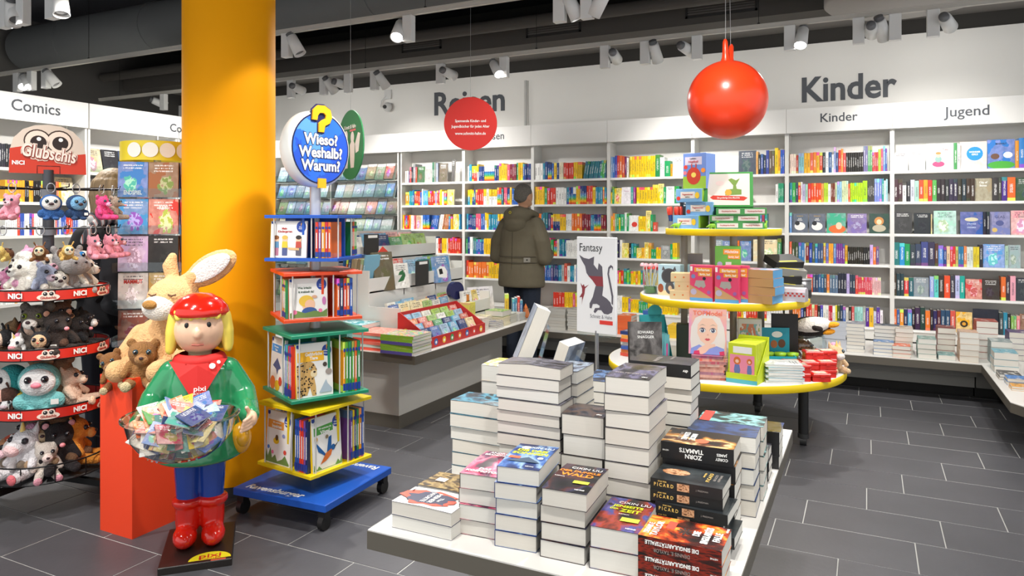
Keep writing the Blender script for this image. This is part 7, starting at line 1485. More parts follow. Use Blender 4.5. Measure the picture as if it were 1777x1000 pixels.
def toy(sp, x, y, z, rz, s_, c, lab, c2=None, iris='2c4a58', tilt=(0, 0), nose='3a2428', group=None, cheeks=None, extra=None):
    src = species(sp)
    o = src.copy(); COL.objects.link(o); FUSE.append(o)
    o.name = 'soft_toy'; o.location = (x, y, z); o.rotation_euler = (R(tilt[0]), R(tilt[1]), R(rz)); o.scale = (s_, s_, s_)
    o['label'] = lab; o['category'] = 'soft toy'
    if group: o['group'] = group
    colour(o, c); c2 = c2 or c
    def part(nm, q, hx, m=FUR): 
        p_ = q.build(nm, m, o)
        if m is FUR or m is PLAIN: colour(p_, hx)
        return p_
    if sp in ('bear', 'dog', 'cat', 'rabbit'):
        q = MB(); q.ell((0, -.082, .152), (.032, .022, .025), 14, 10); part('muzzle', q, c2); q = MB(); q.ell((0, -.104, .163), (.011, .007, .008), 10, 7); part('nose', q, nose, PLAIN); eyes(o, .030, -.062, .188, .0135, iris)
    elif sp == 'unicorn':
        q = MB(); q.ell((0, -.088, .15), (.04, .034, .032), 14, 10); part('muzzle', q, c2); eyes(o, .042, -.055, .188, .016, iris)
        q = MB(); q.lathe([(.014, .22), (.009, .25), (0, .285)], 10, c=(0, -.03, 0)); part('horn', q, 'e8c870', PLAIN); q = MB(); q.ell((0, .02, .225), (.028, .035, .03), 12, 8); part('mane', q, 'e8a8c8')
    elif sp == 'hippo':
        eyes(o, .036, -.058, .205, .017, iris)
        for sx in (-.025, .025):
            q = MB(); q.ell((sx, -.118, .17), (.007, .004, .006), 8, 6); part('nostril', q, '3a3438', PLAIN)
    elif sp == 'mole':
        q = MB(); q.ell((0, -.118, .148), (.013, .012, .011), 10, 8); part('nose', q, 'e89098', PLAIN); eyes(o, .028, -.066, .188, .012, iris)
        for sx in (-1, 1):
            q = MB(); q.ell((sx * .056, -.012, .225), (.016, .006, .016), 10, 7); part('inner_ear', q, c2)
    elif sp == 'bug':
        q = MB(); q.ell((0, -.088, .10), (.042, .022, .042), 14, 10); part('face', q, c2); eyes(o, .02, -.105, .112, .013, iris)
        q = MB(); q.ell((0, -.112, .093), (.006, .005, .005), 8, 6); part('nose', q, 'd85048', PLAIN)
        q = MB(); q.ell((0, .03, .072), (.074, .072, .062), 16, 10); sh_ = part('shell', q, extra or 'c83028', FUR)
        for k in range(6):
            a_ = k * 1.05; q = MB(); q.ell((.045 * math.cos(a_), .03 + .045 * math.sin(a_), .122), (.013, .013, .006), 8, 6); pp = q.build('spot', FUR, sh_); colour(pp, '1c1818')
    elif sp == 'bird':
        q = MB(); q.ell((0, -.055, .158), (.075, .035, .066), 16, 10); part('face', q, c2); eyes(o, .034, -.083, .175, .017, iris); q = MB(); q.ell((0, -.095, .150), (.022, .014, .014), 12, 8); part('beak', q, nose, PLAIN)
    if cheeks:
        for sx in (-1, 1):
            q = MB(); q.ell((sx * .058, -.140, .028), (.026, .012, .026), 12, 8); part('foot_pad', q, cheeks)
    q = MB(); q.box(.052, -.05, .045, .085, -.048, .07)
    if TOYN[0] % 3 == 0: part('paper_tag', q, 'f2eee8', PLAIN)
    TOYN[0] += 1
    return o
# big bunny on the plinth
bx, by = -3.12, 2.425
bq = MB(); bq.ell((0, 0.01, .14), (.15, .115, .17)); bq.ell((0, -.02, .03), (.14, .12, .08)); bq.ell((.09, -.045, .395), (.125, .115, .11)); bq.ell((.05, 0, .28), (.09, .08, .08))
cap(bq, [(-.10, -.02, .22), (-.14, -.09, .12)], [.05, .045]); cap(bq, [(.12, -.04, .22), (.17, -.10, .12)], [.05, .045])
cap(bq, [(-.08, -.09, .06), (-.10, -.19, .07)], [.06, .055]); cap(bq, [(.07, -.09, .06), (.10, -.18, .07)], [.06, .055])
cap(bq, [(.06, .0, .47), (.04, .0, .56), (.055, .0, .60)], [.032, .036, .022])
bq.ell((.265, -.01, .545), (.15, .034, .072), 20, 14, 0, Matrix.Rotation(R(-29), 3, 'Y')); cap(bq, [(.11, -.01, .47), (.19, -.01, .505)], [.036, .045])
bun = fuse(bq, 'bunny_toy', FUR, 0.008, 5, None, (bx, by, 0.70), (0, 0, R(18)), label='large cream plush rabbit with one flopped ear sitting on the orange plinth', cat='soft toy', col='e2b27c')
q = MB(); q.ell((.075, -.135, .365), (.085, .05, .062), 20, 14); pz = q.build('muzzle', FUR, bun); colour(pz, 'efe8e0')
q = MB(); q.ell((.06, -.185, .385), (.036, .018, .022), 14, 10); pz = q.build('nose', FUR, bun); colour(pz, 'b08040')
q = MB(); q.T = Matrix.Translation((.272, -.040, .548)) @ Matrix.Rotation(R(-29), 4, 'Y'); q.ell((0, 0, 0), (.122, .010, .050), 20, 10); pz = q.build('ear_lining', FUR, bun); colour(pz, 'e8e4e0')
for ex in (.05, .15):
    q = MB(); q.tube([(ex - .02, -.148, .43), (ex, -.154, .424), (ex + .02, -.148, .43)], .004, 6); q.build('closed_eye', M('stitch_brown', '6a4a30', 0.7), bun)
for i, (x, y, rz, s_, c, lb, tl) in enumerate(((-3.215, 2.275, 35, 0.72, '8a5c30', 'small brown plush with long arms at the corner of the orange plinth', (8, -18)), (-3.095, 2.285, 50, 0.92, '94683a', 'brown plush toy with pale feet sitting on the front of the orange plinth', (0, 4)))):
    toy('bear', x, y, 0.69, rz, s_, c, lb, 'a07448', tilt=tl, cheeks='d8c498')
q = MB(); q.box(-0.022, -0.0006, 0, 0.022, 0.0006, 0.06); q.build('price_tag', M('tag_lime', 'b8c838', 0.5), None, (-3.285, 2.235, 0.77), (R(12), R(10), R(30)), label='lime green paper price tag hanging at the plinth corner', cat='tag')

# ------------------------------------------------------------------ painted shop figure holding the bowl
FX, FY, FR = -2.712, 2.303, R(45)
fb = E('shop_figure', (FX, FY, 0), FR, 'painted display figure in red cap and green smock holding a clear bowl', 'statue')
q = MB(); q.bbox(-0.145, -0.235, 0.0, 0.145, 0.165, 0.032, 0.003); bb = q.build('base_board', M('base_black', '241f1c', 0.35), fb)
q = MB(); pts = [(0.085 * math.cos(PI * i / 16), 0.072 * math.sin(PI * i / 16)) for i in range(17)]; q.add([(x, y, 0.0328) for x, y in pts], [tuple(range(17))]); o = q.build('yellow_label', M('label_lemon', 'e8d820', 0.5), bb, (0.055, -0.215, 0))
text('pixi', 0.05, o, (0.0, 0.034, 0.0334), (0, 0, 0), RTXT, 0.01, sx=1.3); text('BÜCHER', 0.013, o, (0.0, 0.008, 0.0334), (0, 0, 0), RTXT, 0.0, sx=1.8)
q = MB(); q.box(0.06, -0.232, 0.0324, 0.12, -0.222, 0.033); q.build('orange_sticker', M('sticker_orange', 'e8603c', 0.5), bb)
GL = dict(rough=0.18, coat=0.5)
SK = M('figure_skin', 'eec2a2', 0.3, coat=0.4); RDG = M('figure_red', 'd82010', 0.15, coat=0.6); GRN = M('figure_green', '2a8a58', 0.2, coat=0.6); BLG = M('figure_blue', '1a3f9a', 0.2, coat=0.6); YH = M('figure_hair', 'ecd458', 0.4); BAG = M('figure_bag', 'e0a018', 0.25, coat=0.5)
q = MB()
for s_ in (-1, 1):
    q.ell((s_ * .058, -.045, .075), (.052, .085, .048)); cap(q, [(s_ * .052, .0, .10), (s_ * .052, .005, .21)], [.05, .056])
    q.lathe([(.0, .20), (.064, .20), (.068, .215), (.064, .23), (0, .23)], 20, c=(s_ * .052, .005, 0))
fuse(q, 'boots', RDG, 0.006, 3, fb)
q = MB(); [cap(q, [(s_ * .050, .005, .18), (s_ * .054, .005, .46)], [.048, .062]) for s_ in (-1, 1)]
fuse(q, 'trousers', BLG, 0.007, 3, fb)
q = MB(); q.lathe([(0, .415), (.17, .415), (.195, .43), (.19, .46), (.165, .56), (.145, .68), (.138, .76), (.12, .82), (.07, .865), (0, .87)], 36)
for s_ in (-1, 1): cap(q, [(s_ * .115, .0, .80), (s_ * .185, -.03, .69), (s_ * .205, -.11, .64)], [.058, .058, .05]); cap(q, [(s_ * .205, -.11, .64), (s_ * .215, -.21, .635)], [.05, .044])
fuse(q, 'smock', GRN, 0.008, 4, fb)
q = MB()
for s_ in (-1, 1):
    q.ell((s_ * .225, -.262, .632), (.024, .038, .034))
    for f in range(4): cap(q, [(s_ * .222, -.290, .650 - f * .015), (s_ * (.212 - f * .002), -.318, .648 - f * .015), (s_ * (.196 - f * .004), -.336, .642 - f * .014)], [.0095, .009, .0075], 8)
    cap(q, [(s_ * .215, -.262, .660), (s_ * .205, -.285, .685)], [.011, .009], 8)
fuse(q, 'hands', SK, 0.004, 2, fb)
q = MB(); q.ell((0, -.02, .995), (.112, .105, .115), 28, 20); cap(q, [(0, .0, .84), (0, -.01, .93)], [.05, .05]); q.ell((0, -.122, .985), (.017, .022, .026))
for s_ in (-1, 1): q.ell((s_ * .11, -.005, .985), (.018, .022, .028))
hd = fuse(q, 'head', SK, 0.006, 3, fb)
for s_ in (-1, 1):
    q = MB(); q.ell((s_ * .045, -.113, 1.022), (.0095, .006, .012), 12, 8); q.build('eye', KTXT, hd)
q = MB(); q.tube([(-.024, -.117, .936), (0, -.121, .934), (.024, -.117, .936)], .0045, 6); q.build('mouth', M('mouth_rose', 'b06050', 0.5), hd)
q = MB()
for i in range(15):
    t_ = -0.25 + (PI + 0.5) * i / 14; cx_, cy_ = .108 * math.cos(t_), -.01 + .098 * math.sin(t_)
    cap(q, [(cx_ * .95, cy_, 1.05), (cx_ * 1.06, cy_ * 1.05, .98), (cx_ * 1.14, cy_ * 1.08, .905 + .012 * (i % 2))], [.030, .030, .021], 8)
for i in range(7): cap(q, [(-.085 + i * .028, -.098 + .02 * abs(i - 3) / 3, 1.075), (-.082 + i * .027, -.115 + .02 * abs(i - 3) / 3, 1.05 + .006 * (i % 2))], [.019, .012], 8)
fuse(q, 'hair', YH, 0.006, 2, fb)
q = MB(); q.lathe([(0, 1.155), (.05, 1.150), (.09, 1.128), (.118, 1.095), (.126, 1.07), (.121, 1.055), (.10, 1.052)], 32, c=(0, -.012, 0)); q.build('cap', RDG, fb)
# neckerchief
q = MB(); q.lathe([(.085, .885), (.105, .875), (.118, .85), (.10, .835), (.07, .84)], 28, c=(0, -.01, 0)); sc_ = q.build('neckerchief', M('scarf_red', 'd02420', 0.7), fb)
q = MB(); vs = [(-.118, -.085, .862), (.118, -.085, .862), (.075, -.135, .80), (.0, -.168, .675), (-.075, -.135, .80), (0, -.135, .85)]; vs += [(x, y + .006, z) for x, y, z in vs]
q.add(vs, [(0, 4, 5), (4, 3, 5), (3, 2, 5), (2, 1, 5), (0, 5, 1), (6, 11, 10), (10, 11, 9), (9, 11, 8), (8, 11, 7), (6, 7, 11), (0, 6, 10, 4), (4, 10, 9, 3), (3, 9, 8, 2), (2, 8, 7, 1), (0, 1, 7, 6)]); q.build('scarf_point', M('scarf_red', 'd02420', 0.7), sc_)
text('pixi', 0.03, sc_, (0.012, -.163, .752), (R(72), 0, 0), WTXT, 0.01, sx=1.2); text('BÜCHER', 0.012, sc_, (0.012, -.169, .732), (R(72), 0, 0), WTXT, 0.0, sx=1.2)
q = MB(); q.lathe([(0, 0), (.013, 0)], 14); q.build('white_dot', WTXT, sc_, (.06, -.131, .842), (R(62), 0, 0)); q = MB(); q.lathe([(0, 0), (.008, 0)], 12); q.build('white_dot', WTXT, sc_, (.085, -.115, .855), (R(62), 0, R(20)))
q = MB(); q.ell((.175, -.075, .50), (.045, .045, .07), 18, 12); bg_ = q.build('shoulder_bag', BAG, fb); q = MB(); q.ell((.185, -.10, .505), (.03, .035, .04), 14, 10); q.build('bag_flap', BAG, bg_)
# clear bowl full of little booklets
BWX, BWY, BWZ = -2.492, 2.025, 0.515
bw = E('clear_bowl', (BWX, BWY, BWZ), 0, 'clear plastic half-round bowl full of little picture booklets', 'bowl')
prof = [(0, 0.0), (.06, .004), (.12, .022), (.165, .058), (.196, .108), (.212, .17), (.224, .177), (.224, .182), (.208, .182)]
q = MB(); q.lathe(prof, 48); q.build('bowl', clear_mat('bowl_plastic', 'e6e4e0', 3.0), bw)
BKC = ['e8c838', 'd83a30', '3a70b8', '58a850', 'f0e8d8', '7a98c8', 'e87838', '2a4878', 'c8b070', 'a83048', '48988a', 'ece8e0']
rb2 = random.Random(5)
for i in range(92):
    if i < 26:            # against the wall of the bowl, faces outward
        t_ = R(-165 + 12.0 * (i % 13) * 1.15); lev = i // 13; rr_ = (.092, .130)[lev]; zz = (.060, .112)[lev]
        p = (BWX + rr_ * math.cos(t_), BWY + rr_ * math.sin(t_), BWZ + zz); e = (R(90 - (52, 30)[lev]) * 1.0, R(rb2.uniform(-20, 20)), t_ + PI / 2)
    else:                 # heaped on top
        t_ = rb2.uniform(0, 2 * PI); rr_ = .138 * math.sqrt(rb2.random()); zz = .105 + (i - 26) * .0016 - rr_ * .12
        p = (BWX + rr_ * math.cos(t_), BWY + rr_ * math.sin(t_), BWZ + zz); e = (R(rb2.uniform(12, 62)), R(rb2.uniform(-30, 30)), rb2.uniform(-0.9, 0.9) + R(45))
    c = BKC[i % 12]
    o = O('booklet', LBK, None, p, e, ((.082, .082, .0042) if i < 26 else (.095, .095, .0042)), label='small square %s picture booklet, %s of those heaped in the clear bowl' % (cname(c), nth(i + 1)), cat='booklet', group='booklets in the clear bowl', col=c)

# ------------------------------------------------------------------ plush toy carousel
PX, PY = -3.83, 2.30
ps = E('toy_carousel', (PX, PY, 0), 0, 'black tiered plush toy stand with red bands and a big-eyed red and beige headboard', 'display stand')
q = MB(); q.cyl((0, 0, 0.16), (0, 0, 1.74), 0.026, 18); q.build('pole', M('pole_charcoal', '3c3e44', 0.5), ps)
for z_ in (0.60, 0.90, 1.17, 1.42, 1.62):
    q = MB(); q.cyl((0, 0, z_ - 0.02), (0, 0, z_ + 0.02), 0.036, 18); q.build('collar', M('collar_grey', '6a6c72', 0.4), ps)
for k in range(4):
    a_ = R(8 + 90 * k); x, y = 0.40 * math.cos(a_), 0.40 * math.sin(a_)
    q = MB(); q.T = Matrix.Rotation(a_, 4, 'Z'); q.box(0, -0.014, 0.135, 0.42, 0.014, 0.165); lg = q.build('leg', BLACKM, ps)
    q = MB(); q.cyl((x, y, 0.06), (x, y, 0.15), 0.013, 10); q.cyl((x - 0.012, y, 0.034), (x + 0.012, y, 0.034), 0.034, 16); q.build('caster', BLACK, lg)
BANDR = M('band_print_red', 'd02c20', 0.4); WIRE = M('wire_black', '1c1c1e', 0.4, 0.5)
RT = 0.275
def ring_pts(r_, z_, n=40): return [(r_ * math.cos(2 * PI * i / n), r_ * math.sin(2 * PI * i / n), z_) for i in range(n)]
VA = math.atan2(-0.516, 0.857)       # towards the aisle
TZS = [(1.085, 1.137, 1), (0.795, 0.848, 1), (0.505, 0.558, 1), (0.19, 0.275, 0)]
for z_0, z_1, band in TZS:
    q = MB(); q.tube(ring_pts(RT, z_1), 0.004, 6, closed=True); q.tube(ring_pts(RT, z_0), 0.003, 6, closed=True)
    for i in range(12):
        a_ = VA + i * PI / 6 + 0.1; q.cyl((RT * math.cos(a_), RT * math.sin(a_), z_0), (RT * math.cos(a_), RT * math.sin(a_), z_1), 0.003, 6)
    tr = q.build('basket_rim', WIRE, ps)
    q = MB(); q.lathe([(0.03, z_0), (RT, z_0), (RT, z_0 - 0.004), (0.03, z_0 - 0.004)], 36); q.build('tray', M('tray_dark', '2a2a2c', 0.5), tr)
    if band:
        q = MB(); q.lathe([(RT + 0.002, z_0 + 0.002), (RT + 0.002, z_1 - 0.004)], 64); q.lathe([(RT - 0.001, z_1 - 0.004), (RT - 0.001, z_0 + 0.002)], 64); bd2 = q.build('printed_band', BANDR, tr)
        for i in range(-3, 4):
            a_ = VA + i * 0.5; r2 = RT + 0.0065
            hold = O('band_logo', None, bd2, (r2 * math.cos(a_), r2 * math.sin(a_), (z_0 + z_1) / 2), (0, 0, a_ + PI / 2))
            if i % 2:
                text('NICI', 0.034, hold, (0, 0, 0), (R(90), 0, 0), WTXT, 0.04, sx=1.0)
            else:
                flat([(0.048 * math.cos(2 * PI * j / 20), -0.008 + 0.017 * math.sin(2 * PI * j / 20)) for j in range(20)], M('logo_cream', 'ecd8c8', 0.5), 'logo_cloud', hold, y=0.0)
                for sx in (-.013, .013):
                    disc(hold, sx, 0.009, 0.0145, M('logo_cream', 'ecd8c8', 0.5), -0.0003, 'logo_eye'); disc(hold, sx, 0.008, 0.0095, KTXT, -0.0006, 'logo_pupil'); disc(hold, sx - 0.002, 0.011, 0.0025, WTXT, -0.0009, 'logo_glint')
                text('Glubschis', 0.018, hold, (0, -0.0009, -0.011), (R(90), 0, 0), M('logo_red', 'a83020', 0.5), 0.03, sx=0.95)
# headboard
hb2 = O('headboard', None, ps, (0.0, 0.0, 1.72), (0, 0, R(62))); hb2['label'] = 'arched red and beige headboard with two cartoon eyes and lettering'
arch = [(-.17, 0), (.17, 0), (.166, .12), (.15, .18), (.11, .225), (.06, .248), (0, .255), (-.06, .248), (-.11, .225), (-.15, .18), (-.166, .12)]
q = MB(); q.T = Matrix.Rotation(PI / 2, 4, 'X'); q.prism(arch, -0.012, 0.012); q.build('board', M('board_beige', 'd8c8b8', 0.5), hb2)
flat([(-.17, 0), (.17, 0), (.167, .11), (.10, .10), (0, .105), (-.10, .14), (-.166, .125)], M('board_red', 'c83820', 0.45), 'red_field', hb2, y=-0.0126)
for sx in (-.048, .048):
    disc(hb2, sx, .168, .060, M('eye_outline', '3a2418', 0.5), -0.0132, 'eye_outline'); disc(hb2, sx, .167, .054, M('logo_cream', 'ecd8c8', 0.5), -0.0136, 'eye_white'); disc(hb2, sx + .004, .160, .036, M('eye_dark', '2a1a14', 0.4), -0.014, 'eye_pupil'); disc(hb2, sx + .006, .178, .010, WTXT, -0.0144, 'eye_glint')
text('Glubschis', 0.092, hb2, (0.004, -0.0146, 0.100), (R(90), R(8), 0), M('logo_cream', 'ecd8c8', 0.5), 0.11, sx=0.68); text('Glubschis', 0.092, hb2, (0.004, -0.0156, 0.100), (R(90), R(8), 0), M('logo_brown', '8a2c18', 0.5), 0.06, sx=0.68); text('Glubschis', 0.092, hb2, (0.003, -0.0166, 0.103), (R(90), R(8), 0), M('logo_pale', 'f0e0d4', 0.5), 0.02, sx=0.68)
text('NICI', 0.028, hb2, (-0.13, -0.0135, 0.052), (R(90), 0, 0), WTXT, 0.04)
q = MB(); q.tube([(-.05, -.013, .0), (-.05, -.013, .04), (.05, -.013, .04), (.05, -.013, 0)], 0.0016, 5); q.build('wire_clip', WIRE, hb2)
# hook arms and hanging key-ring toys
KEYT = []
for z_, n_ in ((1.64, 12), (1.435, 12)):
    q = MB(); q.tube(ring_pts(0.10, z_, 24), 0.004, 6, closed=True); hr_ = q.build('hook_ring', WIRE, ps)
    for i in range(n_):
        a_ = VA + (i + 0.5) * 2 * PI / n_; q = MB(); q.tube([(0.10 * math.cos(a_), 0.10 * math.sin(a_), z_), (0.33 * math.cos(a_), 0.33 * math.sin(a_), z_ + 0.004), (0.336 * math.cos(a_), 0.336 * math.sin(a_), z_ + 0.02)], 0.0028, 6); q.build('hook', WIRE, hr_)
def key_toy(sp, a_deg, r_, z_, s_, c, lab, c2=None, **k):
    a_ = VA + R(a_deg); x, y = PX + r_ * math.cos(a_), PY + r_ * math.sin(a_)
    o = toy(sp, x, y, z_ - 0.035 - 0.25 * s_, math.degrees(a_) + 90 + k.pop('turn', 0), s_, c, lab, c2, group='key-ring toys on the carousel', **k)
    q = MB(); q.tube([(0.055 * math.cos(t_) * 0.6, 0, 0.30 + 0.045 * math.sin(t_)) for t_ in [2 * PI * i / 14 for i in range(14)]], 0.005, 6, closed=True); q.build('key_ring', STEEL, o)
UPPER = [(-84, 'bug', '241c1c', 'e8c8b0', 'black and red ladybird'), (-58, 'bug', '201c20', 'e8d0b8', 'black beetle'), (-28, 'bear', 'f0a0b0', 'f8c8d0', 'soft pink elephant-like toy'), (2, 'bird', '2a5a98', 'e8e4e0', 'deep blue bird'), (22, 'bird', '1f3f68', '7ab0d8', 'navy blue bird'), (48, 'bear', 'e84888', 'f0a8c8', 'hot pink bear'), (68, 'mole', 'a89888', 'e0d0c0', 'grey-beige mouse')]
for i, (a_, sp, c, c2, lb) in enumerate(UPPER): key_toy(sp, a_, 0.31, 1.645, 0.52, c, lb + ' key-ring toy hanging from the upper hooks', c2, extra='c82c28')
LOWER = [(-88, 'cat', 'e070a8', 'f4c0d8', 'pink flamingo-coloured'), (-66, 'bird', '3aa848', '6ac868', 'green frog-like'), (-36, 'bug', 'e8c870', 'f0e0b0', 'yellow and brown bee'), (-6, 'bug', '8a5a30', 'f0e0b8', 'brown and cream bee'), (14, 'bug', 'd8b060', 'f0e4c0', 'second yellow bee, paler'), (38, 'cat', 'f0a0b0', 'f8d0d8', 'pink with white heart'), (58, 'cat', 'ee98aa', 'f8d0d8', 'middle rose-pink'), (78, 'bear', 'f09aac', 'f8c8d0', 'outermost rose-pink')]
for i, (a_, sp, c, c2, lb) in enumerate(LOWER): key_toy(sp, a_, 0.31, 1.44, 0.50, c, lb + ' key-ring toy hanging from the lower hooks', c2, extra='6a4020' if 'bee' in lb else None)
def tier_toy(z_, a_deg, r_, sp, s_, c, lab, c2=None, turn=0, tilt=(0, 0), lift=0.0, **k):
    r_ *= 0.60; s_ *= 0.88; z_ -= 0.008
    a_ = VA + R(a_deg); toy(sp, PX + r_ * math.cos(a_), PY + r_ * math.sin(a_), z_ + lift, math.degrees(a_) + 90 + turn, s_, c, lab, c2, tilt=tilt, group='soft toys on the carousel', **k)
T_ = [
 (1.10, -82, .24, 'unicorn', .78, 'e090b8', 'pink dragon-like soft toy lying on the top tray', 'f0b0d0', 10, (0, 0), 0), (1.10, -60, .14, 'cat', .95, 'e8a8c8', 'lilac-pink soft toy with red scarf at the back of the top tray', 'e8e0e8', 0, (0, 0), .05),
 (1.10, -42, .25, 'dog', .95, 'f0ebe0', 'white fluffy poodle facing out on the top tray', 'f4f0e8', -4, (0, 0), 0), (1.10, -14, .25, 'bear', .82, 'a8b0c8', 'blue-grey and lilac soft toy leaning on the top tray', 'e0c8d8', 40, (8, 10), 0), (1.10, 8, .16, 'cat', .9, 'e4dcd0', 'cream and pink cat behind the blue-grey toy', 'f0b8c8', 0, (0, 0), .03),
 (1.10, 14, .27, 'bird', .62, 'ece4d4', 'small cream lamb on the top tray beside the grey hippo', 'f2ece2', 0, (0, 0), 0), (1.10, 40, .22, 'hippo', 1.15, 'a09c9a', 'big grey hippo with blue eyes on the top tray', 'a8a4a2', -12, (0, 0), 0), (1.10, 68, .27, 'dog', .92, 'efe8d8', 'cream fluffy poodle at the aisle end of the top tray', 'f4eee4', 0, (0, 0), 0),
 (0.81, -88, .24, 'cat', .8, '8a6a48', 'spotted brown leopard cub on the second tray', 'c8b090', 0, (0, 0), 0), (0.81, -70, .24, 'bug', .95, '1c1a1c', 'black-haired ladybird doll at the near end of the second tray', 'e8c8b0', 0, (0, 0), 0), (0.81, -56, .14, 'bug', 1.1, '201e20', 'black ladybird with spotted red back on the second tray', 'e8c8b0', 60, (0, 0), .04),
 (0.81, -26, .17, 'bear', 1.2, '6a6058', 'grey-brown racoon with curled pale horns on the second tray', 'e4dcd4', 4, (0, 0), 0), (0.81, -40, .28, 'unicorn', .55, 'f0ece8', 'little white unicorn with pink snout on the second tray', 'f0a0a8', 0, (20, 0), 0), (0.81, -8, .27, 'bug', .92, '16161a', 'black-haired doll face peeping over the second tray', 'e0b890', -6, (0, 0), 0), (0.81, 14, .25, 'mole', 1.05, '3a302c', 'dark brown bat with big pink ears on the second tray', 'e0a890', 8, (0, 0), 0),
 (0.81, 40, .25, 'mole', .9, '241f1e', 'black mole with pink nose on the second tray', 'e8b8a8', 20, (0, 8), 0), (0.81, 36, .12, 'bear', 1.1, '6a4a3a', 'dark brown bear at the back of the second tray', 'c8a888', 0, (0, 0), .03), (0.81, 66, .24, 'bear', 1.0, '1a181a', 'black and white skunk at the aisle end of the second tray', 'eeeae6', 10, (0, 0), 0),
 (0.52, -84, .24, 'bird', 1.1, '2a9090', 'teal and white bird at the near end of the third tray', 'f0ece8', 20, (0, 0), 0), (0.52, -52, .25, 'bug', 1.0, '4a2c20', 'brown monkey-faced bee with yellow stripes on the third tray', 'e8b0a0', -40, (0, 0), 0), (0.52, -62, .29, 'unicorn', .5, 'f0eef0', 'small white dog lying low on the third tray', 'f0d8e0', 30, (20, 0), 0), (0.52, -26, .13, 'bear', 1.15, '9a7858', 'tan bear seen from behind on the third tray', 'b89878', 160, (0, 0), .02),
 (0.52, -14, .24, 'bird', 1.18, '80c8c8', 'white and turquoise penguin with pink beak on the third tray', 'f2f0ee', 4, (0, 0), 0), (0.52, 26, .16, 'bear', 1.1, '8a6a50', 'brown bear turned away at the back of the third tray', 'a8886a', 150, (0, 0), .03), (0.52, 44, .26, 'cat', 1.0, 'e0c0a8', 'beige monkey with dangling legs over the third tray', 'e8d0b8', 20, (-10, 0), 0),
 (0.21, -80, .24, 'bird', .9, 'c85030', 'red-orange owl in the bottom basket', 'b8805a', 0, (0, 0), 0), (0.21, -58, .27, 'bear', .9, 'efe8e6', 'white soft toy with pink feet in the bottom basket', 'f0c8d0', -10, (0, 0), 0), (0.21, -34, .25, 'unicorn', 1.15, 'e4e0e2', 'white and grey unicorn with glittery feet in the bottom basket', 'f0c8c8', -14, (0, 0), 0), (0.21, -50, .12, 'bear', 1.15, '8a7a68', 'shaggy grey-brown bear at the back of the bottom basket', 'a89880', 0, (0, 0), .04),
 (0.21, -14, .13, 'bear', 1.1, 'a88a6a', 'light brown bear at the back of the bottom basket', 'c8b090', 10, (0, 0), .04), (0.21, -4, .27, 'cat', .85, 'e8dcd0', 'cream soft toy with pink paws low in the bottom basket', 'f0d8d0', 10, (10, 0), 0), (0.21, 18, .23, 'mole', 1.15, '241e20', 'black and white skunk with pink ears in the bottom basket', 'f0b0b8', -10, (0, 0), .01), (0.21, 34, .13, 'bear', 1.15, '7a5a40', 'dark tan bear at the back of the bottom basket', '9a7a5a', 20, (0, 0), .04), (0.21, 56, .22, 'cat', 1.15, 'e89838', 'orange lion at the aisle end of the bottom basket', 'f0b060', 20, (0, 0), .01)]
FEET = {26: 'e890a8', 27: 'e07078', 24: 'e8c8a8', 30: 'f0a8b8'}
for i, t_ in enumerate(T_):
    z_, a_, r_, sp, s_, c, lb, c2, tn, tl, lf = t_
    tier_toy(z_, a_, r_, sp, s_, c, lb, c2, tn, tl, lf, cheeks=FEET.get(i), extra=('c82c28' if 'ladybird' in lb else 'd8b838' if 'bee' in lb else '1c1a1c'), nose='e88090' if 'pink beak' in lb else '3a2428', iris=('2c78b8' if 'blue eyes' in lb else '7a8a30' if 'racoon' in lb else '2c2a30'))
# penguin and little horse on the round table
pq = MB(); pq.ell((0, 0, 0), (.155, .085, .075)); pq.ell((-.16, .0, .01), (.065, .062, .062)); cap(pq, [(-.03, -.05, .05), (.06, -.10, .03)], [.03, .018])
pg_ = fuse(pq, 'penguin_toy', FUR, 0.007, 4, None, (-0.37, 5.39, z1 + 0.245), (R(18), R(-8), R(16)), label='black and white plush penguin with orange feet lying on the clear toy bowl', cat='soft toy', col='241a16')
q = MB(); q.ell((.02, -.035, .035), (.125, .062, .052), 18, 12); p_ = q.build('belly', FUR, pg_); colour(p_, 'ece6de')
for dx, dz in ((.15, .03), (.12, -.02)):
    q = MB(); q.ell((dx, -.055, dz), (.045, .022, .02), 14, 10); p_ = q.build('foot', FUR, pg_); colour(p_, 'f0a020')
q = MB(); q.ell((-.205, -.04, .02), (.035, .015, .014), 12, 8); p_ = q.build('beak', FUR, pg_); colour(p_, 'e0a838')
toy('unicorn', -0.19, 5.16, z1, 30, .75, 'd8b890', 'small beige plush horse in a card box at the edge of the bottom tier', 'f0e8e0')
for i, (x, y, c) in enumerate(((-0.46, 5.38, '8a5a3c'), (-0.38, 5.46, '6a4a34'), (-0.42, 5.42, 'a87a50'))): toy('bear', x, y, z1 + 0.008 + (0.07 if i == 2 else 0), 20 + 60 * i, .55, c, '%s plush bear inside the clear toy bowl' % ('brown', 'darker brown', 'tan')[i], 'd8c0a0')

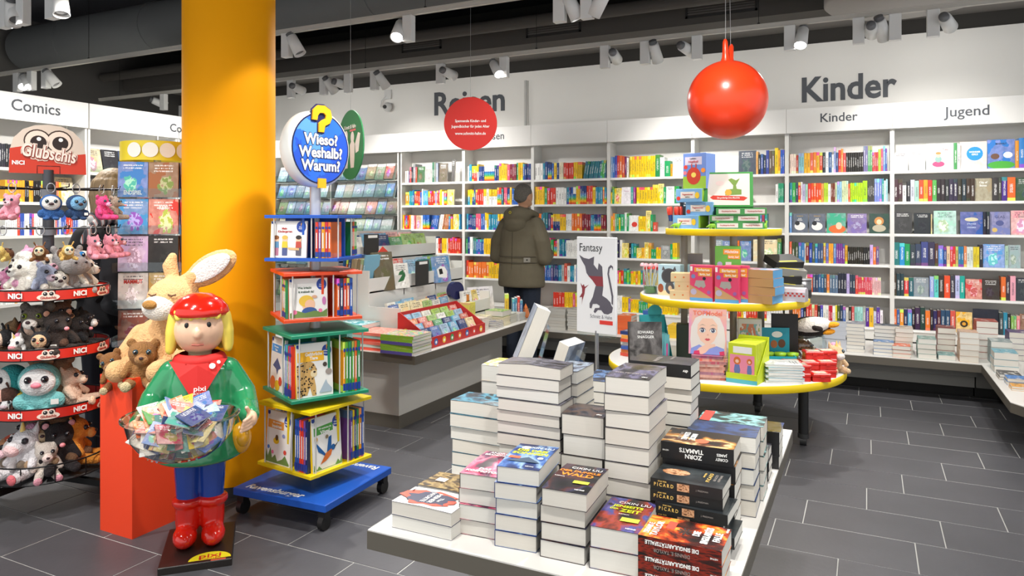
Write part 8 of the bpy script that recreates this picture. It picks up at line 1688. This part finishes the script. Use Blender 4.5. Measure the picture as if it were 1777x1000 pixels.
# ------------------------------------------------------------------ comic turnstile by the pillar
cx_, cy_ = -3.735, 2.87
ct = E('comic_turnstile', (cx_, cy_, 0), 0, 'tall clear-pocketed comic turnstile with yellow header beside the yellow pillar', 'display stand')
CR = R(38)
q = MB(); q.cyl((0, 0, 0.05), (0, 0, 1.92), 0.02, 12); q.build('pole', STEEL, ct); q = MB(); q.lathe([(0, 0), (.2, 0), (.2, .03), (.03, .05), (0, .05)], 28); q.build('base', BLACK, ct)
q = MB(); q.lathe([(.195, 1.815), (.195, 1.925)], 40); q.lathe([(.193, 1.925), (.193, 1.815)], 40); hdr = q.build('header_band', M('header_yellow', 'e8d030', 0.45), ct)
for i in range(5):
    a_ = VA - 0.75 + i * 0.45; h_ = O('header_disc', None, hdr, (0.1965 * math.cos(a_), 0.1965 * math.sin(a_), 1.872), (0, 0, a_ + PI / 2)); disc(h_, 0, 0, 0.042, M('header_white', 'f0eee4', 0.5), -0.001, 'white_circle')
for lv in range(7):
    z_ = 1.605 - lv * 0.208
    t_ = O('pocket_tier', None, ct, (0, 0, z_), (0, 0, CR))
    q = MB(); q.bbox(-.185, -.185, -.006, .185, .185, 0.0, 0.001); q.build('tray', CLEAR, t_)
    for k in range(4):
        q = MB(); a_ = k * PI / 2; q.T = Matrix.Rotation(a_, 4, 'Z'); q.box(-.185, -.191, 0, .185, -.1895, .05); q.build('pocket_front', CLEAR, t_)
CC2 = [('3a80c8', 'a06030', '2a4a80'), ('4898d0', 'd83828', '3a88d0'), ('c8a8d0', '2c2824', 'd8402c'), ('e0d8d0', 'c8a050', 'e8c830'), ('8a4a38', '4a3028', '6a4a3a'), ('4a5a48', '7a5a3a', '3a3a48'), ('6a4a3a', '4a5a68', '8a3a30')]
for lv in range(7):
    z_ = 1.605 - lv * 0.208
    for k in range(4):
        a_ = CR + k * PI / 2; nx, ny = math.sin(a_), -math.cos(a_)
        if nx * 0.79 - ny * 0.62 < 0.0: continue
        for j in range(2):
            x, y = -.080 + j * .158, -.178
            for dpt in range(2):
                yy = y + dpt * .022; X_, Y2 = cx_ + x * math.cos(a_) - yy * math.sin(a_), cy_ + x * math.sin(a_) + yy * math.cos(a_)
                c = CC2[lv][(j + k + dpt) % 3]
                o = O('comic_book', FBK, None, (X_, Y2, z_ + 0.001), (R(-3), 0, a_), (.155, .017, .198), label='%s comic book, %s one in tier %s on face %s of the turnstile' % (cname(c), nth(j * 2 + dpt + 1), nth(lv + 1), nth(k + 1)), cat='comic', group='comic books in the turnstile', col=c)
                if dpt == 0 and (lv, j) in ((0, 0), (1, 1), (3, 0)) : 
                    u = text({0: 'ENDSPIEL', 1: 'KEY!', 3: 'MAMMUT'}[lv], 0.16, o, (0, -0.55, 0.12 if lv == 0 else 0.75), (R(90), 0, 0), WTXT if lv < 3 else M('title_redy', 'c83020', 0.5), 0.03, sx=0.9)
# ------------------------------------------------------------------ the two customers
def person(nm, x, y, rz, lab, skin):
    t = E('person', (x, y, 0), rz, lab, 'person')
    return t
SKN = M('skin', 'c89878', 0.5)
# man in a parka, back to us, looking at a book he holds before the travel shelves (local +y = the way he faces)
mx, my, mr = -3.08, 6.47, R(-9)
q = MB()
cap(q, [(0, 0, .95), (0, 0, 1.15), (0, -.01, 1.38)], [.15, .15, .15]); cap(q, [(0, -.01, 1.40), (0, .01, 1.56)], [.07, .062])
q.ell((.005, .035, 1.70), (.078, .098, .118), 24, 18); q.ell((.0, .135, 1.675), (.018, .022, .022)); q.ell((0, .11, 1.625), (.045, .035, .035))
for s_ in (-1, 1):
    q.ell((s_ * .08, .02, 1.685), (.016, .026, .036), 12, 10)
    cap(q, [(s_ * .19, -.01, 1.42), (s_ * .26, -.02, 1.12), (s_ * .15, .24, 1.14), (s_ * .085, .31, 1.17)], [.06, .046, .036, .028])
    q.ell((s_ * .07, .345, 1.185), (.022, .05, .042), 14, 10)
    for f in range(4):
        b0 = Vector((s_ * .058, .375, 1.215 - f * .021)); cap(q, [b0, b0 + Vector((-s_ * .022, .028, .002)), b0 + Vector((-s_ * .05, .022, .002))], [.010, .0095, .008], 8)
    cap(q, [(s_ * .07, .34, 1.225), (s_ * .05, .365, 1.255), (s_ * .035, .385, 1.262)], [.012, .011, .009], 8)
    cap(q, [(s_ * .095, .0, .92), (s_ * .10, .02, .50), (s_ * .10, -.01, .10)], [.095, .062, .045]); cap(q, [(s_ * .10, -.03, .06), (s_ * .115, .15, .045)], [.045, .04])
man = fuse(q, 'person', SKN, 0.0085, 3, None, (mx, my, 0), (0, 0, mr), label='person in an olive-brown hooded parka and jeans, back turned, reading at the travel shelves', cat='person')
PARK = M('parka_olive', '625b49', 0.8, var=0.14, vscale=14, bump=0.25, bscale=22)
q = MB()
q.lathe([(0, .80), (.235, .80), (.245, .82), (.24, .95), (.225, 1.10), (.222, 1.25), (.215, 1.36), (.17, 1.46), (.09, 1.52), (0, 1.53)], 28)
for i, v in enumerate(q.v): q.v[i] = (v[0] * 1.05, v[1] * .72 - .01, v[2])
for s_ in (-1, 1): cap(q, [(s_ * .175, -.01, 1.41), (s_ * .265, -.035, 1.24), (s_ * .285, -.03, 1.09)], [.085, .082, .075]); cap(q, [(s_ * .285, -.03, 1.09), (s_ * .20, .16, 1.12), (s_ * .13, .25, 1.15)], [.074, .066, .055])
jk = fuse(q, 'parka', PARK, 0.011, 5, man)
q = MB(); q.ell((0, -.085, 1.50), (.155, .10, .10), 24, 16); q.ell((0, -.12, 1.42), (.125, .07, .10), 20, 14); q.ell((0, .0, 1.535), (.125, .10, .055), 20, 14)
for s_ in (-1, 1): cap(q, [(s_ * .13, -.04, 1.53), (s_ * .12, .07, 1.51), (s_ * .06, .12, 1.47)], [.04, .035, .03])
hood = fuse(q, 'hood', PARK, 0.010, 4, man)
q = MB(); q.tube([(-.014 + .012 * math.cos(i * .7), -.186, 1.535 + .012 * math.sin(i * .7)) for i in range(9)], .003, 6, closed=True); q.build('yellow_toggle', M('toggle_yellow', 'e0d020', 0.5), hood)
q = MB()
for z_ in (1.045, 1.105): q.tube([(.24 * math.cos(R(t_)) , -.013 + .176 * math.sin(R(t_)), z_) for t_ in range(-172, -7, 11)], .004, 5)
q.tube([(0, -.17, .82), (0, -.178, 1.0), (0, -.172, 1.2), (0, -.165, 1.36)], .0035, 5); q.build('seam', M('parka_seam', '4a4436', 0.8), jk)
q = MB(); q.T = Matrix.Translation((.165, -.152, 1.075)) @ Matrix.Rotation(R(38), 4, 'Z'); q.prism([(-.03, -.022), (.02, -.022), (.034, 0), (.02, .022), (-.03, .022)], -.003, .003) if False else q.box(-.034, -.004, -.022, .03, .004, .022); tb2 = q.build('waist_tab', M('tab_grey', '8a867c', 0.6), jk)
q = MB(); q.cyl((.165, -.150, 1.075), (.161, -.161, 1.075), .008, 10); q.build('snap_button', BLACK, tb2)
JEAN = M('jeans_navy', '1c2636', 0.8, var=0.2, vscale=60)
q = MB()
for s_ in (-1, 1): cap(q, [(s_ * .095, .0, .88), (s_ * .10, .02, .50), (s_ * .10, -.01, .10)], [.118, .086, .070])
cap(q, [(-.08, 0, .90), (.08, 0, .90)], [.13, .13]); fuse(q, 'jeans', JEAN, 0.010, 4, man)
q = MB()
for s_ in (-1, 1): cap(q, [(s_ * .10, -.04, .055), (s_ * .115, .16, .05)], [.054, .05]); q.box(s_ * .108 - .05, -.09, 0, s_ * .108 + .05, .21, .022)
fuse(q, 'shoes', M('shoe_dark', '26221e', 0.5), 0.008, 3, man)
q = MB(); q.ell((.004, .012, 1.735), (.084, .102, .090), 24, 16); q.ell((.002, -.030, 1.69), (.074, .056, .062), 20, 14)
hr2 = fuse(q, 'hair', M('hair_greying', '6a665f', 0.9, var=0.45, vscale=90, bump=0.6, bscale=120), 0.007, 2, man)
for s_ in (-1, 1):
    q = MB(); q.ell((s_ * .032, .126, 1.705), (.011, .008, .009), 10, 8); q.build('eye', EYEW, man)
o = O('travel_guide', LBK, None, (mx + .40 * math.sin(-mr) * 1, my + .40 * math.cos(mr), 1.175), (R(-35), 0, mr), (.115, .19, .02), label='open-market travel guide held by the person in the parka', cat='book', col='2a8fae')
o['label'] = 'travel guide held by the person in the parka'

# woman with a rucksack before the comics shelves
wx, wy, wr = -4.16, 2.895, R(76)
q = MB()
cap(q, [(0, 0, .92), (0, 0, 1.12), (0, 0, 1.36)], [.135, .12, .125]); cap(q, [(0, 0, 1.38), (0, .01, 1.54)], [.06, .055]); q.ell((0, .03, 1.665), (.074, .092, .112), 24, 18); q.ell((0, .122, 1.645), (.015, .02, .018))
for s_ in (-1, 1):
    q.ell((s_ * .074, .02, 1.65), (.014, .022, .03), 10, 8)
    cap(q, [(s_ * .165, 0, 1.38), (s_ * .215, -.01, 1.10), (s_ * .15, .20, 1.05), (s_ * .09, .27, 1.08)], [.05, .04, .032, .025]); q.ell((s_ * .075, .30, 1.095), (.019, .045, .036), 12, 10)
    for f in range(4):
        b0 = Vector((s_ * .062, .33, 1.12 - f * .018)); cap(q, [b0, b0 + Vector((-s_ * .02, .024, .002)), b0 + Vector((-s_ * .044, .018, .002))], [.009, .0085, .0075], 8)
    cap(q, [(s_ * .07, .30, 1.13), (s_ * .05, .325, 1.155)], [.011, .009], 8)
    cap(q, [(s_ * .085, 0, .90), (s_ * .09, .01, .48), (s_ * .09, 0, .10)], [.095, .058, .042]); cap(q, [(s_ * .09, -.03, .055), (s_ * .10, .13, .045)], [.042, .038])
wom = fuse(q, 'person', SKN, 0.0085, 3, None, (wx, wy, 0), (0, 0, wr), label='person with shoulder-length blond hair and dark rucksack facing the comics shelves', cat='person')
DKJ = M('jacket_black', '16161a', 0.85, bump=0.2, bscale=25)
q = MB(); q.lathe([(0, .84), (.19, .84), (.20, .86), (.18, 1.05), (.185, 1.25), (.175, 1.36), (.12, 1.44), (.06, 1.48), (0, 1.48)], 26)
for i, v in enumerate(q.v): q.v[i] = (v[0] * 1.08, v[1] * .78, v[2])
for s_ in (-1, 1): cap(q, [(s_ * .16, 0, 1.37), (s_ * .235, -.02, 1.20), (s_ * .245, -.02, 1.06)], [.075, .07, .065]); cap(q, [(s_ * .245, -.02, 1.06), (s_ * .17, .17, 1.05), (s_ * .115, .235, 1.07)], [.064, .055, .046])
fuse(q, 'jacket', DKJ, 0.011, 4, wom)
q = MB()
for s_ in (-1, 1): cap(q, [(s_ * .085, 0, .88), (s_ * .09, .01, .48), (s_ * .09, 0, .09)], [.112, .078, .062])
fuse(q, 'trousers', M('trousers_dark', '181c28', 0.85), 0.010, 3, wom)
q = MB()
for s_ in (-1, 1): cap(q, [(s_ * .09, -.035, .05), (s_ * .10, .14, .045)], [.05, .045])
fuse(q, 'shoes', M('shoe_dark', '26221e', 0.5), 0.008, 3, wom)
q = MB(); q.ell((0, .01, 1.70), (.105, .115, .098), 24, 16)
for i in range(13):
    t_ = R(-200 + i * 17.5); x_, y_ = .088 * math.cos(t_), .01 + .095 * math.sin(t_)
    cap(q, [(x_, y_, 1.70), (x_ * 1.14, y_ * 1.14, 1.62), (x_ * 1.16 + .008 * math.sin(i * 2.3), y_ * 1.16, 1.53 + .014 * math.sin(i * 1.7))], [.034, .036, .020], 8)
hm = M('hair_blond', '8a7048', 0.6); g = NG(hm); tcx = g.n('TexCoord'); mp = g.n('Mapping'); mp.inputs['Scale'].default_value = (60, 60, 4); g.L.new(tcx.outputs['Object'], mp.inputs[0]); nn = g.noise(mp.outputs[0], 1.0, 3.0); bs = hm.node_tree.nodes['Principled BSDF']
g.put(bs.inputs['Base Color'], g.mix(nn.outputs['Fac'], lin('40301c'), lin('bca078'))); bp = g.n('Bump'); bp.inputs['Strength'].default_value = 0.6; bp.inputs['Distance'].default_value = 0.01; g.L.new(nn.outputs['Fac'], bp.inputs['Height']); g.L.new(bp.outputs[0], bs.inputs['Normal'])
fuse(q, 'hair', hm, 0.0065, 2, wom)
scm = M('scarf_striped', '8a8a8c', 0.9); g = NG(scm); tcx = g.n('TexCoord'); wv = g.n('TexWave'); wv.inputs['Scale'].default_value = 9; wv.inputs['Distortion'].default_value = 2.0; g.L.new(tcx.outputs['Object'], wv.inputs[0]); rr_ = g.n('ValToRGB'); rr_.color_ramp.interpolation = 'CONSTANT'; e_ = rr_.color_ramp.elements; e_[0].color = (*lin('b8b8b8'), 1); e_[1].position = 0.75; e_[1].color = (*lin('3a3a40'), 1)
for p_, c_ in ((0.3, 'a04830'), (0.5, '6a6a70')): k_ = e_.new(p_); k_.color = (*lin(c_), 1)
g.L.new(wv.outputs['Fac'], rr_.inputs[0]); g.put(scm.node_tree.nodes['Principled BSDF'].inputs['Base Color'], rr_.outputs[0])
q = MB(); q.tube([(.105 * math.cos(t_ * PI / 8), .0 + .10 * math.sin(t_ * PI / 8), 1.485 + .012 * math.sin(t_ * 1.3)) for t_ in range(16)], .042, 10, closed=True)
for s_ in (-1, 1): cap(q, [(s_ * .08, -.08, 1.48), (s_ * .15, -.075, 1.42), (s_ * .19, -.05, 1.34)], [.04, .038, .028])
fuse(q, 'scarf', scm, 0.009, 3, wom)
RK = M('rucksack_grey', '2c2e32', 0.8, bump=0.15, bscale=60)
q = MB(); q.ell((0, -.225, 1.16), (.165, .11, .25), 24, 18); q.ell((0, -.295, 1.05), (.125, .07, .14), 20, 14); q.ell((0, -.20, .98), (.15, .10, .08), 18, 12)
rk2 = fuse(q, 'rucksack', RK, 0.010, 3, wom)
for s_ in (-1, 1):
    q = MB(); q.tube([(s_ * .11, -.17, 1.36), (s_ * .125, -.09, 1.445), (s_ * .135, .04, 1.42), (s_ * .13, .13, 1.30), (s_ * .14, .09, 1.12), (s_ * .13, -.12, 1.0)], .019, 8); q.build('strap', M('strap_black', '1a1a1c', 0.8), rk2)
q = MB(); q.tube([(-.10, -.335, 1.22), (-.07, -.345, 1.29), (0, -.35, 1.315), (.07, -.345, 1.29), (.10, -.335, 1.22)], .005, 6); q.build('zip', M('zip_red', 'a02828', 0.5), rk2)
q = MB(); q.box(-.05, -.372, 1.10, .08, -.366, 1.20); q.build('reflective_patch', M('patch_grey', '9a9ca0', 0.4), rk2)
# ------------------------------------------------------------------ lettering becomes plain meshes
bpy.context.view_layer.update()
dg = bpy.context.evaluated_depsgraph_get()
fonts = [o for o in COL.objects if o.type == 'FONT']
done = {}
for o in fonts:
    done[o.name] = bpy.data.meshes.new_from_object(o.evaluated_get(dg))
for o in fonts:
    me = done[o.name]; nm = o.name
    par, loc, rot, sca = o.parent, o.location.copy(), o.rotation_euler.copy(), o.scale.copy()
    bpy.data.objects.remove(o)
    if not len(me.polygons): continue
    n = O('lettering', me, par, loc, rot, sca)
bpy.context.view_layer.update()
# ------------------------------------------------------------------ fused soft shapes become plain meshes
names = [(o, o.data.name) for o in FUSE if o.name in COL.objects]
bpy.context.view_layer.update()
dg = bpy.context.evaluated_depsgraph_get()
new = {}
for o, nm in names:
    if nm not in new:
        new[nm] = bpy.data.meshes.new_from_object(o.evaluated_get(dg))
for o, nm in names:
    o.modifiers.clear()
    o.data = new[nm]
for sp in SPEC.values(): bpy.data.objects.remove(sp)
bpy.context.view_layer.update()
